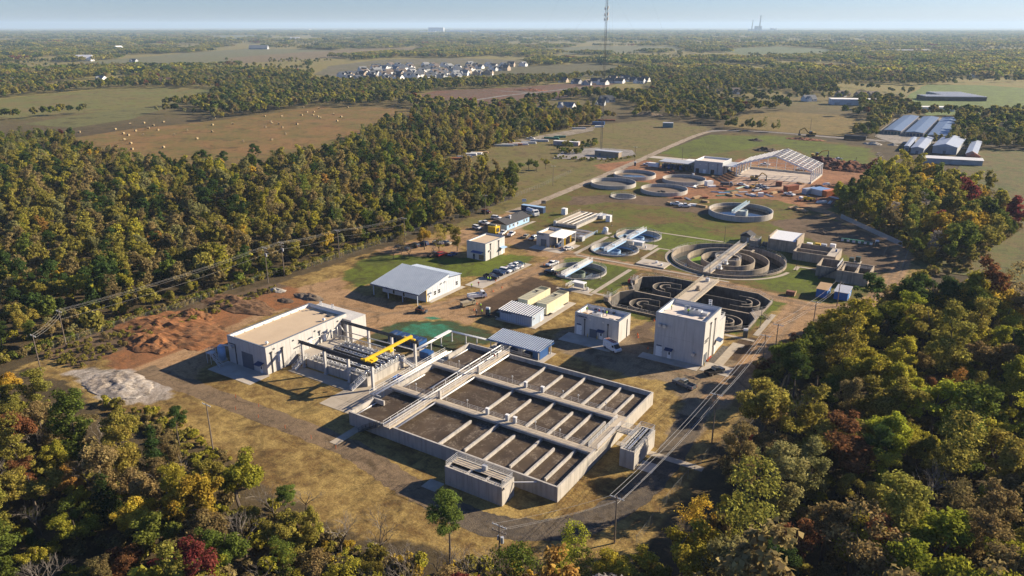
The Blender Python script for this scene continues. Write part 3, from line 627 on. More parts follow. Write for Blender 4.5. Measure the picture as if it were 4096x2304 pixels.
# pipes along the left wall
for k, (x, z, r) in enumerate(((-113.3, 2.95, .16), (-112.5, 2.95, .14), (-111.6, 3.4, .15))):
    MB().tube((x, 114.3, z), (x, 143.6, z), r, 10).build('header_pipe', WHITEP, bas, smooth=True)
for y in np.arange(115, 143.5, 4): MB().box(-113.7, y - .12, 2.6, -110.9, y + .12, 2.78).box(-113.75, y - .12, 0, -113.5, y + .12, 2.6).build('pipe_support', STEEL, bas)
railing(bas, [(-113.8, 114.4, 2.8), (-113.8, 143.5, 2.8)], 1.1, 2, 2.4, .035, WHITEP); railing(bas, [(-110.9, 121.5, BZ), (-110.9, 134, BZ)], 1.1, 2, 2.4, .035, WHITEP)
for y in (110.5, 126.5, 146): MB().tube((BX0 + T + .6, y - 4, wy + .1), (BX0 + T + .6, y + 4, wy + .1), .16, 8).build('drop_pipe', WHITEP, bas, smooth=True)
stairs(bas, (-107.2, 104.1, .05), (-101.2, 104.1, BZ), 1.1, 12, STEELDK)  # dark steel colour stands in for the shade on this stair
# flow boxes beside the basin
def flow_box(name, label, x0, y0, x1, y1, h, rail_open=None):
    t = thing(name, label, 'concrete tank', ((x0 + x1) / 2, (y0 + y1) / 2, 0)); w = .35
    for a in ((x0, y0, x1, y0 + w), (x0, y1 - w, x1, y1), (x0, y0 + w, x0 + w, y1 - w), (x1 - w, y0 + w, x1, y1 - w)): MB().box(a[0], a[1], 0, a[2], a[3], h).build('wall', CONC, t)
    MB().box(x0 + w, y0 + w, .5, x1 - w, y1 - w, h - .9).build('channel_floor', CONCDK, t)
    return t
fb = flow_box('flow_box', 'free standing concrete weir box in front of the basin with grated top and railings', -78.9, 98.2, -65.5, 102.4, 4.1)
conc_box('deck', -78.5, 100.3, 3.85, -65.9, 102.0, 4.0, fb, DECK)
for i in range(3): conc_box('weir_wall', -77.6 + i * 4.2, 99.0, 2.8, -74.2 + i * 4.2, 99.2, 3.9, fb); MB().box(-77.6 + i * 4.2, 99.35, 3.7, -74.2 + i * 4.2, 99.6, 3.95).build('weir_plate', BLACKM, fb)
for i in range(3): MB().box(-74.1 + i * 4.2, 98.6, 3.5, -73.6 + i * 4.2, 100.3, 3.95).build('gate_pier', CONC, fb)
railing(fb, [(-65.7, 98.4, 4.1), (-65.7, 102.2, 4.1), (-78.7, 102.2, 4.1), (-78.7, 98.4, 4.1)], 1.1, 3, 2.2, .045, ALU); railing(fb, [(-78.7, 98.4, 4.1), (-65.7, 98.4, 4.1)], .5, 1, 2.2, .04, ALU)
MB().box(-72.2, 101.2, 4, -71.2, 101.9, 5.0).build('control_box', STEEL, fb)
MB().tube((-65.4, 102, 3.2), (-62.0, 104.8, 2.9), .12, 8).build('drain_pipe', WHITEP, fb)
fe = flow_box('flow_box', 'narrow concrete effluent box joined by a footbridge to the right side of the basin', -53, 122.7, -49.8, 133.4, 4.1)
for y in np.arange(123.6, 133, 1.0): MB().box(-52.6, y, 3.75, -50.2, y + .18, 3.95).build('grating_bar', BLACKM, fe)
MB().box(-51.6, 123.2, 3.9, -51.2, 133, 4.2).box(-52.3, 123.2, 3.7, -52.1, 133, 4.0).build('weir_trough', STEEL, fe)
railing(fe, [(-53, 122.8, 4.1), (-53, 133.3, 4.1), (-49.9, 133.3, 4.1), (-49.9, 122.8, 4.1), (-53, 122.8, 4.1)], 1.1, 3, 2.2, .045, ALU)
br = thing('footbridge', 'short railed concrete footbridge from the basin end wall to the effluent box', 'footbridge', (-55, 131, 3.3))
MB().box(-57.35, 129.8, 3.1, -53.02, 132.3, 3.32).build('deck', DECK, br)
for y in (129.9, 132.2): railing(br, [(-57.2, y, 3.32), (-53.1, y, 3.32)], 1.1, 3, 1.5, .045, ALU)
# ---------------------------------------------------------------- long process building
LBx0, LBx1, LBy0, LBy1, LBh = -162.0, -147.0, 112.0, 140.8, 7.7
lb = flat_roof_building('process_building', 'long pale concrete process building with tan flat roof and white parapet', LBx0, LBy0, LBx1, LBy1, LBh, TANROOF, pan=(4, 11), drop=.95)
conc_box('annex', -146.9, 139.2, 0, -143.6, 145.0, 6.6, lb, CONCP); conc_box('annex', LBx0 + .5, LBy1 + .1, 0, -146.95, 145.0, 6.6, lb, CONCP)
roller_door(lb, 'y-', LBy0 - .05, -154.4, 4.4, 4.4, DOORG); door(lb, 'y-', LBy0 - .05, -149.2, 1.0, 2.2, WHITEP, window=True); awning(lb, 'y-', LBy0, -149.2, 2.4, 3.0, 1.6)
wall_lamp(lb, 'y-', LBy0 - .05, -160, 5.0, .6)
MB().box(-159.1, LBy0 - .2, .1, -158.8, LBy0 - .07, 5.6).box(-161.5, LBy0 - .2, 5.6, -158.8, LBy0 - .07, 5.8).build('conduit', STEELDK, lb)
for u in (113.6, 117.2, 130.2, 138.7): downspout(lb, 'x+', LBx1 + .04, u, 6.0)
for u in (116.0, 123.6, 126.9, 132.0): door(lb, 'x+', LBx1 + .04, u, 1.0, 2.2, WHITEP, z=2.3); MB().tube((-146.9, u - .6, 5.1), (-146.9, u + .6, 5.1), .09, 6).box(-146.95, u - .55, 5.1, -146.4, u + .55, 5.2).build('door_hood', NAVY, lb)
for u in (114.6, 121, 128.6, 137.2): MB().box(LBx1 + .06, u - .3, 6.2, LBx1 + .14, u + .3, 6.6).build('scupper', STEELDK, lb)
for u in np.arange(114, 139, 3.2): MB().box(LBx0 + .33, u, 6.78, LBx0 + .48, u + .22, 6.95).build('roof_drain', STEELDK, lb)
for (x, y) in ((-150.0, 115.0), (-149.6, 134.6)): MB().cyl(x, y, .28, 6.75, 7.2, 12).cyl(x, y, .5, 7.2, 7.6, 12, .35).build('roof_vent', ALU, lb)
MB().box(-152, 137.6, 6.76, -150.4, 139.2, 7.0).build('roof_hatch', STEELDK, lb); MB().box(-155, 138.2, 6.76, -153.6, 139.4, 6.95).build('roof_hatch', STEELDK, lb)
for (x, y) in ((-157.2, 140.9), (-152.4, 140.9)):
    mb = MB()
    for s_ in (-.3, .3): mb.box(x + s_ - .05, y - .05, 6.6, x + s_ + .05, y + .05, 9.2)
    for z in (8.0, 8.5, 9.0): mb.box(x - .5, y - .06, z, x + .5, y + .06, z + .2)
    mb.build('roof_ladder', WHITEP, lb)
# odour unit with stair by the shaded end
so = thing('scrubber_tank', 'pale blue round scrubber tank in the shade at the end of the process building', 'tank', (-164.6, 111.5, 0))
MB().cyl(-164.6, 111.5, 1.0, .2, 4.0, 20).cyl(-164.6, 111.5, 1.0, 4.0, 4.5, 20, .4).build('tank_body', OFFBL, so, smooth=True); MB().cyl(-164.6, 111.5, 1.3, 0, .2, 20).build('base', SLAB, so); MB().tube((-164.6, 111.5, 4.4), (-162.1, 112.6, 4.4), .25, 10).build('duct', ALU, so)
st = thing('access_stair', 'galvanized access stair in the shade at the left end of the process building', 'stair', (-163.6, 109.5, 0))
stairs(st, (-161.2, 108.6, 0), (-164.6, 108.6, 3.0), 1.1, 10); MB().box(-166.4, 108.0, 2.9, -164.6, 109.9, 3.05).build('landing', ALU, st); railing(st, [(-164.6, 109.9, 3), (-166.4, 109.9, 3), (-166.4, 108, 3)], 1.1, 3, 1.2, .04)
for (x, y) in ((-166.3, 108.1), (-166.3, 109.8), (-164.7, 109.8), (-164.7, 108.1)): MB().box(x - .06, y - .06, 0, x + .06, y + .06, 2.9).build('post', ALU, st)
# ---------------------------------------------------------------- membrane tank block, gantry and bridge crane
tk = thing('membrane_tank', 'low concrete tank block crowded with white pipes beneath the yellow crane', 'tank', (-131, 127.5, 0))
TX0, TX1, TY0, TY1, TZ = -142.2, -120.7, 120.9, 135.2, 2.3
for a in ((TX0, TY0, TX1, TY0 + .5), (TX0, TY1 - .5, TX1, TY1), (TX0, TY0 + .5, TX0 + .5, TY1 - .5), (TX1 - .5, TY0 + .5, TX1, TY1 - .5)): MB().box(a[0], a[1], 0, a[2], a[3], TZ).build('wall', CONC, tk)
MB().box(TX0 + .5, TY0 + .5, .1, TX1 - .5, TY1 - .5, TZ - .9).build('tank_floor', CONCDK, tk)
MB().box(TX0 - 4.5, TY0 + 1, 0, TX0 - .05, TY1, TZ - .02).build('platform', SLAB, tk)
el = MB().tube((0, 0, 0), (0, 0, .55), .1, 6).tube((0, 0, .55), (0, -.45, .75), .1, 6).tube((0, -.45, .75), (0, -.6, .4), .1, 6).mesh('pipe_elbow', smooth=True); el.materials.append(WHITEP)
cap = MB().tube((0, 0, .5), (0, -.08, .72), .14, 6).mesh('valve_cap'); cap.materials.append(BLACKM)
for r_, y in enumerate((122.6, 125.0, 127.4, 129.8, 132.2, 134.0)):
    if r_ < 5: MB().box(TX0 + .5, y + 1.15, .2, TX1 - 3.4, y + 1.35, TZ - .05).build('cell_wall', CONC, tk)
    hp = MB().tube((TX0 + .8, y, TZ + .05), (TX1 - 2.2, y, TZ + .05), .16, 8).tube((TX0 + .8, y + .45, TZ + .35), (TX1 - 2.2, y + .45, TZ + .35), .1, 8).build('header_pipe', WHITEP, tk, smooth=True)
    for i in range(11):
        x = TX0 + 1.6 + i * 1.62; e = link_mesh('pipe_elbow', el, hp, Vector((x, y, TZ + .1)) - org(hp)); link_mesh('valve_cap', cap, hp, Vector((x, y, TZ + .1)) - org(hp))
    if r_ in (1, 3): MB().box(TX0 + .8, y + .75, TZ - .25, TX1 - 3.6, y + 1.12, TZ - .12).build('membrane_cover', BLACKM, tk)
for i, y in enumerate(np.linspace(122.4, 133.8, 5)):
    MB().tube((TX1 - 1.9, y, .9), (TX1 - 1.9, y, TZ + .9), .24, 10).tube((TX1 - 1.9, y, TZ + .9), (TX1 - 1.1, y + .4, TZ + 1.1), .24, 10).tube((TX1 - 1.1, y + .4, TZ + 1.1), (TX1 - .6, y + .5, TZ), .24, 10).build('riser_pipe', CHROME, tk, smooth=True)
for ys_, m_ in ((TY0 + .25, ALU), (TY1 - .25, ALU)): railing(tk, [(TX0, ys_, TZ), (TX1, ys_, TZ)], 1.1, 3, 2.0, .045, m_)
railing(tk, [(TX1 - .2, TY0 + 1.6, TZ), (TX1 - .2, TY1 - 1, TZ)], 1.1, 3, 2.0, .05, WHITEP)
railing(tk, [(TX0 - 4.4, TY0 + 1, TZ), (TX0, TY0 + 1, TZ)], 1.1, 3, 1.6, .045); railing(tk, [(TX0 - 4.4, TY1 - .1, TZ), (TX0, TY1 - .1, TZ)], 1.1, 3, 1.6, .045)
stairs(tk, (-143.6, 117.6, .02), (-143.6, 121.7, TZ), 1.3, 8, WHITEP); stairs(tk, (-122.9, 117.4, .02), (-121.6, 120.8, TZ), 1.2, 8, WHITEP); stairs(tk, (-118.0, 135.7, .02), (-120.7, 134.2, TZ), 1.1, 6, WHITEP)
for p in (((TX0 - 3.6, 135.8, 5.6), (TX0 - 3.6, 135.8, 2.6), (TX0 - .2, 134.4, 4.0), (TX1 - 3, 134.9, 4.0)), ((TX0 - 3.0, 136.3, 5.9), (TX0 - 1.6, 136.3, 4.4), (TX1 + 1, 137.6, 4.0)), ((TX0 - 4.2, 121.6, 4.4), (TX0 - 4.2, 130, 4.6), (TX0 - 3.6, 135.0, 4.9))):
    MB().path(p, .14, 8).build('process_pipe', ALU, tk, smooth=True)
ga = thing('crane_gantry', 'crane runway gantry of pale concrete columns carrying two dark steel beams', 'gantry', (-131, 128.5, 0))
for y in (120.45, 136.7):
    for x in (-142.9, -134.8, -126.4, -118.4):
        MB().box(x - .3, y - .3, 0, x + .3, y + .3, 6.6).box(x - .45, y - .45, 0, x + .45, y + .45, .25).build('column', CONCP, ga)
    MB().box(-144.1, y - .22, 6.6, -117.2, y + .22, 6.72).box(-144.1, y - .09, 6.72, -117.2, y + .09, 7.25).box(-144.1, y - .22, 7.25, -117.2, y + .22, 7.37).box(-144.1, y - .05, 7.37, -117.2, y + .05, 7.47).build('runway_beam', STEELDK, ga)
cr = thing('bridge_crane', 'bright yellow overhead bridge crane spanning the gantry beams', 'crane', (-120, 128.5, 7.4))
MB().box(-120.3, 119.7, 7.6, -119.7, 137.5, 8.25).build('girder', YELLOW, cr); MB().box(-119.68, 120.3, 7.75, -119.62, 137, 8.0).build('girder_web', SAFETY, cr)
for y in (120.45, 136.7): MB().box(-121.8, y - .28, 7.38, -118.2, y + .28, 7.72).build('end_truck', YELLOW, cr)
hz_ = MB().box(-121.3, 121.6, 6.9, -118.9, 123.2, 7.55).build('hoist_trolley', YELLOW, cr); MB().cyl(-120, 122.4, .05, 5.4, 6.9, 6).box(-120.2, 122.2, 5.0, -119.8, 122.6, 5.4).build('hook_block', BLACKM, hz_)
MB().box(-121.0, 128.2, 6.95, -119.2, 129.4, 7.58).build('drive_box', YELLOW, cr)
# blower enclosures behind the gantry
for i, x in enumerate((-134.2, -131.2, -128.2, -125.2)):
    b_ = thing('blower_enclosure', ('leftmost', 'second from left', 'third from left', 'rightmost')[i] + ' of the blue blower cabinets behind the crane gantry', 'cabinet', (x, 147, 0), group='blue blower cabinets')
    MB().box(x - 1.2, 145.0, .15, x + 1.2, 148.4, 2.4).build('body', BLUE, b_); MB().box(x - 1.25, 144.95, 2.4, x + 1.25, 148.45, 2.5).build('lid', NAVY, b_); MB().box(x - .7, 145.4, 2.5, x + .7, 147, 2.75).build('intake_hood', NAVY, b_); MB().box(x - .9, 144.93, .6, x + .9, 144.995, 1.8).build('louvre', BLACKM, b_)
    MB().box(x - 1.4, 144.8, 0, x + 1.4, 148.6, .15).build('plinth', SLAB, b_)
eb = thing('electrical_cabinet', 'blue switch cabinet beside the pipe rack at the end of the gantry', 'cabinet', (-118.9, 142.3, 0)); MB().box(-120.6, 141.2, .1, -117.6, 143.4, 2.1).build('body', BLUE, eb); MB().box(-121, 140.8, 0, -117.2, 143.8, .1).build('plinth', SLAB, eb); MB().box(-117.2, 141.6, .5, -116.9, 142.8, 1.8).build('meter_box', STEEL, eb)
pr = thing('pipe_rack', 'raised rack of pale pipes on steel posts turning from the gantry to the blue canopy', 'pipe rack', (-115, 152, 0))
for (x, y) in ((-120.9, 141.4), (-120.9, 146.4), (-120.9, 150.9), (-120.4, 155.2), (-116.2, 156.2), (-112.4, 156.2)):
    MB().box(x - .12, y - .12, 0, x + .12, y + .12, 2.8).box(x - .5, y - .12, 2.6, x + .5, y + .12, 2.8).box(x - .25, y - .25, 0, x + .25, y + .25, .08).build('post', STEEL, pr)
for k in range(4):
    o_ = k * .26; MB().path([(-121.3 + o_, 139.0, 2.95), (-121.3 + o_, 155.6 - o_, 2.95), (-108.2, 155.6 - o_ + .6, 2.95)], .1, 8).build('pipe', WHITEP if k < 3 else ALU, pr, smooth=True)
MB().box(-121.5, 148.5, 3.05, -120.4, 155.2, 3.2).build('pipe_cover', WHITEP, pr)
# blue paddling-pool like tote by the basin
tp = thing('tote_bin', 'bright blue open tote bin on a pallet between the tank block and basin pipes', 'bin', (-116.6, 128, 0))
MB().box(-118.2, 126.6, 0, -115.2, 129.4, .15).build('pallet', WOOD, tp); mb = MB()
for a in ((-117.9, 127, -115.5, 127.1), (-117.9, 129, -115.5, 129.1), (-117.9, 127.1, -117.8, 129), (-115.6, 127.1, -115.5, 129)): mb.box(a[0], a[1], .15, a[2], a[3], .95)
mb.box(-117.8, 127.1, .15, -115.6, 129, .22).build('bin', M('bright_blue_plastic', (.02, .16, .55), None, .4, 1), tp)
# ---------------------------------------------------------------- metal roof buildings
def rib_roof(parent, x0, x1, prof, step, mat, rib, name='roof', sub='roof_rib', axis='x'):
    """prof: list of (y,z) from eave to ridge along y; ribs run up the slope"""
    n = len(prof); low = [(y, z - .12) for y, z in prof]
    o = MB().xprof(prof + low[::-1], x0, x1).build(name, mat, parent)
    k = max(2, int(round((x1 - x0) / step)))
    mb = MB()
    for (ya, za), (yb, zb) in zip(prof[:-1], prof[1:]): mb.hexa([(-.08, ya, za), (.08, ya, za), (.08, yb, zb), (-.08, yb, zb), (-.05, ya, za + .12), (.05, ya, za + .12), (.05, yb, zb + .12), (-.05, yb, zb + .12)])
    b = org(o); me = mb.mesh(sub, (0, b.y, b.z)); me.materials.append(rib)
    for i in range(k + 1): link_mesh(sub, me, o, (x0 + .1 + (x1 - x0 - .2) * i / k - b.x, 0, 0))
    return o
sh = thing('maintenance_shed', 'pale grey metal shed with large sloping blue ribbed roof and open porch', 'building', (-156.5, 184, 0))
MB().xprof([(176.1, 0), (194.7, 0), (194.7, 4.55), (188.6, 5.1), (188.2, 6.1), (176.1, 4.3)], -165.6, -146.6).build('wall', WALLGR, sh)
rib_roof(sh, -167.0, -146.3, [(171.9, 3.78), (188.35, 6.42)], .66, ROOFBL, RIBBL); rib_roof(sh, -166.0, -146.2, [(195.0, 4.62), (188.4, 5.35)], .66, ROOFBL, RIBBL, 'rear_roof')
MB().xprof([(171.7, 3.45), (171.86, 3.45), (171.86, 3.85), (171.7, 3.85)], -167.1, -146.2).build('gutter', ROOFBL, sh)
for x in (-165.8, -159.4, -153.2, -147.0): MB().box(x - .12, 171.9, 0, x + .12, 172.14, 3.7).build('porch_post', WALLBL, sh)
MB().box(-146.59, 175.9, 0, -146.4, 176.1, 4.2).build('corner_trim', SAFETY, sh)
def window_x(parent, at, u, z, w=1.1, h=1.3):
    f = MB().box(at + .004, u - w / 2, z, at + .06, u + w / 2, z + h).build('window', WHITEP, parent)
    MB().box(at + .065, u - w / 2 + .08, z + h * .52, at + .075, u + w / 2 - .08, z + h - .08).build('pane', GLASS, f); MB().box(at + .065, u - w / 2 + .08, z + .08, at + .075, u + w / 2 - .08, z + h * .46).build('pane', GLASS, f)
def window_y(parent, at, u, z, w=1.1, h=1.3):
    f = MB().box(u - w / 2, at - .06, z, u + w / 2, at - .004, z + h).build('window', WHITEP, parent)
    MB().box(u - w / 2 + .08, at - .075, z + .08, u + w / 2 - .08, at - .065, z + h - .08).build('pane', GLASS, f)
for u in (180.6, 182.8, 192.5): window_x(sh, -146.6, u, 1.1, 1.2, 1.5)
door(sh, 'x+', -146.6, 177.6, 1.0, 2.15, WHITEP, window=True); MB().box(-146.58, 176.9, 2.6, -145.9, 178.3, 2.72).build('door_hood', NAVY, sh)
for u in (184.0, 185.9): wall_lamp(sh, 'x+', -146.6, u, 4.3, .32)
for i in range(15): MB().box(-146.598, 176.9 + i * 1.25, .1, -146.57, 176.96 + i * 1.25, 4.2).build('cladding_seam', WALLBL, sh)
window_y(sh, 176.1, -160.6, .1, .9, 2.1); window_y(sh, 176.1, -156.2, .1, .9, 2.1); window_y(sh, 176.1, -163.6, 1.2)
MB().box(-146.5, 176.4, 0, -144.8, 195.2, .06).build('apron', SLAB, sh)
el_ = thing('electrical_building', 'small blue-grey metal building lettered ELECTRICAL beside two cream generators', 'building', (-112.5, 180, 0))
MB().xprof([(176.5, 0), (183.6, 0), (183.6, 3.55), (176.5, 3.25)], -118.2, -106.7).build('wall', WALLBL, el_)
rib_roof(el_, -118.5, -106.4, [(176.2, 3.32), (183.9, 3.72)], .85, ROOFBL, WHITEP)
MB().box(-118.5, 176.1, 3.08, -106.4, 176.19, 3.3).build('gutter', NAVY, el_); MB().box(-112.7, 176.36, .1, -112.5, 176.49, 3.1).build('downspout', WALLBL, el_)
text(el_, 'ELECTRICAL', (-117.6, 176.44, 2.45), .62, (R(90), 0, 0), NAVY)
door(el_, 'x+', -106.7, 181.8, 1.0, 2.1, WHITEP); wall_lamp(el_, 'x+', -106.7, 177.6, 2.5, .32)
for i in range(18): MB().box(-118.0 + i * .66, 176.475, .05, -117.95 + i * .66, 176.498, 3.2).build('cladding_seam', NAVY, el_)
for i, (x0, lab) in enumerate(((-117.65, 'left cream generator enclosure behind the electrical building'), (-110.75, 'right cream generator enclosure, nearer the pad edge behind the electrical building'))):
    g = thing('generator', lab, 'generator', (x0 + 1.8, 193, 0), group='cream generators'); x1_ = x0 + 3.6
    MB().box(x0 + .2, 186.4, .12, x1_ - .2, 199.8, .7).build('fuel_base', BLACKM, g); MB().box(x0, 186, .7, x1_, 200.2, 4.0).build('enclosure', CREAM, g)
    MB().box(x0 - .05, 185.95, 4.0, x1_ + .05, 197.2, 4.1).build('roof', CREAMTOP, g)
    for k in range(8): MB().box(x0 - .06, 187.3 + k * 1.4, 4.1, x1_ + .06, 187.42 + k * 1.4, 4.17).build('roof_seam', CREAM, g)
    for k in range(9): MB().box(x0 + .2, 197.5 + k * .29, 3.85, x1_ - .2, 197.6 + k * .29, 4.05).build('louvre', M('olive_louvre', (.2, .2, .12), None, .7, 1) if k == 0 and i == 0 else bpy.data.materials['olive_louvre'], g)
    MB().cyl(x0 + 1.9, 194.3, .22, 4.1, 4.45, 10).box(x0 + 1.2, 194.15, 4.4, x0 + 2.6, 194.45, 4.55).build('exhaust', BLACKM, g)
    for k in range(5): MB().box(x1_ + .005, 187.5 + k * 2.4, .9, x1_ + .03, 189.4 + k * 2.4, 3.8).build('access_door', CREAM, g)
    MB().box(x1_ + .1, 188, .7, x1_ + 1.1, 196, .8).build('service_platform', ALU, g)
conc_pad = MB().box(-119.4, 175.6, -.05, -105.0, 201.4, .1).build('equipment_pad', SLAB, None, kind='structure')
cb = thing('condenser_unit', 'dark green cooling unit at the left corner of the electrical building', 'cooling unit', (-119.4, 178.5, 0)); MB().box(-120.3, 177.6, .1, -118.6, 179.4, 1.5).build('body', M('dark_green_metal', (.02, .04, .03), None, .5, 1), cb); MB().box(-120.6, 177.3, 0, -118.3, 179.7, .1).build('plinth', SLAB, cb); MB().cyl(-119.45, 178.5, .6, 1.5, 1.56, 16).build('fan_grille', BLACKM, cb)
# chemical building
ch = flat_roof_building('chemical_building', 'square pale concrete building lettered CHEMICAL with tools on its roof', -93.7, 179.2, -79.8, 187.1, 6.7, WHITEROOF, pan=(6, 4), drop=1.0)
text(ch, 'CHEMICAL', (-93.2, 179.07, 5.55), .72, (R(90), 0, 0), NAVY)
door(ch, 'y-', 179.15, -92.2, 1.7, 2.9, WHITEP); roller_door(ch, 'y-', 179.15, -87.6, 2.4, 2.6, DOORG); door(ch, 'y-', 179.15, -85.1, 1.0, 2.2, WHITEP, window=True); awning(ch, 'y-', 179.15, -85.1, 2.2, 2.9, 1.3)
for u in (-90.4, -83.0): downspout(ch, 'y-', 179.14, u, 5.3, STEELDK)
for u in (-88.7, -84.6): MB().box(u - .25, 179.0, 5.2, u + .25, 179.12, 5.6).build('flood_lamp', LAMP, ch)
MB().box(-79.78, 184.6, .1, -79.62, 184.9, 5.6).build('conduit', STEELDK, ch); MB().box(-92.9, 178.95, 3.15, -91.6, 179.13, 3.4).build('door_hood', NAVY, ch)
u_ = thing('roof_unit', 'grey air handling unit with open cover on the chemical building roof', 'air unit', (-88, 183, 5.7)); MB().box(-89.4, 181.2, 5.7, -86.4, 182.6, 6.8).build('casing', STEEL, u_); MB().box(-88.9, 181.6, 6.8, -88, 182.4, 6.95).build('fan_guard', BLACKM, u_)
for k, (x, y) in enumerate(((-86.8, 186.1), (-84.6, 186.1), (-90.6, 186.2))): MB().box(x - .4, y - .15, 5.7, x + .4, y + .15, 6.5 - .2 * k).build('roof_vent', STEELDK, ch)
MB().box(-84.2, 181.4, 5.705, -82.8, 182.3, 5.8).build('roof_hatch', STEELDK, ch); MB().box(-82.2, 182.3, 5.705, -81.2, 182.9, 5.78).build('roof_hatch', STEELDK, ch)
for k, (x, y) in enumerate(((-91.8, 182), (-90.6, 181.3), (-89.9, 182.9))): MB().box(x - .6, y - .25, 5.7, x + .6, y + .25, 5.95).build('timber_stack', WOOD, None, ('cut timber lying on the chemical building roof, left piece', 'cut timber lying on the chemical building roof, front piece', 'cut timber lying on the chemical building roof, rear piece')[k], 'timber', 'timber on the roof', loc=(x, y, 5.7))
# tall building
tb = flat_roof_building('tall_building', 'tall two storey pale concrete building with white roof right of centre', -68.4, 177.6, -54.8, 190.4, 12.55, WHITEROOF, pan=(5, 5), storeys=2, drop=1.15)
conc_box('annex', -62.2, 190.5, 0, -54.9, 195.8, 8.2, tb, CONCP); railing(tb, [(-55.1, 190.6, 8.2), (-55.1, 195.6, 8.2), (-62, 195.6, 8.2)], 1.1, 2, 1.6, .06, WHITEP)
door(tb, 'y-', 177.55, -66.9, 1.8, 2.9, WHITEP); door(tb, 'y-', 177.55, -63.9, 1.0, 2.2, WHITEP, window=True); awning(tb, 'y-', 177.55, -64.0, 2.2, 2.95, 1.3)
MB().box(-67.6, 177.3, 3.1, -66.2, 177.5, 3.3).build('door_hood', NAVY, tb)
for u, z in ((-67.0, 9.3), (-65.6, 9.3), (-57.2, 3.1)): wall_lamp(tb, 'y-', 177.55, u, z, .75)
MB().box(-65.5, 177.35, 1.3, -65.1, 177.5, 1.8).build('junction_box', STEEL, tb)
roller_door(tb, 'x+', -54.75, 179.6, 2.4, 3.0, DOORG); door(tb, 'x+', -54.75, 187.2, 1.0, 2.2, WHITEP); awning(tb, 'x+', -54.75, 188.6, 2.6, 4.0, 1.5, NAVY)
for u in (182.0, 185.6): downspout(tb, 'x+', -54.74, u, 11.1, STEELDK)
for k in range(12):
    MB().box(-54.72, 178.2 + k * .25, 6.75, -54.66, 178.37 + k * .25, 7.1).build('lettering', STEELDK, tb)
    if k < 9: MB().box(-54.72, 178.2 + k * .25, 6.2, -54.66, 178.37 + k * .25, 6.5).build('lettering', STEELDK, tb)
MB().box(-54.71, 180.95, .1, -54.5, 184.5, .5).build('red_kerb', RED, tb)
ru = thing('roof_unit', 'long grey air handling unit with open panels on the tall building roof', 'air unit', (-60.5, 184.6, 11.4))
MB().box(-63, 184.2, 11.4, -58.4, 185.9, 12.5).build('casing', STEEL, ru); MB().box(-58.6, 184.6, 11.45, -56.8, 186.0, 12.2).build('side_panel', ALU, ru); MB().box(-63.6, 185.9, 11.5, -62, 186.05, 12.9).build('open_cover', STEEL, ru)
for x in (-62.2, -61, -59.8): MB().cyl(x, 185.0, .38, 12.5, 12.66, 14).build('fan_guard', BLACKM, ru)
MB().box(-58.2, 182.0, 11.402, -57.0, 183.0, 11.55).build('roof_hatch', STEELDK, tb)
mb = MB()
for s_ in (-.3, .3): mb.box(-57.9 + s_ - .05, 190.2, 11.4, -57.9 + s_ + .05, 190.3, 14.2)
for z in (12.9, 13.5, 14.0): mb.box(-58.4, 190.18, z, -57.4, 190.32, z + .25)
mb.build('roof_ladder', WHITEP, tb)
# blower canopy
cp = thing('equipment_canopy', 'open sided canopy with blue ribbed roof between the basin and the yard', 'canopy', (-100, 159.5, 0))
rib_roof(cp, -108.1, -91.5, [(155.5, 3.45), (163.1, 3.95)], .7, ROOFBL, RIBBL); MB().box(-108.15, 155.4, 3.1, -91.45, 155.49, 3.5).build('fascia', BLUE, cp); MB().box(-91.49, 155.5, 3.2, -91.4, 163.1, 3.5).build('fascia', BLUE, cp)
for x in (-107.6, -102.6, -97.4, -92.2):
    for y in (156.1, 162.6): MB().box(x - .12, y - .12, 0, x + .12, y + .12, 3.4).build('post', STEEL, cp)
MB().box(-94.9, 157.5, .1, -92.6, 162.3, 3.0).build('blue_room', BLUE, cp); MB().box(-109, 155.2, 0, -91, 163.6, .1).build('floor_slab', SLAB, cp)
for i in range(5): MB().box(-106.6 + i * 2.3, 157.6, .1, -105.2 + i * 2.3, 160.8, 1.6).box(-106.2 + i * 2.3, 158, 1.6, -105.6 + i * 2.3, 158.6, 2.3).build('blower', (NAVY, STEEL)[i % 2], cp)
for z in (.8, 1.3): MB().tube((-107, 156.6, z), (-95, 156.6, z), .12, 8).build('pipe', ALU, cp, smooth=True)
# slabs and walks around the near buildings
def slab(name, x0, y0, x1, y1, h=.09, mat=None): MB().box(x0, y0, -.1, x1, y1, h).build(name, mat or SLAB, None, kind='structure')
slab('apron', -163, 105.6, -146.2, 111.9, .05); slab('apron', -144.5, 116.4, -124.6, 120.1, .06, PATHM); slab('apron', -124.5, 112.5, -113.9, 146.5, .05, PATHM); slab('path', -113.8, 112.4, -111.9, 145, .07, PATHM)
slab('apron', -124.5, 108.3, -113.9, 112.45, .05, PATHM); slab('path', -109.5, 97, -107.3, 104.8, .06, PATHM); slab('path', -82.4, 95.0, -79.0, 98.1, .06, PATHM)
slab('apron', -95.5, 172.6, -79.2, 179.05, .06); slab('apron', -71.5, 174.0, -55, 177.5, .07); slab('apron', -54.6, 175.0, -47.0, 181.0, .06); slab('path', -52.6, 181.05, -50.2, 195, .07, PATHM); slab('gravel_strip', -54.4, 181.1, -52.65, 194, .05, ground_material('grey_gravel', (.2, .18, .16), (.12, .11, .10), 3)); slab('path', -52.6, 195.05, -49.2, 197.6, .07, PATHM)
slab('path', -57.2, 129.6, -38, 131.4, .05, PATHM); slab('apron', -49.6, 123.5, -46.2, 127.2, .06)
slab('apron', -118, 146.55, -104, 149, .05, PATHM)
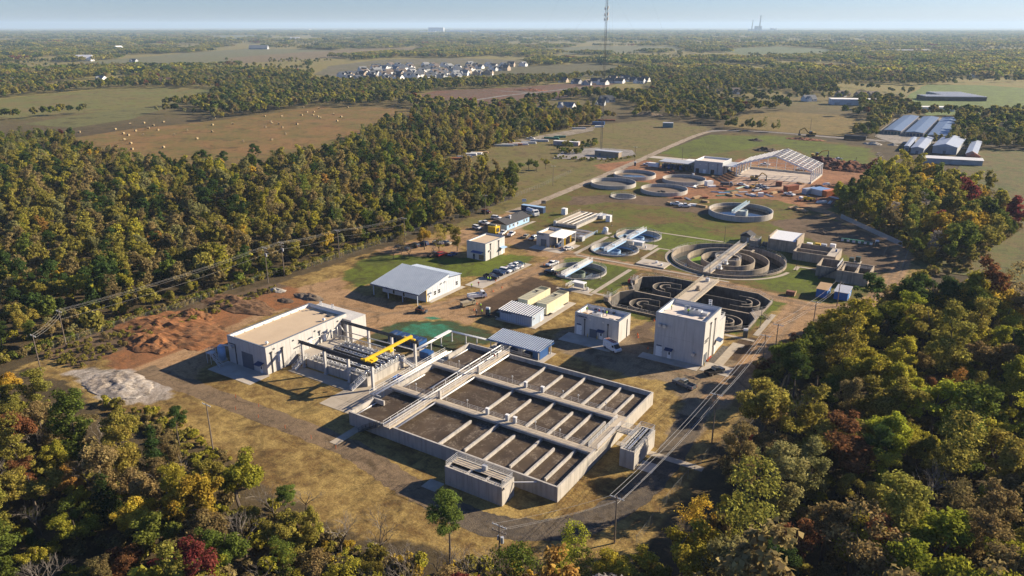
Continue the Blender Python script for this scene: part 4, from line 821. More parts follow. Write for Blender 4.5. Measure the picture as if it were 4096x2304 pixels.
for x, y in ((-89.1, 178.6), (-86.1, 178.6), (-54.2, 178.0), (-54.2, 181.1), (-146.3, 171.0)): bollard(x, y, {-89.1: 'yellow bollard left of the chemical building roller door', -86.1: 'yellow bollard right of the chemical building roller door', -54.2: 'yellow bollard beside the lit roller door of the tall building' if y < 180 else 'yellow bollard at the far jamb of the tall building roller door', -146.3: 'yellow bollard at the porch corner of the grey shed'}[x])
# ---------------------------------------------------------------- oxidation ditch (two race-track channels sunk in the ground)
od = thing('oxidation_ditch', 'sunken pair of dark race-track channels with curved guide walls and a bridge', 'oxidation ditch', (-75, 222, 0))
OUT = _tank_oct(); n_ = len(OUT)
def offs(poly, d):
    out = []; n = len(poly)
    for i in range(n):
        a, b, c = Vector(poly[i - 1]), Vector(poly[i]), Vector(poly[(i + 1) % n])
        e1 = (b - a).normalized(); e2 = (c - b).normalized(); n1 = Vector((e1.y, -e1.x)); n2 = Vector((e2.y, -e2.x)); k = (n1 + n2); k = k / max(.3, k.dot(n1)); out.append(tuple(b + k * d))
    return out
AREA = sum(OUT[i][0] * OUT[(i + 1) % n_][1] - OUT[(i + 1) % n_][0] * OUT[i][1] for i in range(n_))
OO = offs(OUT, .05 if AREA > 0 else -.05); II = offs(OUT, -.4 if AREA > 0 else .4)
for i in range(n_):
    j = (i + 1) % n_
    MB().hexa([(*OO[i], -4.2), (*OO[j], -4.2), (*II[j], -4.2), (*II[i], -4.2), (*OO[i], .42), (*OO[j], .42), (*II[j], .42), (*II[i], .42)]).build('outer_wall', CONCDK, od)
    MB().hexa([(*OO[i], .422), (*OO[j], .422), (*II[j], .422), (*II[i], .422), (*OO[i], .6), (*OO[j], .6), (*II[j], .6), (*II[i], .6)]).build('wall_coping', CONCOLD, od)
    MB().hexa([(*II[i], -4.2), (*II[j], -4.2), (*offs(II, -.03 if AREA > 0 else .03)[j], -4.2), (*offs(II, -.03 if AREA > 0 else .03)[i], -4.2), (*II[i], -.75), (*II[j], -.75), (*offs(II, -.03 if AREA > 0 else .03)[j], -.75), (*offs(II, -.03 if AREA > 0 else .03)[i], -.75)]).build('stained_lining', CONCDK, od)
MB().prism(II, -4.3, -4.0).build('channel_floor', CONCDK, od)
MB().add([(x, y, -3.55) for x, y in II], [tuple(range(n_))] if AREA > 0 else [tuple(range(n_ - 1, -1, -1))]).build('water', DARKW, od)
MB().box(-94.3, 222.35, -4.1, -54.7, 222.85, .0).box(-94.3, 222.34, .003, -54.7, 222.86, .12, 1).build('divider_wall', [CONCDK, CONCOLD], od)
for yc in (213.0, 232.4):
    MB().box(-86.5, yc - .18, -4.1, -59.0, yc + .18, .05).build('median_wall', CONCDK, od)
    for xc, a0 in ((-86.0, 90), (-59.8, -90)):
        for rr_ in (2.6, 5.0): MB().ring(xc, yc - .0, rr_ - .15, rr_ + .15, -4.1, -.02, 24, a0, a0 + 180).ring(xc, yc, rr_ - .15, rr_ + .15, -.018, .1, 24, a0, a0 + 180, 1).build('guide_wall', [CONCDK, CONCOLD], od)
        for rr_ in (2.6, 5.0):
            for s_ in (1, -1):
                if rr_ == 5.0: MB().box(min(xc, xc + (3 if a0 == 90 else -3)), yc + s_ * rr_ - .15, -4.1, max(xc, xc + (3 if a0 == 90 else -3)), yc + s_ * rr_ + .15, .045).build('guide_wall', CONCDK, od)
bdg = MB().box(-78.3, 203.0, .62, -72.5, 246.0, 1.0).build('bridge_deck', DECK, od)
for x in (-78.2, -72.6): railing(od, [(x, 203.2, 1.0), (x, 245.8, 1.0)], 1.15, 3, 2.0, .06, M('bridge_rail', (.62, .55, .42), None, .6, 1) if x < -78 else bpy.data.materials['bridge_rail'])
for yc in (213, 232.4): MB().cyl(-75.4, yc, .9, 1.0, 1.5, 16).cyl(-75.4, yc, .55, 1.5, 2.6, 16).build('aerator_motor', CONCOLD, od); MB().cyl(-75.4, yc, 1.7, -3.2, -2.6, 16).cyl(-75.4, yc, .2, -2.6, 1, 8).build('aerator_rotor', STEELDK, od)
MB().box(-76.4, 242.8, 1.0, -75.2, 244, 2.1).build('control_box', STEEL, od)
railing(od, [(*OO[i], .6) for i in range(n_)] + [(*OO[0], .6)], 1.05, 2, 2.6, .03, ALU)
MB().prism([(-51.6, 217.7), (-54.5, 222.6), (-51.6, 227.4)], .3, .62).build('end_deck', CONCOLD, od)
for (ya, yb) in ((206, 217.5), (227, 238.5)):
    x_ = -97.3; MB().box(x_ - 1.2, ya + 2, .0, x_ + .6, ya + 4.5, 1.5).build('weir_box', CONCOLD, od); railing(od, [(x_ - 1.2, ya + 2, 1.5), (x_ + .6, ya + 2, 1.5), (x_ + .6, ya + 4.5, 1.5), (x_ - 1.2, ya + 4.5, 1.5)], 1.1, 3, 1.2, .05)
MB().box(-99.6, 229.2, .05, -98.3, 230.8, 1.2).build('pump_set', RED, od)
stairs(od, (-48.6, 221.6, 0), (-51.2, 221.9, .9), 1.2, 4, CONCOLD, True)
# ---------------------------------------------------------------- concentric ring ditch
rd = thing('ring_ditch', 'round basin of concentric concrete rings with a long railed bridge', 'ring basin', (-78.3, 274.2, 0))
cx_, cy_ = -78.3, 274.2
for k, (r_, top) in enumerate(((21.3, .85), (15.2, .75), (10.0, .85), (4.95, 1.0))):
    MB().ring(cx_, cy_, r_ - .38, r_, -4.4, -1.3, 96 if k < 2 else 64, mi=1).ring(cx_, cy_, r_ - .38, r_, -1.298, top, 96 if k < 2 else 64).build('ring_wall', [CONCOLD, CONCDK], rd)
MB().disc(cx_, cy_, 21, -4.3, 64).build('basin_floor', CONCDK, rd)
MB().ring(cx_, cy_, 15.2, 20.9, -3.6, -3.1, 64).build('water', BLUEW, rd); MB().ring(cx_, cy_, 10.0, 14.8, -3.6, -2.8, 64).build('water', DARKW, rd); MB().disc(cx_, cy_, 9.6, -2.6, 48).build('water', DARKW, rd)
MB().ring(cx_, cy_, 10.02, 14.7, -2.7, -2.2, 24, 150, 205).build('algae_mat', ALGAE, rd)
MB().box(-80.6, 252.2, .9, -77.6, 296.6, 1.25).build('bridge_deck', DECK, rd)
for x in (-80.5, -77.7): railing(rd, [(x, 252.3, 1.25), (x, 296.4, 1.25)], 1.15, 3, 1.8, .055, ALU)
for y in (254, 264, 274.2, 284.4, 294): MB().box(-80.2, y - .25, -4.2, -79.7, y + .25, .9).box(-78.5, y - .25, -4.2, -78.0, y + .25, .9).build('bridge_pier', CONCOLD, rd)
for y in (259.5, 266.5): MB().box(-77.4, y - 1, 1.0, -75.8, y + 1, 1.25).box(-77.2, y - .6, 1.25, -76.2, y + .6, 2.4).build('aerator_drive', ALU, rd)
MB().ring(cx_, cy_, 4.1, 4.6, 1.0, 1.3, 40).build('hub_deck', DECK, rd); railing(rd, circ_pts(cx_, cy_, 4.8, 1.0, 20), 1.1, 3, 2, .05, ALU); railing(rd, circ_pts(cx_, cy_, 21.1, .85, 60), 1.05, 2, 2.4, .03, ALU)
MB().box(-73.4, 286.8, .8, -72.6, 290, 1.2).build('launder', CONCOLD, rd); MB().box(-77.5, 288, .7, -72.6, 288.6, 1.1).build('launder', CONCOLD, rd)
MB().ring(cx_, cy_ + .6, 22.6, 23.9, -.1, .06, 80, 150, 352).build('path', PATHM, None, kind='structure')
hut = thing('pump_hut', 'small dark shingled hut behind the ring basin bridge', 'hut', (-80, 306, 0)); MB().box(-82.4, 303.6, 0, -77.8, 308.4, 2.6).build('wall', CONCOLD, hut); MB().yprof([(-82.9, 2.6), (-77.3, 2.6), (-80.1, 4.2)], 303.2, 308.8).build('roof', SHINGLE, hut); door(hut, 'y-', 303.6, -79.2, .9, 2, STEEL)
pl = thing('inlet_platform', 'railed concrete inlet platform at the far end of the ring basin bridge', 'platform', (-75.5, 301, 0)); MB().box(-77.4, 299, 0, -73.6, 303, 2.4).build('body', CONCOLD, pl); railing(pl, [(-77.3, 299.1, 2.4), (-73.7, 299.1, 2.4), (-73.7, 302.9, 2.4), (-77.3, 302.9, 2.4), (-77.3, 299.1, 2.4)], 1.1, 3, 1.3, .06, ALU)
for k in range(4): MB().box(-72.8 + k * 1.0, 300.4, 0, -72.2 + k * 1.0, 303.6, 1.5).build('baffle', CONCOLD, pl)
# ---------------------------------------------------------------- near clarifiers
def clarifier(label, cx, cy, r, top, blue=False, well=True, rail=None, water_z=-1.4, launder=True):
    t = thing('clarifier', label, 'clarifier', (cx, cy, 0), group='round clarifier tanks')
    MB().ring(cx, cy, r - .35, r, -4.0, top, 64).build('tank_wall', CONC, t)
    MB().disc(cx, cy, r - .2, -3.8, 48).build('tank_floor', CONCDK, t); MB().disc(cx, cy, r - .3, water_z, 48).build('water', DARKW, t)
    if launder: MB().ring(cx, cy, r - 1.5, r - .37, water_z - .5, water_z + .25, 48).build('launder', OFFBL if blue else M('launder_green', (.22, .24, .12), None, .8, 1), t)
    if well: MB().ring(cx + .2, cy - 1.2, 2.5, 2.7, water_z - .6, .1, 32).build('feed_well', OFFBL if blue else M('feed_well_green', (.22, .27, .20), None, .7, 1), t)
    railing(t, circ_pts(cx, cy, r - .1, top, 44), 1.1, 3, 1.6, .035, ALU)
    return t
ca = clarifier('round clarifier nearest the camera with white railed bridge and green feed well', -120, 231.5, 10.1, .5)
MB().box(-121.5, 220.8, 1.0, -119.9, 242.4, 1.3).build('bridge_deck', WHITEP, ca)
for x in (-121.5, -119.9): railing(ca, [(x, 220.9, 1.3), (x, 242.3, 1.3)], 1.2, 4, 1.1, .05, WHITEP); MB().box(x - .05, 220.8, .75, x + .05, 242.4, 1.28).build('bridge_girder', OFFBL, ca)
MB().cyl(-120.7, 231.5, .8, 1.3, 1.7, 14).box(-121.1, 231, 1.7, -120.3, 232, 2.6).build('drive_unit', STEEL, ca)
cb_ = clarifier('round clarifier with blue scum bridge and blue inner ring, nearer of the linked pair', -121, 264, 9.7, .5, True)
cc_ = clarifier('round clarifier with blue bridge, farther of the linked pair', -121, 287.5, 9.7, .5, True)
for t_, ya, yb in ((cb_, 256.5, 274.5), (cc_, 277.5, 295.5)):
    for x in (-122.2, -120.8): MB().box(x - .08, ya, .9, x + .08, yb, 1.5).build('bridge_girder', OFFBL, t_); railing(t_, [(x, ya, 1.5), (x, yb, 1.5)], 1.15, 3, 1.2, .045, WHITEP)
    MB().box(-122.1, ya, 1.38, -120.9, yb, 1.46).build('bridge_deck', STEEL, t_)
    yc = 264 if t_ is cb_ else 287.5
    MB().cyl(-121.5, yc, .7, 1.5, 2.2, 12).build('drive_unit', OFFBL, t_); MB().bar((-121.5, yc, -.9), (-113, yc - 3, -1.1), .25, .5).bar((-121.5, yc, -.9), (-129, yc + 3, -1.1), .25, .5).build('scraper_arm', OFFBL, t_)
MB().box(-124, 274.6, 0, -118, 277.4, 1.4).build('link_platform', CONC, cb_); railing(cb_, [(-124, 274.7, 1.4), (-124, 277.3, 1.4)], 1.1, 3, 1.2, .05, ALU); MB().box(-117.9, 271, 0, -108.5, 279, .08).build('apron', SLAB, cb_)
def mini_canopy(label, x, y, w=4.6, d=2.4, h=2.5):
    t = thing('control_shelter', label, 'shelter', (x, y, 0)); MB().box(x - w / 2, y - d / 2, h - .25, x + w / 2, y + d / 2, h).build('roof', WHITEP, t)
    for sx in (-1, 1):
        for sy in (-1, 1): MB().box(x + sx * (w / 2 - .15) - .06, y + sy * (d / 2 - .15) - .06, .05, x + sx * (w / 2 - .15) + .06, y + sy * (d / 2 - .15) + .06, h - .25).build('post', STEEL, t)
    MB().box(x - w / 2 + .4, y - .2, .5, x + w / 2 - .4, y + .3, 1.9).build('panel_board', STEEL, t); MB().box(x - w / 2 - .8, y - d / 2 - 1.2, -.05, x + w / 2 + 2.4, y + d / 2 + .8, .1).build('slab', SLAB, t); MB().box(x + w / 2 + .7, y - .3, .1, x + w / 2 + 1.2, y + .3, 1.1).build('cabinet', STEEL, t)
    return t
mc = mini_canopy('white roofed control shelter beside the nearest clarifier', -111, 214.6); railing(mc, [(-114.6, 213.4, .1), (-114.6, 218, .1)], 1.1, 3, 1.3, .05, WHITEP); railing(mc, [(-115.6, 213.4, .1), (-115.6, 218, .1)], 1.1, 3, 1.3, .05, WHITEP)
mini_canopy('white roofed control shelter between the linked clarifiers', -114.6, 272.6)
vb = thing('valve_slab', 'raised concrete slab with round hatches between the clarifiers and ring basin', 'slab', (-100, 254, 0)); MB().box(-106.0, 250.6, 0, -94.8, 257.6, .55).build('slab', SLAB, vb); MB().cyl(-99.4, 255, .5, .55, 1.3, 12).cyl(-96.6, 253, .45, .55, 1.2, 12).build('vent_pipe', WHITEP, vb); MB().box(-103.6, 252, .552, -101.4, 254.2, .66).build('hatch', PATHM, vb)
# ---------------------------------------------------------------- far round tanks
def round_tank(label, cx, cy, r, h, fill, wz=.25, rail=False):
    t = thing('round_tank', label, 'tank', (cx, cy, 0), group='round tanks by the building site'); MB().ring(cx, cy, r - .4, r, -.2, h, 64).build('tank_wall', CONC, t); MB().disc(cx, cy, r - .3, wz, 48).build('tank_contents', fill, t)
    if rail: railing(t, circ_pts(cx, cy, r - .1, h, 36), 1.0, 2, 1.6, .03, ALU)
    return t
f1 = round_tank('far left round tank holding a blue puddle on brown sludge', -177.5, 410.4, 12.4, 2.0, SLUDGE); MB().add([(-177.5 + 7.5 * math.cos(a) * (1 + .25 * math.sin(3 * a)), 409 + 5.5 * math.sin(a) * (1 + .2 * math.cos(5 * a)), .29) for a in np.linspace(0, 2 * math.pi, 40, False)], [tuple(range(40))]).build('puddle', BLUEW, f1)
round_tank('left round tank of the four, empty and dark inside', -177.2, 380.3, 12.7, 2.1, CONCDK, .1)
f3 = round_tank('right rear round tank with pale rim and wet sludge inside', -147.4, 412.1, 12.3, 2.0, SLUDGE); MB().box(-147, 423.6, 2, -145.8, 424.3, 3).build('gate_head', WHITEP, f3)
f4 = round_tank('front round tank of the four with a rubble pile on its floor', -146.5, 379.4, 12.5, 2.0, SLUDGE)
mb = MB(); rr = random.Random(4)
for k in range(26):
    a, d = rr.uniform(0, 6.28), rr.uniform(0, 2.6); x, y, s_ = -147 + d * math.cos(a), 378 + d * math.sin(a), rr.uniform(.3, .8); mb.cyl(x, y, s_, .2, .25 + s_ * .9, 5, s_ * .5)
mb.build('rubble_heap', CONCDK, f4)
pp = thing('pump_pit', 'small railed round pit in the grass before the four tanks', 'pit', (-159.7, 355.8, 0)); MB().ring(-159.7, 355.8, 6.2, 6.7, -4, .45, 48).build('wall', CONC, pp); MB().disc(-159.7, 355.8, 6.4, -3, 40).build('water', DARKW, pp); railing(pp, circ_pts(-159.7, 355.8, 6.5, .45, 28), 1.1, 3, 1.4, .035, ALU)
bc = thing('clarifier', 'large raised round clarifier with pale blue bridge on the far lawn', 'clarifier', (-96.2, 350, 0)); MB().ring(-96.2, 350, 14.3, 14.75, -.2, 2.6, 80).build('tank_wall', CONC, bc); MB().disc(-96.2, 350, 14.4, .25, 64).build('water', DARKW, bc); MB().ring(-96.2, 350, 13.2, 14.28, .1, 1.2, 64).build('launder', CONCOLD, bc)
MB().ring(-95.4, 349, 2.6, 2.8, .1, 2.6, 32).disc(-95.4, 349, 2.6, 2.2, 24).build('feed_well', M('pale_enamel', (.5, .58, .58), None, .6, 1), bc)
MB().box(-97.6, 340.0, 2.7, -96.2, 364.4, 2.95).build('bridge_deck', STEEL, bc)
for x in (-97.6, -96.2): railing(bc, [(x, 340.2, 2.95), (x, 364.2, 2.95)], 1.15, 4, 1.2, .06, M('pale_blue_rail', (.5, .68, .78), None, .5, 1) if x < -97 else bpy.data.materials['pale_blue_rail'])
# ---------------------------------------------------------------- mid-site buildings
smb = flat_roof_building('pump_building', 'small square concrete building with tan roof beside the tree shaded parking', -164.6, 223.2, -155.9, 236.6, 6.9, TANROOF, pan=(3, 5), drop=.5)
awning(smb, 'y-', 223.15, -159.3, 5.0, 3.4, 1.6, BLUE); door(smb, 'y-', 223.15, -161.2, 1.0, 2.2, DOORG, window=True); MB().box(-158.8, 222.95, .3, -156.6, 223.12, 2.2).build('brown_panel', M('weathered_board', (.24, .17, .10), None, .9, 1), smb)
awning(smb, 'x+', -155.85, 234.2, 3.0, 3.2, 1.8, OFFBL); door(smb, 'x+', -155.85, 234.4, 1.0, 2.2, WHITEP)
for u in (226.6, 232.2): downspout(smb, 'x+', -155.84, u, 6.3, STEELDK)
MB().box(-155.8, 225.4, 3.4, -155.3, 226.0, 3.9).build('flood_lamp', STEEL, smb)
of = thing('office_building', 'long single storey pale blue office with dark shingle roof', 'building', (-178, 274.5, 0))
MB().box(-182.2, 265.2, 0, -173.6, 284.0, 2.7).build('wall', OFFBL, of); MB().yprof([(-182.8, 2.62), (-173.0, 2.62), (-177.9, 4.5)], 264.6, 284.6).build('roof', SHINGLE, of)
for u in (267.5, 270.5, 274, 279.5, 281.8): window_x(of, -173.6, u, .9, 1.2, 1.2)
door(of, 'x+', -173.6, 272.3, 1.0, 2.1, WHITEP); MB().box(-181, 265.13, .1, -176.5, 265.19, 2.4).build('garage_door', WHITEP, of)
MB().cyl(-176.4, 272, .5, 3.6, 4.9, 10).cyl(-176.4, 272, .6, 4.9, 5.2, 10).build('roof_vent', WHITEP, of); MB().cyl(-177, 279, .12, 4.2, 5.4, 8).build('flue', STEELDK, of)
hw = flat_roof_building('headworks_building', 'pale concrete building with slate roller door and white canopy at its right end', -151.2, 253.2, -145.2, 263.6, 5.4, TANROOF, pan=(2, 3), drop=1.0)
text(hw, 'HEADWORKS', (-150.9, 253.08, 4.55), .5, (R(90), 0, 0), STEELDK); roller_door(hw, 'y-', 253.15, -147.8, 2.6, 2.9, DOORG)
hc = thing('loading_canopy', 'white ribbed canopy over a screenings conveyor beside the headworks', 'canopy', (-141.9, 258.5, 0))
rib_roof(hc, -145.0, -138.6, [(253.0, 4.6), (264.0, 5.0)], .6, WHITEP, WHITEP)
for (x, y) in ((-138.9, 253.4), (-138.9, 263.6), (-144.6, 263.6), (-139.5, 253.4)): MB().box(x - .13, y - .13, 0, x + .13, y + .13, 4.6).build('post', STEEL, hc)
MB().box(-139.0, 253.7, 0, -138.7, 263.4, 1.2).build('kerb_wall', SLAB, hc); MB().box(-144.8, 259.5, 0, -139.3, 259.8, 4.2).build('back_wall', CONCOLD, hc)
for k, y in enumerate((255.0, 255.5, 259.8, 260.4)): MB().box(-139.3, y, 0, -139.1, y + .18, 4.3).build('guard_post', SAFETY, hc)
MB().tube((-142.6, 255, .8), (-140.8, 258.6, 3.8), .3, 10).box(-141.6, 258.0, 3.2, -140.2, 259.2, 4.2).build('conveyor', WHITEP, hc); MB().box(-143.6, 254.2, 0, -141.4, 256.4, 1.1).build('bin', NAVY, hc)
for x, lab in ((-149.2, 'yellow bollard left of the headworks roller door'), (-146.4, 'yellow bollard right of the headworks roller door'), (-144.3, 'left yellow bollard under the white canopy edge'), (-142.5, 'right yellow bollard under the white canopy edge')): bollard(x, 252.6, lab)
ut = thing('channel_tank', 'open concrete channel tank crossed by long white pipes on the lawn', 'tank', (-155.5, 297, 0))
for a in ((-161.2, 284.6, -149.4, 285), (-161.2, 310.4, -149.4, 310.8), (-161.2, 285, -160.8, 310.4), (-149.8, 285, -149.4, 310.4)): MB().box(a[0], a[1], 0, a[2], a[3], 1.3).build('wall', CONC, ut)
MB().box(-160.8, 285, .05, -149.8, 310.4, .15).build('floor', CONCDK, ut); MB().box(-160.7, 285, .15, -158.9, 310.4, .9).build('sloped_bench', SLAB, ut)
for i, x in enumerate((-157.6, -156.9, -155.2, -154.5, -152.6, -151.9)): MB().tube((x, 285.5, 1.5), (x, 309.5, 1.5), .13, 8).build('pipe', WHITEP if i % 2 else DECK, ut)
railing(ut, [(-161.1, 284.8, 1.3), (-161.1, 310.6, 1.3)], 1.1, 2, 2.4, .06, CONCOLD); railing(ut, [(-149.5, 284.8, 1.3), (-149.5, 310.6, 1.3)], 1.1, 3, 2.4, .05, ALU); MB().box(-151, 306, 0, -147, 311, 1.6).build('end_platform', ALU, ut)
MB().box(-160.9, 284, 0, -159.6, 285.2, 2.1).build('cabinet', STEEL, ut)
sc_ = thing('screen_channel', 'grey screening channel of pipes and grating behind the white canopy', 'tank', (-142.5, 275, 0)); MB().box(-147.2, 267, 0, -138.4, 281, 1.0).build('body', CONCOLD, sc_)
for k in range(8): MB().tube((-146.8, 268 + k * 1.6, 1.5), (-139, 268 + k * 1.6, 1.5), .12, 6).build('pipe', (ALU, OFFBL, STEELDK)[k % 3], sc_)
MB().box(-139.6, 267.6, 0, -137.6, 270, 2.0).build('motor_cabinet', STEEL, sc_); railing(sc_, [(-138.3, 270, .1), (-138.3, 283, .1)], 1.2, 3, 1.4, .06, OFFBL)
for (x, y, lab) in ((-167, 305.4, 'white kiosk cabinet left of the channel tank on the lawn'), (-143.2, 304.4, 'white kiosk cabinet right of the channel tank on the lawn')):
    k_ = thing('kiosk', lab, 'kiosk', (x, y, 0), group='white kiosk cabinets'); MB().box(x - 1.1, y - 1.1, .1, x + 1.1, y + 1.1, 2.8).build('body', WHITEP, k_); MB().box(x - 1.2, y - 1.2, 2.8, x + 1.2, y + 1.2, 2.92).build('lid', WHITEP, k_); MB().box(x - 1.4, y - 1.4, 0, x + 1.4, y + 1.4, .1).build('plinth', SLAB, k_); MB().box(x + 1.1, y - .5, .2, x + 1.13, y + .5, 2.3).build('door', STEEL, k_)
ct = thing('chemical_tote', 'white round chemical tank on a slab beside the linked clarifiers', 'tank', (-135.2, 284.6, 0)); MB().cyl(-135.2, 284.6, 1.1, .1, 2.4, 20).cyl(-135.2, 284.6, 1.1, 2.4, 2.8, 20, .5).build('tank_body', WHITEP, ct, smooth=True); MB().box(-137, 283, 0, -133, 286.4, .1).build('slab', SLAB, ct)
MB().cyl(-136.1, 283.6, .35, .1, 1.2, 10).build('pump', WHITEP, ct)
# white roofed building and sludge tanks on the right
wb = thing('filter_building', 'concrete building with bright white roof beside the ring basin', 'building', (-64.2, 304, 0)); MB().box(-69.6, 298, 0, -58.8, 309.6, 4.6).build('wall', CONCOLD, wb); MB().hexa([(-69.2, 297.7, 4.6), (-59.1, 297.7, 4.6), (-59.1, 309.8, 4.6), (-69.2, 309.8, 4.6), (-69.2, 297.7, 4.75), (-59.1, 297.7, 4.75), (-59.1, 309.8, 5.4), (-69.2, 309.8, 5.4)]).build('roof', WHITEP, wb)
for x in (-69.7, -59.05): MB().box(x, 297.6, 0, x + .5, 309.9, 5.7).build('gable_wall', CONCOLD, wb)
stairs(wb, (-58.2, 294, 0), (-58.2, 297.8, 2.0), 1.2, 6, ALU)
def open_tank(label, x0, y0, x1, y1, h, water_z, mat=None, split=None):
    t = thing('sludge_tank', label, 'tank', ((x0 + x1) / 2, (y0 + y1) / 2, 0), group='open sludge tanks'); w = .35; mat = mat or CONCOLD
    for a in ((x0, y0, x1, y0 + w), (x0, y1 - w, x1, y1), (x0, y0 + w, x0 + w, y1 - w), (x1 - w, y0 + w, x1, y1 - w)): MB().box(a[0], a[1], 0, a[2], a[3], h).build('wall', mat, t)
    MB().box(x0 + w, y0 + w, 0, x1 - w, y1 - w, water_z).build('tank_contents', CONCDK, t)
    if split: MB().box(split - .2, y0 + w, 0, split + .2, y1 - w, h - .2).build('partition', mat, t)
    return t
t1 = open_tank('long open sludge tank next to the white roofed building', -58, 289.2, -42.6, 302.5, 3.4, 1.3); MB().box(-57.6, 295, 0, -46, 295.4, 3.2).build('partition', CONCOLD, t1); MB().box(-46, 289.6, 3.0, -43, 302, 3.3).build('deck', SLAB, t1); MB().box(-44.2, 297, 3.3, -43.6, 297.6, 4.2).build('drum', BLUE, t1)
for k, (x, y, c0) in enumerate(((-55, 303.6, WHITEP), (-52, 304.2, SAFETY), (-49.6, 303.4, STEEL), (-46.5, 304.6, WHITEP))): MB().box(x - 1, y - .8, 0, x + 1, y + .8, 3.6 + .2 * k).build('equipment', c0, t1)
t2 = open_tank('tall square sludge tank with left wall in sun, right of the ring basin', -46.2, 273.4, -37.6, 284.2, 3.9, 1.0); t3 = open_tank('outermost tall sludge tank next to the dirt road', -38.8, 269.8, -28.4, 282.2, 4.4, 1.2, split=-33); railing(t3, [(-38.6, 276, 4.4), (-28.6, 276, 4.4)], 1.0, 3, 1.6, .05); railing(t2, [(-39.3, 273.5, 3.9), (-39.3, 284, 3.9)], 1.1, 3, 1.6, .06, WHITEP)
stairs(t2, (-44.6, 270.6, 0), (-39.2, 272.6, 3.9), 1.1, 12, STEELDK)
for (x0, y0, x1, y1, h, lab, rf) in ((-41.2, 250.2, -37.8, 256.8, 2.8, 'left bright blue shed with brown roof by the dirt road', WOOD), (-35.8, 251.2, -31.6, 258.2, 2.6, 'right bright blue shed with grey roof by the dirt road', STEEL)):
    s_ = thing('shed', lab, 'shed', ((x0 + x1) / 2, (y0 + y1) / 2, 0), group='blue sheds'); MB().box(x0, y0, 0, x1, y1, h).build('wall', M('bright_blue_paint', (.03, .16, .48), (.025, .13, .40), .6, 1) if x0 < -40 else bpy.data.materials['bright_blue_paint'], s_); MB().hexa([(x0 - .2, y0 - .2, h), (x1 + .2, y0 - .2, h), (x1 + .2, y1 + .2, h), (x0 - .2, y1 + .2, h), (x0 - .2, y0 - .2, h + .1), (x1 + .2, y0 - .2, h + .1), (x1 + .2, y1 + .2, h + .45), (x0 - .2, y1 + .2, h + .45)]).build('roof', rf, s_); door(s_, 'x+', x1, (y0 + y1) / 2, 1.0, 2.0, WHITEP)
bx = thing('plywood_box', 'red-brown plywood box standing beside the dirt road loop', 'box', (-48.6, 247.6, 0)); MB().box(-50, 246.6, 0, -47.4, 248.2, 1.4).build('box', M('red_ply', (.25, .10, .06), None, .8, 1), bx); MB().bar((-47.2, 246.4, 0), (-47.0, 248, 1.6), .1, .9).build('loose_sheet', WOOD, bx)
for i in range(11):
    x, y = -46.6 + i * 1.1, 327.3 + .1 * (i % 3); t_ = thing('tote_tank', 'green and white tote tank in the row by the dirt track', 'tote', (x, y, 0), group='row of tote tanks'); MB().box(x - .48, y - .55, .15, x + .48, y + .55, 1.1).build('bottle', (WHITEP, GREENP)[i % 2], t_); MB().box(x - .5, y - .57, 0, x + .5, y + .57, .15).build('pallet', BLACKM, t_); MB().box(x - .48, y - .55, 1.1, x + .48, y + .55, 1.25).build('cover', GREENP, t_)
ft = thing('transformer', 'green electrical transformer boxes on a slab right of the sludge tank', 'transformer', (-37.4, 297.5, 0)); MB().box(-38.8, 296, .15, -37.2, 298, 2.0).build('body', M('transformer_green', (.05, .07, .05), None, .5, 1), ft); MB().box(-36.9, 298.2, .15, -35.2, 300, 2.2).build('body', bpy.data.materials['transformer_green'], ft); MB().box(-39.2, 295.6, 0, -34.8, 300.4, .15).build('slab', SLAB, ft)
for x0, y0, x1, y1 in ((-132.8, 250.5, -131.0, 280), (-105.8, 212.6, -104.2, 243.5), (-107.6, 258.4, -106.2, 276), (-104, 212.6, -98.6, 213.8), (-118, 210.6, -104.3, 212.2), (-130.8, 248.6, -106.2, 249.8), (-131, 280.2, -129, 296), (-127, 298, -88, 299.2), (-106, 248.8, -70, 249.8), (-106.1, 275, -100.6, 276), (-49.4, 206, -47.8, 226), (-56.5, 201.2, -47.8, 202.6), (-54.6, 276, -53, 281), (-53, 280.2, -46.3, 281.4), (-172.9, 264.4, -171.2, 286)):
    slab('path', x0, y0, x1, y1, .06, PATHM)
slab('parking_pad', -146.2, 196.6, -138.8, 229.4, .04); slab('apron', -151.5, 247.5, -137, 253.1, .05); slab('apron', -138.6, 253.5, -135.4, 262, .05)
# ---------------------------------------------------------------- building site: steel frame hall, block building, pump canopy
sf = thing('steel_frame_hall', 'bare steel frame of a large gabled hall over a pale concrete slab', 'steel frame', (-105.7, 460, 0))
SX0, SX1, SY0, SY1 = -127.6, -84.2, 444.5, 474.6; RX = (SX0 + SX1) / 2; EH, RH = 6.9, 14.0
MB().box(SX0, SY0, -.1, SX1, SY1, .12).build('floor_slab', M('new_slab', (.56, .47, .38), (.46, .37, .28), .9, .3), sf)
MB().box(SX0 - .1, SY1 - .5, .12, SX1 + .1, SY1, 1.2).build('stem_wall', CONC, sf); MB().box(SX1 - .5, SY0, .12, SX1, SY1 - .52, 1.0).build('stem_wall', CONC, sf); MB().box(SX0, SY0 + .2, .12, SX0 + .4, SY1 - .52, 1.0).build('stem_wall', CONC, sf)
for k in range(6):
    y = SY0 + .4 + k * (SY1 - SY0 - .8) / 5
    mb = MB(); mb.bar((SX0 + .3, y, 0), (SX0 + .6, y, EH), .35, .6).bar((SX1 - .3, y, 0), (SX1 - .6, y, EH), .35, .6).bar((SX0 + .4, y, EH), (RX, y, RH), .35, .9).bar((SX1 - .4, y, EH), (RX, y, RH), .35, .9)
    mb.build('portal_frame', WHITEP, sf)
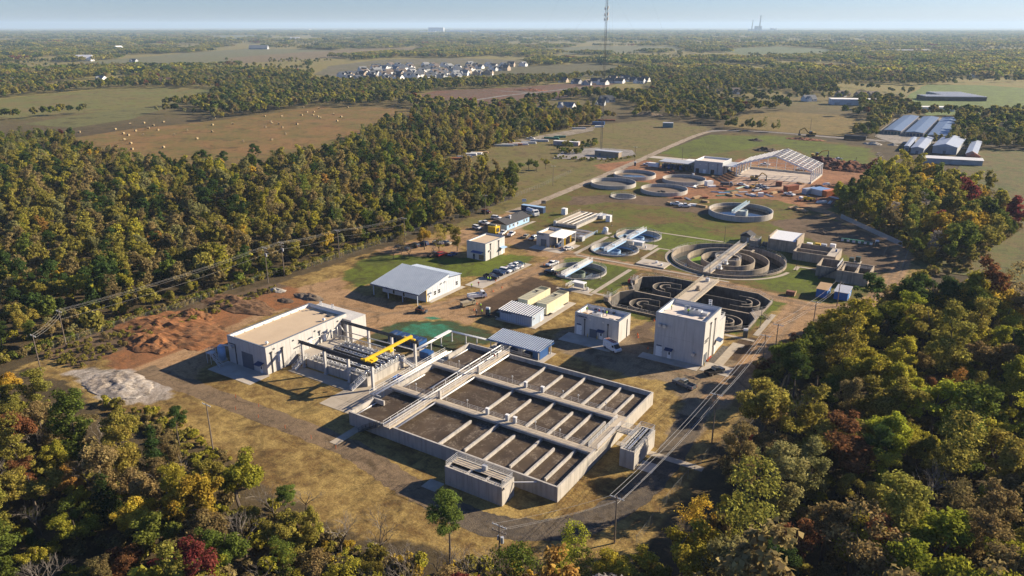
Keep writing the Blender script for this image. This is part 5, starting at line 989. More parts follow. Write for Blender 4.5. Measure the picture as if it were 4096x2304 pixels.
for s_ in (1, -1):
    for i in range(9):
        f_ = i / 8; x = (SX0 + .4) * (1 - f_) + RX * f_ if s_ > 0 else (SX1 - .4) * (1 - f_) + RX * f_; z = EH + (RH - EH) * f_ + .5
        MB().box(x - .08, SY0, z - .1, x + .08, SY1, z + .1).build('purlin', WHITEP, sf)
for i in range(9): MB().bar((SX0 + .5 + i * .0, SY0 + 3 * i + .5, 1.1), (SX0 + .5, SY0 + 3 * i + .5, EH), .14, .14).build('wall_girt', STEEL, sf)
for i in range(9): MB().bar((SX1 - .5, SY0 + 3.2 * i + .5, 1.1), (SX1 - .5, SY0 + 3.2 * i + .5, EH), .14, .14).build('wall_girt', STEEL, sf)
for i in range(1, 8): 
    x = SX0 + i * (SX1 - SX0) / 8; f_ = 1 - abs(x - RX) / (RX - SX0); MB().box(x - .15, SY1 - .8, 1.2, x + .15, SY1 - .55, EH + (RH - EH) * f_).build('gable_post', STEEL, sf)
for z in (2.6, 5.0): MB().box(SX0 + .5, SY1 - .9, z, SX1 - .5, SY1 - .82, z + .2).build('gable_girt', STEEL, sf)
bk = flat_roof_building('block_building', 'grey block building with parapet roof left of the steel frame hall', -152.6, 442.6, -135.2, 460.0, 7.6, WHITEROOF, M('grey_block', (.40, .42, .44), (.35, .37, .39), .9, .5), pan=(4, 4), drop=1.0, coping=False)
for u in (-150.5, -141): roller_door(bk, 'y-', 442.55, u, 2.2, 2.8, GLASS)
door(bk, 'y-', 442.55, -146, 1.8, 2.4, WHITEP)
for u in (-143.6, -138): downspout(bk, 'y-', 442.54, u, 6.5)
for u in (-149, -145.2, -141): MB().box(u - .3, 442.35, 5.2, u + .3, 442.5, 5.6).build('wall_light', LAMP, bk)
lc = thing('link_canopy', 'flat roofed canopy linking the block building to the steel frame', 'canopy', (-131.4, 452, 0)); MB().box(-135.0, 444, 5.2, -127.9, 460, 5.6).build('roof', STEEL, lc)
for (x, y) in ((-134.6, 444.4), (-128.3, 444.4), (-134.6, 459.6), (-128.3, 459.6)): MB().box(x - .15, y - .15, 0, x + .15, y + .15, 5.2).build('post', STEELDK, lc)
pc = thing('pump_canopy', 'long flat roofed canopy over a row of dark blue pump skids', 'canopy', (-167, 449, 0)); MB().box(-176.2, 443.5, 4.3, -156.5, 455, 4.7).build('roof', STEEL, pc)
for i in range(6):
    for y in (444, 454.5): MB().box(-175.9 + i * 3.8 - .12, y - .12, 0, -175.9 + i * 3.8 + .12, y + .12, 4.3).build('post', STEELDK, pc)
for i in range(5): MB().box(-174.6 + i * 3.8, 445.5, .1, -172.4 + i * 3.8, 450, 2.6).cyl(-173.4 + i * 3.8, 445, .5, .3, 2.4, 10).build('pump_skid', (NAVY, BLUE)[i % 2], pc)
MB().box(-176, 453, 0, -157, 453.3, 2.2).build('back_wall', CONC, pc); MB().box(-163.5, 455.2, 0, -153.2, 463, 4.4).build('plant_room', PARAPET, pc)
slab('slab', -197, 478, -164, 487, .06)
slab('apron', -125, 420, -86, 444.2, .05, M('compacted_base', (.42, .26, .16), (.33, .19, .11), .95, .3))
# ---------------------------------------------------------------- poles, wires, fences, mast
def pole(label, x, y, h, arms=1, grp='utility poles', rz=0.0, lamp=False, xf=False):
    t = thing('utility_pole', label, 'utility pole', (x, y, 0), rz, grp)
    MB().tube((0, 0, -.5), (0, 0, h), .17, 8, .11).build('pole', POLEW, t, local=True)
    for k in range(arms):
        z = h - .35 - k * 1.1; a = MB().box(-1.35, -.07, z - .07, 1.35, .07, z + .07).build('crossarm', ALU if k == 0 else POLEW, t, local=True)
        for sx in (-1.2, -.55, .55, 1.2): MB().cyl(sx, 0, .05, z + .07, z + .3, 6).build('insulator', STEEL, a, local=True)
    if xf: MB().cyl(.45, .1, .28, h - 3.4, h - 2.3, 12).build('transformer_can', STEEL, t, local=True); MB().box(-.3, -.2, h - 3.0, -.15, .2, h - 2.2).build('switch_box', STEEL, t, local=True)
    return t
LP = [(-195.2, 80.0, 11.6, 1), (-208.1, 93, 11.2, 1), (-205.2, 161, 13.1, 2), (-206.3, 169.2, 12.8, 2), (-205.0, 195.2, 11.5, 1), (-198, 225.6, 11, 1), (-197.5, 283, 10, 1)]
LN = ('leaning utility pole at the far left wood edge', 'tall weathered utility pole second from the left', 'utility pole with transformers, left of the close pair at the fence', 'utility pole, right of the close pair at the fence', 'utility pole behind the long fence left of the shed', 'utility pole among the parking trees', 'utility pole beside the site entrance road')
for (x, y, h, a), l in zip(LP, LN): pole(l, x, y, h, a, xf=a == 2)
RP = [(-43.3, 100.1, 9.6, 1), (-39.9, 141.5, 12.0, 1), (-41.2, 185.5, 9.4, 1), (-39.3, 189.7, 11.4, 1), (-35.6, 218.8, 9.4, 1), (-33.5, 244.4, 8.6, 0)]
RN = ('near utility pole at the lower right road bend', 'utility pole over the right perimeter road', 'shorter utility pole of the pair past the tall building', 'taller utility pole of the pair past the tall building', 'utility pole where the dirt track narrows', 'utility pole in front of the blue sheds')
for (x, y, h, a), l in zip(RP, RN): pole(l, x, y, h, a)
pole('lone utility pole with one crossarm at the lower left', -126.2, 80.3, 12.1, 1); pole('wooden utility pole at the bottom centre', -54.3, 80.6, 11.8, 2, xf=True)
pole('utility pole along the gravel entrance road near the mast', -196, 452, 11, 1); pole('utility pole behind the pump canopy', -172, 474, 9.5, 0); pole('utility pole in the meadow left of the entrance road', *zt(1860, 1368), 11.5, 1); pole('utility pole by the far road excavator', *zr(730, 720), 12, 0)
CABLE = M('aluminium_cable', (.62, .60, .54), None, .35, 3, .3, fine=0)
def cables(label, pts, heights, offs_, sag=.9, r=.017):
    t = thing('overhead_cable', label, 'cable', (pts[0][0], pts[0][1], 0))
    for (ox, dz) in offs_:
        mb = MB()
        for (a, b, ha, hb) in zip(pts[:-1], pts[1:], heights[:-1], heights[1:]):
            A, B = Vector((a[0] + ox, a[1], ha + dz)), Vector((b[0] + ox, b[1], hb + dz)); n = 10; prev = A; s_ = sag * min(1, (B - A).length / 40)
            for i in range(1, n + 1):
                f_ = i / n; q = A.lerp(B, f_); q.z -= 4 * s_ * f_ * (1 - f_); mb.tube(prev, q, r, 4, cap=False); prev = q
        mb.build('wire', CABLE, t)
cables('long power line wires along the left wood edge', [(p[0], p[1]) for p in LP[1:6]], [p[2] for p in LP[1:6]], ((-1.2, -.1), (-.3, -.1), (1.2, -.1), (0, -2.6)), 1.0, .017)
cables('short slack wires at the far left poles', [LP[0][:2], LP[1][:2]], [LP[0][2] - .5, LP[1][2] - 1], ((-1.2, 0), (0, 0), (1.2, 0)), 1.2, .02)
cables('bright power line wires over the right perimeter road', [p[:2] for p in RP[:2]] + [RP[2][:2]], [RP[0][2], RP[1][2], RP[2][2]], ((-1.2, -.1), (-.45, -.1), (1.2, -.1), (0, -1.6)), .8, .03)
cables('power line wires receding to the blue sheds', [p[:2] for p in RP[2:]], [p[2] for p in RP[2:]], ((-1.2, -.1), (.5, -.1), (1.2, -.1)), .8, .024)
cables('thin wires between the bottom centre pole and the road bend pole', [(-54.3, 80.6), RP[0][:2]], [11.5, 9.4], ((-1, 0), (0, -.9), (1, 0)), .7, .016)
FENCEM = M('dull_galvanized', (.24, .24, .22), None, .7, 2, fine=0)
def fence(label, pts, h=2.0, gap=3.0, mat=None):
    t = thing('chain_link_fence', label, 'fence', (pts[0][0], pts[0][1], 0)); pm = MB().tube((0, 0, 0), (0, 0, h + .1), .035, 5).mesh('post'); pm.materials.append(FENCEM); me = MB(); ra = MB()
    for a, b in zip(pts[:-1], pts[1:]):
        A, B = Vector((*a, 0)), Vector((*b, 0)); n = max(1, int((B - A).length / gap))
        for i in range(n): link_mesh('post', pm, t, A.lerp(B, i / n) - org(t))
        me.add([A, B, B + Vector((0, 0, h)), A + Vector((0, 0, h))], [(0, 1, 2, 3)]); ra.tube(A + Vector((0, 0, h)), B + Vector((0, 0, h)), .014, 4)
    me.build('wire_mesh', mat or CHAIN, t); ra.build('top_rail', FENCEM, t); return t
fence('chain link fence along the edge of the left wood', [zl(200, 1330), zl(490, 1245), zl(840, 1128), zl(1300, 992), zl(1920, 772), zl(2260, 692), zl(2560, 592), z5(430, 290), z5(790, 165), z5(1200, 0), z5(1480, -130)])
fence('chain link fence along the right perimeter road', [zn(2060, 1230), zn(2330, 860), zn(2576, 590), (-34.5, 150), (-33.5, 185)])
fence('pale slatted fence below the grove', [zq(850, 405), zq(1100, 522), zq(1440, 680)], 2.1, 2.5, mesh_mat('privacy_slats', (.36, .36, .34), .75))
fence('open gate leaf across the dirt road', [zq(1500, 690), zq(1425, 885)], 1.8, 2.4); fence('short gate leaf left of the dirt road', [zq(1290, 690), zq(1250, 770)], 1.8, 2.4)
fence('fence around the mast yard', [zt(1995, 1140), zt(2120, 1095), zt(2300, 1100), zt(2400, 1140), zt(2370, 1165)], 2.2, 3)
ms = thing('radio_mast', 'very tall slim lattice radio mast rising out of the picture', 'mast', (-238.7, 489.4, 0)); MH = 172; w_ = .75
legs = [(w_ * math.cos(a), w_ * math.sin(a)) for a in (R(90), R(210), R(330))]
for lx, ly in legs: MB().tube((lx, ly, 0), (lx, ly, MH), .1, 5).build('leg', STEELDK, ms, local=True)
br_ = MB()
for i in range(int(MH / 2.2)):
    z = i * 2.2
    for k in range(3): a, b = legs[k], legs[(k + 1) % 3]; br_.tube((*a, z), (*b, z + 2.2), .05, 4).tube((*a, z), (*b, z), .05, 4)
br_.build('bracing', STEELDK, ms, local=True)
for z in (88, 91, 95): MB().box(-1.5, -.3, z, -1.0, .3, z + 2).box(1.0, -.3, z + .6, 1.5, .3, z + 2.6).box(-.3, 1.0, z, .3, 1.4, z + 2).build('antenna_panel', STEEL, ms, local=True)
for k in range(3):
    a = R(90 + 120 * k + 20); gw = MB()
    for z in (60, 110, 165): gw.tube((0, 0, z), (90 * math.cos(a), 90 * math.sin(a), 0), .018, 3)
    gw.build('guy_wire', STEELDK, ms, local=True)
mbld = thing('mast_hut', 'flat beige equipment hut at the foot of the radio mast', 'hut', (*zt(2265, 1150), 0)); MB().box(-9, -2.5, 0, 9, 2.5, 3.6).build('wall', M('beige_block', (.34, .27, .19), None, .9, .5), mbld, local=True); MB().box(-9.4, -2.9, 3.6, 9.4, 2.9, 3.9).build('roof', STEEL, mbld, local=True); MB().box(-6, -2.53, 0, -4.4, -2.5, 2.2).build('door', DOORG, mbld, local=True)
# ---------------------------------------------------------------- hay bales
bale = MB().tube((-.75, 0, .75), (.75, 0, .75), .75, 14).mesh('hay_bale', smooth=False); bale.materials.append(STRAW); rb = random.Random(3)
BALES = [(583, 972), (850, 952), (958, 912), (1060, 905), (908, 983), (945, 994), (998, 962), (1053, 993), (1092, 942), (1127, 921), (1163, 956), (1205, 898), (1283, 994), (915, 1028), (963, 1056), (972, 1098), (1203, 1085), (1378, 961), (1450, 1022), (1552, 877), (1578, 868), (1563, 918), (1560, 970), (1667, 840), (1712, 910), (1768, 817), (1790, 1040), (1857, 810), (1907, 824), (1955, 935), (1947, 855), (1993, 895), (2002, 907), (2050, 912), (2072, 856), (2078, 938), (2103, 985), (2185, 913), (2218, 846), (2230, 787), (2258, 823), (2305, 847), (2308, 823), (2345, 795), (2340, 858), (2358, 866), (2453, 838), (2480, 890), (2510, 860), (2000, 1028), (2557, 790)]
for i, (px, py) in enumerate(BALES):
    x, y = zh(px, py + 5); side = 'left' if px < 1250 else 'middle' if px < 1900 else 'right'
    link_mesh('hay_bale', bale, None, (x, y, 0), rb.uniform(0, 3.1), 1.15, label='round hay bale lying in the %s third of the brown hay field' % side, cat='hay bale', group='round hay bales, %s third of the field' % side)
# ---------------------------------------------------------------- heaps of soil and rubble
from mathutils import noise as mnoise
def heap(label, name, cx, cy, rx, ry, h, mat, seed, cat='soil heap'):
    nx, ny = 44, 30; V = []; Fc = []
    for i in range(nx):
        for j in range(ny):
            u, v = -1 + 2 * i / (nx - 1), -1 + 2 * j / (ny - 1); p = Vector((u * rx * .35 + seed * 7.3, v * ry * .35 - seed * 3.1, seed)); fb = mnoise.fractal(p, .9, 2.1, 5); big = mnoise.noise(Vector((u * 2.2 + seed, v * 2.2, seed * 2.0)))
            r_ = math.hypot(u, v) * (1 + .25 * big); f_ = max(0.0, 1 - r_) ; z = h * (f_ ** .75) * (.75 + .55 * big + .35 * fb) + .16 * fb * (1 if f_ > 0 else 0) * h * .5
            V.append((cx + u * rx, cy + v * ry, z if f_ > .02 else -.3))
    for i in range(nx - 1):
        for j in range(ny - 1): Fc.append((i * ny + j, (i + 1) * ny + j, (i + 1) * ny + j + 1, i * ny + j + 1))
    return MB().add(V, Fc).build(name, mat, None, label, cat, loc=(cx, cy, 0))
REDG = ground_material('red_bank', *GT['red'], 1.6); BRNG = ground_material('brown_bank', (.27, .15, .08), (.17, .10, .055), 1.6)
heap('broad rough bank of red-brown earth along the left fence', 'soil_bank', *zl(1250, 1130), 26, 11, 2.0, REDG, 21)
heap('raised pale gravel heap at the lower left of the yard', 'gravel_heap', *D(300, 968), 11, 6.5, 1.5, ground_material('pale_gravel', (.60, .54, .47), (.42, .35, .28), 2.0), 22, 'gravel heap')
heap('large red earth heap left of the process building', 'soil_heap', *zl(1100, 1235), 11, 6, 2.6, REDG, 1); heap('dark red earth heap farther left behind the process building', 'soil_heap', *zl(1420, 1040), 8, 4.5, 2.4, REDG, 2); heap('long low ridge of reddish soil by the left fence', 'soil_heap', *zl(1750, 950), 17, 6, 1.8, BRNG, 3)
heap('small dark mound near the grey shed', 'soil_heap', *zl(2100, 925), 3.4, 2, 1.1, DARKSOIL, 4); heap('dark grey gravel mound near the grey shed', 'soil_heap', *zl(2270, 900), 6.5, 2.6, 1.7, M('grey_brown_soil', (.16, .12, .085), (.11, .085, .06), .98, .6, bmp=.6), 5)
heap('pile of pale boulders at the left fence', 'stone_heap', *zl(2040, 850), 3.6, 2, 1.2, STONE, 6, 'stone heap'); heap('great red soil heap at the right of the building site', 'soil_heap', *z6(2560, 265), 20, 14, 5.0, ground_material('red_spoil', (.24, .09, .045), (.16, .065, .04), 1.2), 7); heap('dark red soil heap behind the excavator', 'soil_heap', *z6(2360, 205), 12, 7, 4.0, M('dark_red_soil', (.15, .05, .03), (.10, .035, .024), .98, .4, bmp=.8), 8); heap('brush pile behind the steel frame hall', 'brush_heap', *zr(350, 865), 9, 7, 3.0, DARKSOIL, 9, 'brush heap'); heap('low dark brush pile by the far road', 'brush_heap', *zr(262, 780), 6, 4, 2.2, DARKSOIL, 10, 'brush heap'); heap('red earth bank around the far excavator', 'soil_heap', *zr(690, 772), 16, 6, 2.0, REDSOIL, 11)
heap('grey stone pile beside the far road', 'stone_heap', *zr(1270, 812), 7, 5, 2.6, STONE, 12, 'stone heap'); heap('small grey stone pile right of the larger one', 'stone_heap', *zr(1445, 820), 4, 3, 1.6, STONE, 13, 'stone heap'); heap('dark soil mounds in the yard right of the lawn', 'soil_heap', *zq(680, 545), 7, 3, 1.4, DARKSOIL, 14); heap('orange-red soil heap between the round tanks and block building', 'soil_heap', *z6(1040, 305), 5, 3, 1.8, REDSOIL, 15); heap('rusty heap beside the site containers', 'soil_heap', *z6(2330, 430), 6, 4, 2.0, REDSOIL, 16); heap('spoil bank in the cleared housing ground', 'soil_heap', *zt(1700, 665), 26, 12, 3, REDSOIL, 17); heap('tan spoil bank in front of the far houses', 'soil_heap', *zt(2560, 845), 16, 8, 3.5, M('tan_soil', (.26, .19, .12), None, .98, .4, bmp=.6), 18)
for k, (px, py) in enumerate(((1660, 690), (1590, 735))):   # new street kerbs in the cleared ground
    pass
road('road', [zt(1240, 745), zt(1500, 705), zt(1750, 680), zt(1980, 655), zt(2080, 645)], 7, PAVED, .30, .2); road('road', [zt(1470, 670), zt(1640, 680), zt(1700, 690)], 6, PAVED, .31, .2); road('road', [zt(1650, 765), zt(1800, 740), zt(1900, 730)], 6, PAVED, .32, .2)
# ---------------------------------------------------------------- houses
def house(name, label, x, y, rz, w, d, h, wallm, roofm, grp, cat='house', wing=True, win=True):
    t = thing(name, label, cat, (x, y, 0), rz, grp)
    MB().box(-w / 2, -d / 2, 0, w / 2, d / 2, h).xprof([(-d / 2, h), (d / 2, h), (0, h + d * .38)], -w / 2 + .05, w / 2 - .05).build('wall', wallm, t, local=True)
    o = .5; rise = d * .38
    rf = MB().add([(-w / 2 - o, -d / 2 - o, h - .3), (w / 2 + o, -d / 2 - o, h - .3), (w / 2 + o, 0, h + rise + .12), (-w / 2 - o, 0, h + rise + .12), (w / 2 + o, d / 2 + o, h - .3), (-w / 2 - o, d / 2 + o, h - .3)], [(0, 1, 2, 3), (3, 2, 4, 5)])
    if wing: rf.add([(-w * .42, -d / 2 - 2.6, h - .3), (-w * .02, -d / 2 - 2.6, h - .3), (-w * .22, -d / 2 - 2.6, h + w * .2), (-w * .22, 0, h + w * .2)], [(0, 2, 3), (2, 1, 3)])
    ro = rf.build('roof', roofm, t, local=True)
    if wing: MB().yprof([(-w * .4, 0), (-w * .04, 0), (-w * .04, h), (-w * .22, h + w * .17), (-w * .4, h)], -d / 2 - 2.3, -d / 2 + 1).build('garage_wing', wallm, t, local=True); MB().box(-w * .36, -d / 2 - 2.36, .05, -w * .08, -d / 2 - 2.31, 2.3).build('garage_door', WHITEP, t, local=True)
    if win:
        for sx in (.12, .34): MB().box(w * sx - .7, -d / 2 - .05, 1, w * sx + .7, -d / 2 - .002, 2.3).build('window', GLASS, t, local=True)
    return t
HW = [M('white_siding', (.80, .79, .77), None, .7, .3, fine=0), M('tan_brick', (.42, .34, .26), None, .9, .5, fine=0), M('grey_siding', (.36, .38, .40), None, .8, .3, fine=0)]
HR = [M('slate_shingle', (.045, .055, .075), None, .9, .5, fine=0), M('brown_shingle', (.11, .085, .07), None, .9, .5, fine=0), M('light_grey_shingle', (.20, .21, .22), None, .9, .5, fine=0)]
WN = ('white', 'tan', 'grey'); RNm = ('slate', 'brown', 'grey')
rh = random.Random(12)
def polar_xy(px, d):           # bearing from picture column, distance d
    x = (px * KD - 2048) / F_PX; ly = d; lx = x * d * 1.0 * _c; n = 1
    return (lx * _cy - ly * _sy, lx * _sy + ly * _cy)
ROWS = [(1255, 850, 1010, 13), (1300, 1000, 1160, 14), (1345, 830, 1120, 15), (1400, 870, 1240, 16), (1465, 900, 1190, 15), (1540, 890, 1280, 16), (1620, 930, 1250, 16), (1710, 960, 1330, 17)]
for ri, (d, xa, xb, sp) in enumerate(ROWS):
    n = int((xb - xa) / 27)
    for k in range(n):
        if rh.random() < .06: continue
        px = xa + (xb - xa) * (k + .5) / n + rh.uniform(-8, 8); x, y = polar_xy(px, d + rh.uniform(-14, 14)); wi = rh.choices((0, 1, 2), (8, 2, 1))[0]; ro = rh.choices((0, 1, 2), (6, 2, 2))[0]
        row = ('nearest', 'second', 'third', 'fourth', 'fifth', 'sixth', 'seventh', 'rearmost')[ri]
        house('house', '%s walled house with %s roof in the %s row of the distant subdivision' % (WN[wi], RNm[ro], row), x, y, rh.choice((0, 90, 90, 270)) * math.pi / 180 + rh.uniform(-.3, .3), rh.uniform(15, 19), rh.uniform(11, 14), rh.uniform(4, 6), HW[wi], HR[ro], 'houses of the distant subdivision')
for k, (px, py) in enumerate(((1935, 605), (2035, 615), (2110, 625), (2180, 610), (2225, 622), (2285, 610), (2300, 590), (2350, 612), (2395, 590), (2440, 600), (2460, 585), (2495, 612), (2540, 600), (2560, 580), (2400, 565), (2330, 575))):
    x, y = zt(px, py); wi = rh.choice((0, 1, 2)); ro = rh.choice((0, 0, 1)); house('house', '%s house with %s roof, %s from left behind the cleared ground' % (WN[wi], RNm[ro], ('first', 'second', 'third', 'fourth', 'fifth', 'sixth', 'seventh', 'eighth', 'ninth', 'tenth', 'eleventh', 'twelfth', 'thirteenth', 'fourteenth', 'fifteenth', 'sixteenth')[k]), x, y, rh.choice((0, 90, 180)) * math.pi / 180 + rh.uniform(-.2, .2), rh.uniform(14, 18), rh.uniform(10, 12), rh.uniform(3, 4), HW[wi], HR[ro], 'houses behind the cleared ground')
HL = [(zt(1795, 838), 'tan house with steep grey roof among trees near the cleared ground', 1, 2), (zt(1960, 800), 'low house with pale roof behind the trees left of the mast', 0, 2), (zt(2200, 775), 'grey roofed house left behind the mast', 2, 0), (zt(2255, 750), 'grey roofed house just right of the mast', 2, 0), (zt(2500, 715), 'large slate roofed house right of the mast', 2, 0), (zt(1920, 845), 'house with pale drive below the trees', 1, 1), (D(1765, 233), 'white gabled house in the trees beyond the site', 0, 0), (D(1790, 238), 'slate roofed house right of the white gabled one', 2, 0), (D(1715, 243), 'brown house in the trees beyond the mown field', 1, 1), (zr(1010, 400), 'hip roofed house at the left of the street beyond the mown field', 1, 1), (zr(1180, 405), 'brown hip roofed house right of the first beyond the mown field', 1, 1), (zr(1270, 408), 'smaller brown hip roofed house beyond the mown field', 1, 1), (zr(720, 440), 'white fronted shop with flat roof beyond the mown field', 0, 2), (zr(60, 300), 'pale house at the left end of the far street', 0, 0), (zr(100, 375), 'low red roofed house near the far street', 1, 1), (zr(1515, 210), 'house roof showing among the far right trees', 2, 0), (zr(1260, 150), 'far house roof among the trees', 2, 0), (zr(2130, 235), 'flat pale building among the far right trees', 0, 2), (zr(1430, 185), 'grey roofed house among the far right trees', 2, 0), (zh(750, 590), 'tiny white shed by the crimson tree', 0, 2), (zh(625, 380), 'low farm house on the far left pasture', 1, 2), (zh(985, 455), 'grey roofed farm house behind the pasture', 2, 0)]
for (p, l, wi, ro) in HL: house('house', l, p[0], p[1], R(32.8) + rh.uniform(-.5, .5), rh.uniform(13, 18), rh.uniform(10, 12), 3.2, HW[wi], HR[ro], 'scattered houses')
def barn(name, label, p, rz, w, d, h, wallm, roofm, cat='barn'):
    return house(name, label, p[0], p[1], R(32.8) + rz, w, d, h, wallm, roofm, 'farm and works buildings', cat, wing=False)
REDW = M('old_red_boards', (.20, .10, .07), (.13, .065, .045), .95, .5); RUSTR = M('rusted_roof', (.17, .09, .065), (.12, .065, .05), .9, .4)
barn('barn', 'white barn on the far left pasture', zh(625, 450), .1, 38, 22, 7, HW[0], HW[0]); barn('barn', 'weathered red barn with rusted roof at the pasture edge', zh(1232, 622), .1, 20, 13, 5.5, REDW, RUSTR); barn('barn', 'white farm building at the left picture edge', zh(40, 615), .1, 26, 14, 4, HW[0], HR[0]); barn('barn', 'small white barn with pointed gable on the far left', zh(875, 372), 1.2, 26, 22, 8, HW[0], HW[0]); barn('barn', 'long grey roofed barn at the brown field', zh(1905, 362), 0, 70, 24, 6, HW[2], HR[2]); barn('barn', 'white shed right of the long grey barn', zh(2170, 293), 0, 60, 25, 6, HW[0], HW[0])
def works(name, label, p, w, d, h, cat='warehouse', rz=0.0, mat=None, roofm=None, n=6):
    t = thing(name, label, cat, (p[0], p[1], 0), R(32.8) + rz, 'distant works buildings'); MB().box(-w / 2, -d / 2, 0, w / 2, d / 2, h).build('wall', mat or HW[0], t, local=True); MB().box(-w / 2 - .3, -d / 2 - .3, h, w / 2 + .3, d / 2 + .3, h + .6).build('roof', roofm or PARAPET, t, local=True)
    for k in range(n): MB().box(-w / 2 + w * (k + .3) / n, -d / 2 - .1, 0, -w / 2 + w * (k + .7) / n, -d / 2 - .01, h * .45).build('dock_door', HW[2], t, local=True)
    return t
works('factory', 'tall white factory block on the horizon left of the mast', zt(1003, 238), 200, 100, 60, 'factory'); works('factory', 'low white factory wing left of the tall block', zt(940, 246), 180, 80, 22, 'factory'); works('warehouse', 'long low white warehouse right of the tall factory', zt(1165, 243), 300, 100, 28); works('warehouse', 'very long white warehouse strip on the horizon', zt(1320, 236), 800, 100, 30); works('warehouse', 'short white warehouse at the right end of the strip', zt(1565, 234), 300, 100, 24); works('warehouse', 'white distribution sheds on the left horizon', zh(2090, 226), 900, 120, 24); works('warehouse', 'small white shed far left of the distribution sheds', zh(2430, 226), 200, 80, 20)
works('warehouse', 'white warehouse strip beyond the far right trees', zr(1640, 25), 190, 40, 9); works('warehouse', 'pale shed near the far right pasture', zr(1690, 97), 50, 18, 5)
works('warehouse', 'long white metal warehouse beyond the mown field', zr(1205, 472), 76, 16, 6, rz=-.18, mat=M('pale_metal', (.55, .6, .66), None, .6, .3)); works('warehouse', 'white roofed workshop behind the storage units', zr(1755, 525), 46, 12, 4, rz=-.1)
sch = thing('school_building', 'wide school building with white striped roof at the right', 'school', (*zr(1990, 440), 0), R(26)); MB().box(-34, 0, 0, 34, 30, 4.5).build('wall', M('brown_brick', (.10, .075, .06), None, .9, .5), sch, local=True); MB().box(-34.5, -.5, 4.5, 34.5, 30.5, 4.8).build('roof', M('grey_roof', (.16, .16, .17), None, .8, .3), sch, local=True)
MB().box(-6, 30, 0, 34, 75, 4.5).build('wall', HW[2], sch, local=True); MB().box(-6.5, 30.6, 4.5, 34.5, 75.5, 4.8).build('roof', bpy.data.materials['grey_roof'], sch, local=True)
for k in range(11):
    y = 2 + k * 6.6; MB().box(-34 if k < 4 else -6, y, 4.82, 34, y + 2.0, 5.4).build('roof_strip', WHITEP, sch, local=True)
for k, (q, l) in enumerate((((1515, 660), 'left blue-grey storage unit block with roller doors'), ((1700, 675), 'middle blue-grey storage unit block with roller doors'), ((1870, 690), 'right blue-grey storage unit block in tree shade'))):
    a, b = (zr(1437 + (0, 190, 385)[k], (728, 745, 772)[k])), zr((1600, 1770, 1940)[k], (595, 605, 612)[k]); L = math.dist(a, b); ang = math.atan2(b[1] - a[1], b[0] - a[0])
    t = thing('storage_units', l, 'storage block', (*a, 0), ang, 'storage unit blocks'); W_ = 13; MB().box(0, -W_ / 2, 0, L, W_ / 2, 3.2).build('wall', HW[1] if k < 2 else HW[2], t, local=True)
    MB().xprof([(-W_ / 2 - .3, 3.2), (W_ / 2 + .3, 3.2), (0, 4.1)], -.4, L + .4).build('roof', M('blue_grey_sheet', (.13, .19, .29), (.10, .15, .24), .5, .3) if k == 0 else bpy.data.materials['blue_grey_sheet'], t, local=True)
    for j in range(5): MB().box(-.06, -W_ / 2 + .5 + j * 2.45, .1, -.005, -W_ / 2 + 2.5 + j * 2.45, 2.5).build('roller_door', NAVY if k else M('teal_door', (.05, .12, .13), None, .5, 1), t, local=True)
    for j in range(int(L / 3.2)): MB().box(.6 + j * 3.2, -W_ / 2 - .06, .1, 3 + j * 3.2, -W_ / 2 - .005, 2.5).build('roller_door', NAVY, t, local=True)
PALER = M('pale_roof_sheet', (.36, .41, .49), (.30, .34, .41), .5, .3)
for k, (a, b, w, h, l) in enumerate((((1560, 870), (1625, 790), 3, 3.5, 'thin pale lean-to at the left of the stable yard'), ((1650, 895), (1735, 800), 8, 4, 'long pale roofed stable at the left of the yard'), ((1885, 895), (1960, 815), 15, 5, 'wide pale roofed barn in the middle of the stable yard'), ((2110, 950), (2160, 830), 6, 4, 'open sided pale shelter at the right of the stable yard'))):
    a, b = zr(*a), zr(*b); L = math.dist(a, b); t = thing('stable_building', l, 'stable', (*a, 0), math.atan2(b[1] - a[1], b[0] - a[0]), 'stable yard buildings'); MB().box(0, -w / 2, 0, L, w / 2, h).build('wall', HW[2], t, local=True); MB().xprof([(-w / 2 - .5, h), (w / 2 + .5, h), (0, h + w * .14)], -.5, L + .5).build('roof', PALER, t, local=True); MB().box(-.06, -.9, 0, -.005, .9, 2.2).build('door', DOORG, t, local=True)
t = thing('stable_building', 'long white roofed shed across the front of the stable yard', 'stable', (*zr(1945, 975), 0), R(12), 'stable yard buildings'); MB().box(-17, -5, 0, 17, 5, 3.4).build('wall', HW[2], t, local=True); MB().xprof([(-5.5, 3.4), (5.5, 3.4), (0, 4.4)], -17.5, 17.5).build('roof', PARAPET, t, local=True); MB().box(10, 5, 0, 17, 14, 4.5).yprof([(9.5, 4.5), (17.5, 4.5), (13.5, 6.6)], 4.6, 14.4).build('red_annex', M('brick_red', (.28, .10, .07), None, .9, .5), t, local=True)
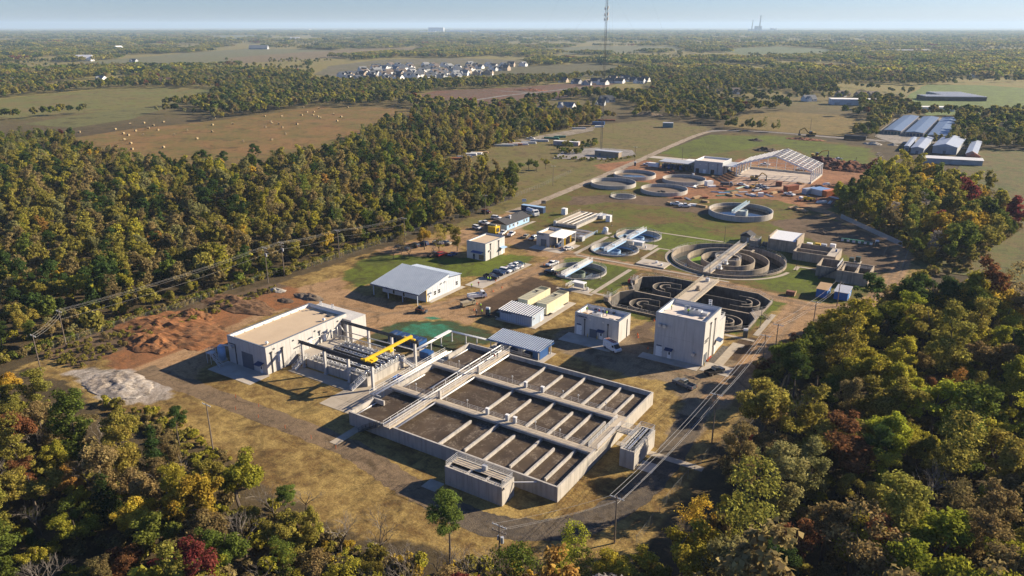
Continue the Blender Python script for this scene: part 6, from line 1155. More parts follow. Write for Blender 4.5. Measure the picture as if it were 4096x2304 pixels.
# power station on the horizon
pw = thing('power_station', 'distant power station with two tall chimneys on the right horizon', 'power station', (*zoom(2600, 0, 1496)(740, 219), 0), R(32.8)); SC_ = math.hypot(*zoom(2600, 0, 1496)(740, 219)) / F_PX
def kx(v): return v * 1496 / 2576 * SC_
MB().tube((kx(10), 0, 0), (kx(12), 0, kx(95)), kx(5), 12, kx(3)).build('chimney', HR[2], pw, local=True); MB().tube((kx(-38), 0, 0), (kx(-34), 0, kx(70)), kx(3.6), 12, kx(2.4)).build('chimney', HR[2], pw, local=True)
MB().box(kx(-15), 0, 0, kx(25), kx(20), kx(34)).build('boiler_house', HW[2], pw, local=True); MB().box(kx(-55), 0, 0, kx(-15), kx(20), kx(16)).box(kx(25), 0, 0, kx(75), kx(12), kx(12)).build('turbine_hall', HW[2], pw, local=True)
mb = MB(); rs = random.Random(5)
for k in range(9): mb.tube((kx(80 + k * 5), 0, kx(8 + rs.uniform(0, 6))), (kx(80 + k * 5), 0, kx(16 + rs.uniform(0, 8))), kx(5), 8, kx(3))
st_ = mb.mesh('steam_plume', smooth=True); st_.materials.append(HW[0]); link_mesh('steam_plume', st_, None, pw.location, R(32.8), kind='stuff')
# ---------------------------------------------------------------- vehicles
def wheel_mesh(r=.38, w=.26):
    return MB().tube((0, -w / 2, 0), (0, w / 2, 0), r, 14).mesh('wheel'), MB().tube((0, -w / 2 - .012, 0), (0, w / 2 + .012, 0), r * .58, 12).mesh('rim')
WM, RM = wheel_mesh(); WM.materials.append(RUBBER); RM.materials.append(CHROME)
VK = {}
def frust(mb, x0, x1, y, z0, X0, X1, Y, z1_, mi=0): return mb.hexa([(x0, -y, z0), (x1, -y, z0), (x1, y, z0), (x0, y, z0), (X0, -Y, z1_), (X1, -Y, z1_), (X1, Y, z1_), (X0, Y, z1_)], mi)
def vehicle_meshes(kind):
    if kind in VK: return VK[kind]
    b, g, r_ = MB(), MB(), MB(); parts = []
    if kind == 'pickup':
        hw = .98; b.yprof([(2.9, .5), (2.92, .95), (2.75, 1.08), (1.35, 1.16), (-.55, 1.16), (-.55, .42), (-2.9, .42), (-2.9, .75), (-.6, .75), (-.6, .42), (2.6, .42)], -hw, hw)
        b = MB().yprof([(2.6, .42), (2.9, .5), (2.92, .92), (2.74, 1.06), (1.3, 1.16), (-.6, 1.16), (-.6, .42)], -hw, hw); b.box(-2.9, -hw, .45, -.62, hw, .72)
        for s_ in (-1, 1): b.box(-2.9, s_ * hw - (.1 if s_ > 0 else 0), .72, -.62, s_ * hw + (0 if s_ > 0 else .1), 1.2)
        b.box(-2.9, -hw + .1, .72, -2.78, hw - .1, 1.2); frust(g, -.62, 1.42, .94, 1.165, -.42, .78, .76, 1.76); frust(r_, -.46, .82, .78, 1.76, -.4, .74, .72, 1.84); L, wb, hw_ = 5.8, (1.85, -1.75), hw
    elif kind == 'suv':
        hw = .96; b.yprof([(2.3, .4), (2.4, .55), (2.38, .92), (2.2, 1.02), (1.15, 1.12), (-2.3, 1.16), (-2.42, .6), (-2.3, .4)], -hw, hw); frust(g, -2.3, 1.3, .92, 1.12, -2.0, .55, .74, 1.7); frust(r_, -2.05, .6, .76, 1.7, -1.95, .5, .7, 1.79); L, wb, hw_ = 4.8, (1.45, -1.4), hw
    elif kind == 'sedan':
        hw = .9; b.yprof([(2.25, .35), (2.35, .5), (2.3, .78), (1.2, .9), (-1.6, .95), (-2.3, .92), (-2.38, .5), (-2.25, .35)], -hw, hw); frust(g, -1.75, 1.25, .86, .93, -1.05, .35, .66, 1.38); frust(r_, -1.1, .4, .68, 1.38, -1.0, .3, .62, 1.44); L, wb, hw_ = 4.7, (1.4, -1.35), hw
    elif kind == 'van':
        hw = 1.02; b.yprof([(2.7, .45), (2.95, .6), (2.92, 1.15), (2.5, 1.35), (1.75, 1.6), (1.45, 2.45), (-2.9, 2.5), (-3.0, .6), (-2.9, .45)], -hw, hw); frust(r_, -2.85, 1.4, .95, 2.47, -2.8, 1.3, .85, 2.58)
        g.hexa([(2.44, -.9, 1.4), (2.52, -.9, 1.33), (2.52, .9, 1.33), (2.44, .9, 1.4), (1.58, -.8, 2.28), (1.66, -.8, 2.3), (1.66, .8, 2.3), (1.58, .8, 2.28)])
        for s_ in (-1, 1): g.box(1.0, s_ * 1.03 - .02, 1.45, 1.72, s_ * 1.03 + .02, 2.1)
        L, wb, hw_ = 6.0, (2.0, -1.9), hw
    elif kind == 'box_truck':
        hw = 1.1; b.yprof([(2.0, .55), (3.3, .55), (3.35, 1.5), (3.1, 1.75), (2.6, 2.5), (1.5, 2.55), (1.5, .55)], -hw, hw); g.hexa([(3.1, -.95, 1.76), (3.18, -.95, 1.7), (3.18, .95, 1.7), (3.1, .95, 1.76), (2.66, -.9, 2.4), (2.74, -.9, 2.4), (2.74, .9, 2.4), (2.66, .9, 2.4)])
        for s_ in (-1, 1): g.box(1.8, s_ * 1.11 - .02, 1.65, 2.6, s_ * 1.11 + .02, 2.3)
        r_.box(-3.3, -1.1, .7, 1.4, 1.1, 1.0); L, wb, hw_ = 6.8, (2.4, -2.1), hw
    lt = MB()
    for s_ in (-1, 1): lt.box(L / 2 - .12, s_ * hw_ * .72 - .18, .72, L / 2 + .035, s_ * hw_ * .72 + .18, .9)
    tl = MB()
    for s_ in (-1, 1): tl.box(-L / 2 - .035, s_ * hw_ * .86 - .1, .78, -L / 2 + .08, s_ * hw_ * .86 + .1, 1.05)
    bp = MB().box(L / 2 - .2, -hw_ * .9, .38, L / 2 + .06, hw_ * .9, .56).box(-L / 2 - .06, -hw_ * .9, .38, -L / 2 + .15, hw_ * .9, .56)
    out = []
    for nm, mb, mt in (('body', b, PAINT), ('windows', g, GLASS), ('roof', r_, PAINT), ('headlights', lt, LAMP), ('tail_lights', tl, RED), ('bumpers', bp, BLACKM)):
        me = mb.mesh(nm); me.materials.append(mt); out.append((nm, me))
    VK[kind] = (out, wb, hw_); return VK[kind]
VC = dict(white=(.78, .78, .76), black=(.012, .013, .016), grey=(.16, .17, .18), silver=(.42, .43, .44), navy=(.02, .04, .10), red=(.30, .012, .012), green=(.04, .07, .06), blue=(.04, .12, .32), beige=(.34, .30, .2), darkred=(.10, .012, .015), brown=(.12, .09, .07))
def vehicle(kind, color, label, p, q, big=1.0, cat=None, roofcol=None):
    """p: spot under its middle, q: spot its nose points to"""
    rz = math.atan2(q[1] - p[1], q[0] - p[0]); ms_, wb, hw_ = vehicle_meshes(kind)
    nm = {'pickup': 'pickup_truck', 'suv': 'parked_car', 'sedan': 'parked_car', 'van': 'delivery_van', 'box_truck': 'work_truck'}[kind]
    t = thing(nm, label, cat or {'pickup': 'pickup', 'suv': 'car', 'sedan': 'car', 'van': 'van', 'box_truck': 'truck'}[kind], (p[0], p[1], .03), rz, 'vehicles on the site'); t.scale = (big,) * 3
    for n_, me in ms_:
        o = link_mesh(n_, me, t); o.color = (*VC[color], 1)
    for x in wb:
        for s_ in (-1, 1): w = link_mesh('wheel', WM, t, (x, s_ * (hw_ - .1), .38)); link_mesh('rim', RM, w)
    return t
def off(p, dx, dy): return (p[0] + dx, p[1] + dy)
van = vehicle('van', 'white', 'white work van with ladders on its roof in the shade of the chemical building', (-79.2, 174.2), (-76, 172.6)); lad = MB()
for y in (-.5, -.2, .25, .55): lad.box(-2.6, y - .05, 2.64, 1.2, y + .05, 2.72)
for x in np.arange(-2.4, 1.1, .4): lad.box(x, -.5, 2.66, x + .06, -.2, 2.7).box(x, .25, 2.66, x + .06, .55, 2.7)
lad.build('roof_ladders', M('ladder_orange', (.45, .10, .04), None, .6, 2), van, local=True)
p = z3(1795, 1278); vehicle('pickup', 'grey', 'grey pickup with black bed cover parked beside the basin', p, off(p, -5, 1.6), 1.05); p = z3(2055, 1165); vehicle('pickup', 'black', 'black pickup by the corner of the tall building', p, off(p, 2.2, 5), 1.0)
z5v = [('pickup', 'black', 'black pickup at the near end of the parked row', (785, 780), 1), ('suv', 'navy', 'blue-grey suv second in the parked row', (850, 748), 1), ('suv', 'white', 'white suv third in the parked row', (905, 728), 1), ('sedan', 'grey', 'dark grey sedan in the middle of the parked row', (945, 715), 1), ('sedan', 'white', 'white sedan in the parked row beside the dark grey one', (972, 702), 1), ('pickup', 'white', 'white pickup near the far end of the parked row', (998, 684), -1), ('sedan', 'green', 'dark green car at the far end of the parked row', (1022, 664), 1)]
for k, (kd, c, l, q, s_) in enumerate(z5v): p = z5(*q); vehicle(kd, c, l, p, off(p, 4 * s_, .1))
for kd, c, l, q, dv in (('pickup', 'white', 'white pickup beside the nearest clarifier', (1308, 668), (-.6, -4)), ('pickup', 'black', 'dark pickup with flatbed at the clarifier bridge', (1300, 742), (-4, .5)), ('pickup', 'white', 'white pickup left of the yellow generator tank', (880, 402), (-1, 4)), ('pickup', 'white', 'white pickup right of the yellow generator', (955, 412), (-1, 4)), ('sedan', 'beige', 'beige sedan on the dirt yard behind the headworks', (1080, 428), (-1, 4)), ('suv', 'silver', 'silver work truck beside the headworks wall', (1145, 448), (-.4, -4)), ('sedan', 'white', 'white sedan parked under the headworks canopy', (1445, 533), (1, 4)), ('suv', 'white', 'white and blue suv left of the office', (660, 356), (4, -1)), ('pickup', 'white', 'white pickup at the left corner of the office', (725, 316), (4, -.6)), ('suv', 'white', 'white suv behind the office', (825, 272), (4, .5)), ('suv', 'darkred', 'dark red suv on the entrance drive by the wood', (740, 222), (4, 0)), ('pickup', 'white', 'white pickup under the parking trees', (335, 485), (-4, 0)), ('pickup', 'beige', 'pale pickup right of the white one under the parking trees', (392, 488), (4, 0)), ('sedan', 'green', 'dark green car at the left end under the trees', (45, 535), (-4, .4)), ('suv', 'black', 'black car under the parking trees', (125, 510), (-4, .4)), ('suv', 'navy', 'dark car deep in the tree shade', (205, 495), (-4, .4)), ('pickup', 'brown', 'brown pickup on the shaded lawn', (295, 588), (1, 4)), ('suv', 'red', 'red car on the shaded lawn', (360, 588), (1, 4)), ('sedan', 'blue', 'blue car nearest the pump building on the lawn', (452, 585), (0, 4))):
    p = z5(*q); vehicle(kd, c, l, p, off(p, *dv))
p = z5(660, 950); tr_ = vehicle('box_truck', 'white', 'white service truck with tool body parked on the dirt yard', p, off(p, 3, 4), .95); MB().box(-3.2, -1.08, 1.0, 1.2, -.6, 1.8).box(-3.2, .6, 1.0, 1.2, 1.08, 1.8).build('tool_boxes', WHITEP, tr_, local=True); MB().box(-2.6, -.5, 1.0, .6, .5, 1.5).build('load', STEELDK, tr_, local=True)
p = z5(585, 1015); tr_ = vehicle('box_truck', 'beige', 'beige plant truck behind the white service truck', p, off(p, 1.4, 4), .8); MB().hexa([(-3.2, -1.0, 1.0), (1.2, -1.0, 1.0), (1.2, 1.0, 1.0), (-3.2, 1.0, 1.0), (-3.4, -1.15, 2.1), (1.3, -1.15, 2.1), (1.3, 1.15, 2.1), (-3.4, 1.15, 2.1)]).build('hopper', M('dusty_beige', (.36, .30, .20), None, .9, 1), tr_, local=True)
p = z5(1135, 240); tr_ = vehicle('box_truck', 'white', 'white vacuum tanker truck beside the blue container', p, off(p, 4, -2), 1.25); MB().tube((-3.2, 0, 1.75), (1.2, 0, 1.75), .85, 16).build('tank', M('tanker_white', (.62, .68, .74), None, .4, 1), tr_, local=True, smooth=False); MB().box(-3.3, -.9, .8, 1.2, .9, 1.0).build('tank_cradle', YELLOW, tr_, local=True)
sk = thing('skid_loader', 'dark skid loader with boom working in front of the shed', 'loader', (*z5(172, 1072), 0), R(20)); MB().box(-1.4, -.7, .5, 1.0, .7, 1.3).build('chassis', BLACKM, sk, local=True); frust(MB(), -.6, .7, .6, 1.3, -.5, .4, .5, 2.1).build('cab', GLASS, sk, local=True); MB().bar((-1.2, -.75, 1.5), (1.6, -.75, .9), .18, .25).bar((-1.2, .75, 1.5), (1.6, .75, .9), .18, .25).build('lift_arms', RUST, sk, local=True); MB().box(1.6, -1, .2, 2.3, 1, .8).build('bucket', STEELDK, sk, local=True)
for x in (-.9, .6):
    for s_ in (-1, 1): link_mesh('wheel', WM, sk, (x, s_ * .85, .42), 0, 1.1)
def excavator(label, p, ang, s_=1.0, boom=((1.2, 1.9), (3.6, 4.6), (6.0, 3.4), (6.2, 1.2))):
    t = thing('excavator', label, 'excavator', (p[0], p[1], 0), ang, 'excavators'); t.scale = (s_,) * 3; EY = M('excavator_yellow', (.55, .34, .06), None, .6, 1) if 'excavator_yellow' not in bpy.data.materials else bpy.data.materials['excavator_yellow']
    for y in (-1.1, 1.1): MB().yprof([(-1.9, .2), (-2.1, .55), (-1.8, .95), (1.8, .95), (2.1, .55), (1.9, .2)], y - .3, y + .3).build('track', BLACKM, t, local=True)
    MB().box(-2.4, -1.35, 1.05, 1.2, 1.35, 1.5).box(-2.5, -1.35, 1.5, -1.0, 1.35, 2.3).build('house', EY, t, local=True); MB().box(-.3, .2, 1.5, 1.2, 1.3, 2.9).build('cab', GLASS, t, local=True)
    MB().bar((boom[0][0], -.3, boom[0][1]), (boom[1][0], -.3, boom[1][1]), .4, .55).build('boom', EY, t, local=True); MB().bar((boom[1][0], -.3, boom[1][1]), (boom[2][0], -.3, boom[2][1]), .35, .45).build('stick', EY, t, local=True); MB().bar((boom[2][0], -.3, boom[2][1]), (boom[3][0], -.3, boom[3][1]), .3, .4).box(boom[3][0] - .8, -.8, boom[3][1] - .7, boom[3][0] + .3, .2, boom[3][1] + .2).build('bucket', STEELDK, t, local=True)
    return t
excavator('tan excavator with lowered boom at the edge of the steel frame slab', z6(1760, 368), R(0), 1.05); excavator('yellow excavator digging at the red soil heap behind the steel frame', z6(2280, 175), R(5), 1.2, ((1.2, 1.9), (3.2, 4.2), (6.4, 4.6), (6.6, 2.0))); excavator('yellow excavator digging beside the far road', zr(735, 745), R(180 + 33), 1.5); excavator('small excavator among the site clutter', z6(1740, 435), R(60), .7); excavator('small pale digger on top of the red soil heap', zr(1120, 985), R(100), .9)
tf = thing('telehandler', 'yellow telehandler beside the rusty site containers', 'telehandler', (*z6(2215, 545), 0), R(10)); MB().box(-2.4, -1, .7, 1.8, 1, 1.4).box(-2.4, -1, 1.4, -1.0, 1, 2.0).build('chassis', YELLOW, tf, local=True); MB().box(-.6, .1, 1.4, .7, .95, 2.5).build('cab', GLASS, tf, local=True); MB().bar((-2.2, -.5, 2.0), (3.2, -.5, 1.6), .4, .45).box(3.2, -.9, .4, 3.4, .1, 1.8).build('boom', YELLOW, tf, local=True)
for x in (-1.5, 1.3):
    for s_ in (-1, 1): link_mesh('wheel', WM, tf, (x, s_ * 1.0, .6), 0, 1.5)
for kd, c, l, q, dv in (('pickup', 'white', 'white pickup on the lawn before the round tanks, left', (1085, 582), (4, 1)), ('pickup', 'white', 'white pickup on the lawn before the round tanks, right', (1155, 598), (4, 2)), ('sedan', 'white', 'white car among the site materials', (1642, 412), (4, 0)), ('pickup', 'white', 'white pickup in the middle of the building site', (1775, 462), (2, 4)), ('pickup', 'silver', 'silver pickup parked right of the green pipes', (1800, 428), (4, -2)), ('pickup', 'silver', 'silver crew truck next to the silver pickup', (1838, 440), (4, -2)), ('pickup', 'white', 'white pickup with service body by the orange container', (2055, 498), (4, -1.6)), ('pickup', 'white', 'white truck seen through the steel frame, left', (1845, 240), (-4, 0)), ('pickup', 'white', 'white truck seen through the steel frame, right', (2160, 280), (4, 0)), ('sedan', 'white', 'lone white car near the red soil heap', (2478, 190), (3, 3)), ('pickup', 'white', 'white pickup left of the pump canopy', (838, 240), (-4, 0)), ('suv', 'navy', 'blue car under the link canopy', (1528, 300), (4, 0))):
    p = z6(*q); vehicle(kd, c, l, p, off(p, *dv), 1.05)
for c, l, q in (('white', 'white car beside the long black bus on the far road', (1175, 768)),): p = zr(*q); vehicle('suv', c, l, p, off(p, 4, .5))
vehicle('pickup', 'white', 'white pickup parked at the wood edge by the trailers', zt(1697, 1025), off(zt(1697, 1025), 4, 1), 1.1); p = z6(1515, 420); dt = vehicle('box_truck', 'grey', 'dark dump truck at the building site', p, off(p, 4, 1), 1.05); MB().box(-3.2, -1.1, 1.0, 1.2, 1.1, 2.2).build('dump_bed', STEELDK, dt, local=True)
def trailer(name, label, p, ang, L, W_, h, mat, roofm=None, z0=.0, cat='container', ribs=True):
    t = thing(name, label, cat, (p[0], p[1], 0), ang, 'containers and trailers'); MB().box(-L / 2, -W_ / 2, z0, L / 2, W_ / 2, z0 + h).build('body', mat, t, local=True); MB().box(-L / 2 - .04, -W_ / 2 - .04, z0 + h, L / 2 + .04, W_ / 2 + .04, z0 + h + .08).build('roof', roofm or mat, t, local=True)
    if ribs:
        for k in range(int(L / .6)): MB().box(-L / 2 + .2 + k * .6, -W_ / 2 - .05, z0 + .15, -L / 2 + .5 + k * .6, -W_ / 2 - .003, z0 + h - .15).build('side_rib', mat, t, local=True)
        MB().box(L / 2 + .003, -W_ / 2 + .1, z0 + .1, L / 2 + .05, -.03, z0 + h - .1).box(L / 2 + .003, .03, z0 + .1, L / 2 + .05, W_ / 2 - .1, z0 + h - .1).build('end_doors', mat, t, local=True)
    return t
trailer('shipping_container', 'long blue shipping container behind the tanker truck', (-182.4, 302.0), 0.03, 12.2, 2.5, 2.8, NAVY, OFFBL); trailer('shipping_container', 'rust orange shipping container on the building site', z6(2068, 455), R(62), 9, 3, 2.8, RUST); trailer('shipping_container', 'pale grey shipping container at the right of the building site', z6(2228, 478), R(62), 9, 2.8, 2.8, PALER); trailer('shipping_container', 'orange site hut at the far right of the containers', z6(2395, 500), R(62), 8, 3, 3, M('bright_orange_steel', (.55, .16, .04), (.42, .12, .03), .6, .6)); trailer('site_shelter', 'blue roofed shelter between the grey and orange containers', z6(2320, 485), R(62), 8, 8, 2.9, STEEL, M('blue_sheet', (.20, .34, .60), None, .5, .5), ribs=False)
trailer('cargo_trailer', 'white box trailer left of the pump canopy', z6(890, 255), 0, 7, 2.4, 2.2, WHITEP, z0=.5, cat='trailer', ribs=False); trailer('storage_box', 'white storage box beside the round tanks', z6(1362, 412), R(60), 4.4, 2.6, 2.6, WHITEP, ribs=False); trailer('storage_box', 'brown crate on the building site slab edge', z6(1963, 418), R(10), 3.4, 2.2, 2.6, M('crate_brown', (.24, .10, .06), None, .9, 1), ribs=False); trailer('storage_box', 'small white tank box in the site clutter', z6(1808, 505), R(30), 2.6, 2, 1.9, WHITEP, ribs=False)
trailer('bus', 'long black bus parked on the far road', zr(1118, 775), R(0), 16, 2.6, 3, BLACKM, z0=.4, cat='bus', ribs=False); trailer('portable_building', 'teal portable building near the far end of the entrance road', D(1680, 320), R(20), 9, 6, 4, M('teal_sheet', (.10, .20, .22), None, .6, 1), STEEL, cat='cabin', ribs=False); trailer('storage_box', 'blue bin by the wood edge beyond the mast', zt(2195, 917), R(20), 11, 4, 2.6, BLUE, ribs=False); trailer('storage_trailer', 'long pale trailer beside the mast yard trees', zt(1960, 1068), R(10), 20, 4, 3, M('pale_red', (.55, .42, .38), None, .8, .5), WHITEP, cat='trailer', ribs=False)
gs = thing('generator', 'yellow generator set with round silencer beside the office', 'generator', (-176.6, 259.4, 0), 0); MB().box(-178.6, 257.8, .3, -174.6, 261.2, 3.0).build('enclosure', YELLOW, gs); MB().tube((-178.2, 259.6, 3.35), (-175.4, 259.6, 3.35), .4, 12).build('silencer', CREAM, gs); MB().box(-178.8, 257.6, 0, -174.4, 261.4, .3).build('base', BLACKM, gs); MB().box(-174.58, 258.4, .6, -174.5, 260.6, 2.4).build('louvre', BLACKM, gs)
def toilet(label, x, y):
    t = thing('portable_toilet', label, 'toilet', (x, y, 0), R(20), 'portable toilets'); MB().box(-.6, -.6, .05, .6, .6, 2.1).build('cabin', M('toilet_green', (.04, .09, .10), None, .5, 1) if 'toilet_green' not in bpy.data.materials else bpy.data.materials['toilet_green'], t, local=True); MB().tube((-.6, 0, 2.1), (.6, 0, 2.1), .6, 12).build('roof', WHITEP, t, local=True); MB().box(-.4, -.64, .15, .4, -.605, 1.95).build('door', STEELDK, t, local=True)
toilet('dark portable toilet left of the electrical building', -123.2, 177.4); toilet('dark portable toilet on the lawn right of the oxidation ditch', -50.9, 203.4); toilet('portable toilet by the tote row', -33.4, 326.4); toilet('portable toilet at the entrance of the building site', *z6(730, 243))
for (q, l) in (((158, 200), 'small blue and white notice board on the verge left of the entrance road'), ((375, 220), 'small beige notice board right of the entrance road')):
    p = zoom(2040, 740, 520, 1456)(*q); t = thing('notice_board', l, 'sign', (*p, 0), R(33)); MB().box(-1.1, -.05, .5, 1.1, .05, 2.1).build('panel', WHITEP if 'blue' in l else DECK, t, local=True); MB().box(-.9, -.056, 1.3, .9, -.051, 1.9).build('printed_field', OFFBL if 'blue' in l else STRAW, t, local=True)
    for x in (-.95, .95): MB().box(x - .06, -.04, 0, x + .06, .04, .5).build('post', POLEW, t, local=True)
# lamp posts
lampn = 0
for (x, y, h, l) in ((-109.5, 228, 6.9, 'slim lamp post right of the nearest clarifier'), (-110, 276.9, 6.9, 'lamp post right of the linked clarifiers'), (-87.2, 297.7, 6.8, 'lamp post behind the ring basin'), (-138.4, 297.5, 6.8, 'lamp post beside the lawn kiosk'), (-77.7, 250.7, 6.4, 'lamp post between the ring basin and the oxidation ditch'), (-53.5, 275.9, 6.6, 'lamp post right of the ring basin'), (-93.4, 203.2, 6.6, 'lamp post at the left of the oxidation ditch'), (-49.2, 212.6, 6.4, 'lamp post at the right of the oxidation ditch')):
    t = thing('lamp_post', l, 'lamp post', (x, y, 0), 0, 'plant lamp posts'); MB().cyl(x, y, .09, 0, h, 8, .06).build('post', STEELDK, t); MB().cyl(x, y, .25, 0, .3, 10).build('base', SLAB, t); MB().box(x - .45, y - .12, h - .1, x + .1, y + .12, h + .08).build('lamp_head', STEELDK, t)
# cones and stakes
cone = MB().cyl(0, 0, .2, .04, .75, 10, .03).box(-.26, -.26, 0, .26, .26, .04).mesh('traffic_cone'); cone.materials.append(ORANGE); NB = ('first', 'second', 'third', 'fourth', 'fifth', 'sixth', 'seventh', 'eighth', 'ninth', 'tenth', 'eleventh')
for k, q in enumerate(((822, 805), (875, 862), (800, 893), (728, 940), (658, 1000), (635, 1052), (650, 1100))): link_mesh('traffic_cone', cone, None, (*z5(*q), 0), label='orange cone, %s along the drive past the parked row' % NB[k], cat='traffic cone', group='cones along the dirt drive')
for q, l in (((1235, 665), 'orange cone beside the white pickup at the clarifier'), ((2040, 1265), 'orange cone on the dirt right of the chemical building'), ((2183, 1145), 'orange cone left of the tall building wall'), ((1400, 850), 'orange cone')): 
    if l != 'orange cone': link_mesh('traffic_cone', cone, None, (*z5(*q), 0), label=l, cat='traffic cone', group='single cones')
link_mesh('traffic_cone', cone, None, (*z3(1400, 858), 0), label='orange cone near the sun lit wall of the chemical building', cat='traffic cone', group='single cones'); link_mesh('traffic_cone', cone, None, (*z3(1485, 955), 0), label='orange cone in the shade left of the tall building', cat='traffic cone', group='single cones')
stake = MB().box(-.05, -.02, 0, .05, .02, .9).mesh('survey_stake'); stake.materials.append(ORANGE)
for k, q in enumerate(((200, 945), (398, 1025), (200, 1050), (395, 1120), (625, 1210), (848, 1298), (1060, 1385))): link_mesh('survey_stake', stake, None, (*z1(*q), 0), label='orange survey stake along the left perimeter road', cat='stake', group='survey stakes along the left road')
# ---------------------------------------------------------------- people
def person_mesh():
    V = [(0, 0, .95), (0, 0, 1.2), (0, 0, 1.42), (0, .01, 1.52), (0, .02, 1.62), (0, .02, 1.74), (.1, 0, .9), (.12, .03, .5), (.12, 0, .08), (.13, .14, .04), (-.1, 0, .9), (-.12, -.02, .5), (-.13, -.06, .08), (-.13, .08, .04), (.2, 0, 1.4), (.27, .03, 1.13), (.25, .16, .93), (.25, .2, .85), (-.2, 0, 1.4), (-.27, .03, 1.13), (-.25, .16, .93), (-.25, .2, .85)]
    E = [(0, 1), (1, 2), (2, 3), (3, 4), (4, 5), (0, 6), (6, 7), (7, 8), (8, 9), (0, 10), (10, 11), (11, 12), (12, 13), (2, 14), (14, 15), (15, 16), (16, 17), (2, 18), (18, 19), (19, 20), (20, 21)]
    Rr = [.16, .17, .15, .065, .095, .085, .11, .08, .05, .045, .11, .08, .05, .045, .08, .055, .042, .035, .08, .055, .042, .035]
    me = bpy.data.meshes.new('body'); me.from_pydata(V, E, []); o = bpy.data.objects.new('body', me); COL.objects.link(o)
    md_ = o.modifiers.new('skin', 'SKIN'); sv = me.skin_vertices[0].data
    for i, r_ in enumerate(Rr): sv[i].radius = (r_, r_ * .8)
    sv[0].use_root = True; o.modifiers.new('sub', 'SUBSURF').levels = 1
    out = bpy.data.meshes.new_from_object(o.evaluated_get(bpy.context.evaluated_depsgraph_get())); bpy.data.objects.remove(o)
    out.materials.clear()
    for m_ in (CLOTHD, HIVIS, SKIN, BLACKM): out.materials.append(m_)
    for p_ in out.polygons:
        z = p_.center.z; x = abs(p_.center.x)
        p_.material_index = 3 if z < .12 else 2 if z > 1.53 or (x > .17 and z < 1.0 and p_.center.y > .1) else 1 if z > .98 else 0
        p_.use_smooth = True
    return out
PM = person_mesh(); PMR = PM.copy(); PMR.materials[1] = RED; PMG = PM.copy(); PMG.materials[1] = CLOTHD
hat = MB().tube((0, .02, 1.73), (0, .02, 1.83), .125, 10, .05).tube((0, .04, 1.72), (0, .04, 1.735), .16, 10).mesh('hard_hat'); hat.materials.append(WHITEP)
def person(label, x, y, z, rz, mesh=None):
    t = thing('person', label, 'person', (x, y, z), rz, 'workers'); link_mesh('body', mesh or PM, t); link_mesh('hard_hat', hat, t)
for q, l, m_ in (((755, 805), 'worker in yellow vest left of a pair by the black pickup', None), ((776, 808), 'worker in yellow vest right of a pair by the black pickup', None), ((615, 862), 'worker in yellow vest near the barrier tape', None), ((675, 845), 'worker in orange top near the barrier tape', PMR), ((693, 1038), 'worker in yellow vest behind the electrical building corner, farther', None), ((704, 1090), 'worker in yellow vest nearer the portable toilet', None), ((658, 1098), 'crouching worker in dark clothes by the dirt edge', PMG), ((42, 985), 'worker standing in the shed porch shade', PMG)): person(l, *z5(*q), .02, 1.0, m_)
person('worker in lime vest standing at the roof edge of the tall building', -66.6, 184.2, 11.41, 2.0); person('worker in lime vest bending over the tall building roof unit', -61.6, 183.4, 11.41, .4); person('worker in lime vest on the chemical building roof', -85.6, 183.4, 5.71, 1.4); person('worker in red shirt at the chemical roof unit', -88.2, 183.6, 5.71, .6, PMR); person('dark clothed worker at the chemical roof unit', -87.0, 183.8, 5.71, 2.6, PMG); person('worker crouched at the left of the chemical building roof', -92.0, 183.4, 5.71, 3.0); person('red shirted worker on the basin cross walkway', -99.0, 145.2, 3.53, 0, PMR); person('dark shirted worker behind the red one on the basin walkway', -98.7, 146.2, 3.53, 3, PMG)
# ---------------------------------------------------------------- building site clutter, each piece apart
rk = random.Random(8); kinds = (('lumber_stack', 'timber stack', WOOD), ('pipe_bundle', 'pipe bundle', GREENP), ('steel_bundle', 'steel bundle', STEEL), ('pallet_load', 'pallet load', PARAPET), ('blue_pipe_stack', 'pipe stack', OFFBL), ('form_panels', 'form panels', RUST))
CL = [(1500, 475, 4, 7), (1560, 462, 1, 8), (1630, 432, 1, 9), (1655, 470, 2, 5), (1580, 480, 0, 5), (1690, 490, 2, 4), (1740, 500, 3, 3), (1490, 445, 5, 5), (1430, 470, 2, 6), (1200, 425, 2, 8), (1250, 415, 2, 8), (1160, 435, 2, 5), (1300, 435, 0, 4), (1100, 525, 5, 4), (1180, 530, 2, 6), (1260, 520, 0, 6), (1330, 520, 5, 3), (1230, 585, 3, 4), (1300, 595, 0, 5), (1880, 500, 2, 7), (1920, 480, 0, 5), (1990, 470, 5, 3), (2080, 610, 0, 5), (2120, 620, 0, 5), (2180, 635, 0, 5), (2285, 545, 5, 4), (2330, 560, 3, 5), (2400, 560, 2, 7), (2440, 520, 2, 6), (2370, 405, 3, 4), (2150, 400, 0, 4), (1390, 425, 3, 4), (1470, 500, 1, 6), (1545, 500, 0, 5), (1620, 500, 2, 5), (1700, 430, 3, 3), (1830, 480, 5, 4), (1330, 555, 0, 4), (1050, 575, 0, 6), (2140, 545, 5, 3), (2160, 525, 3, 3), (1420, 345, 0, 4), (1240, 318, 5, 4)]
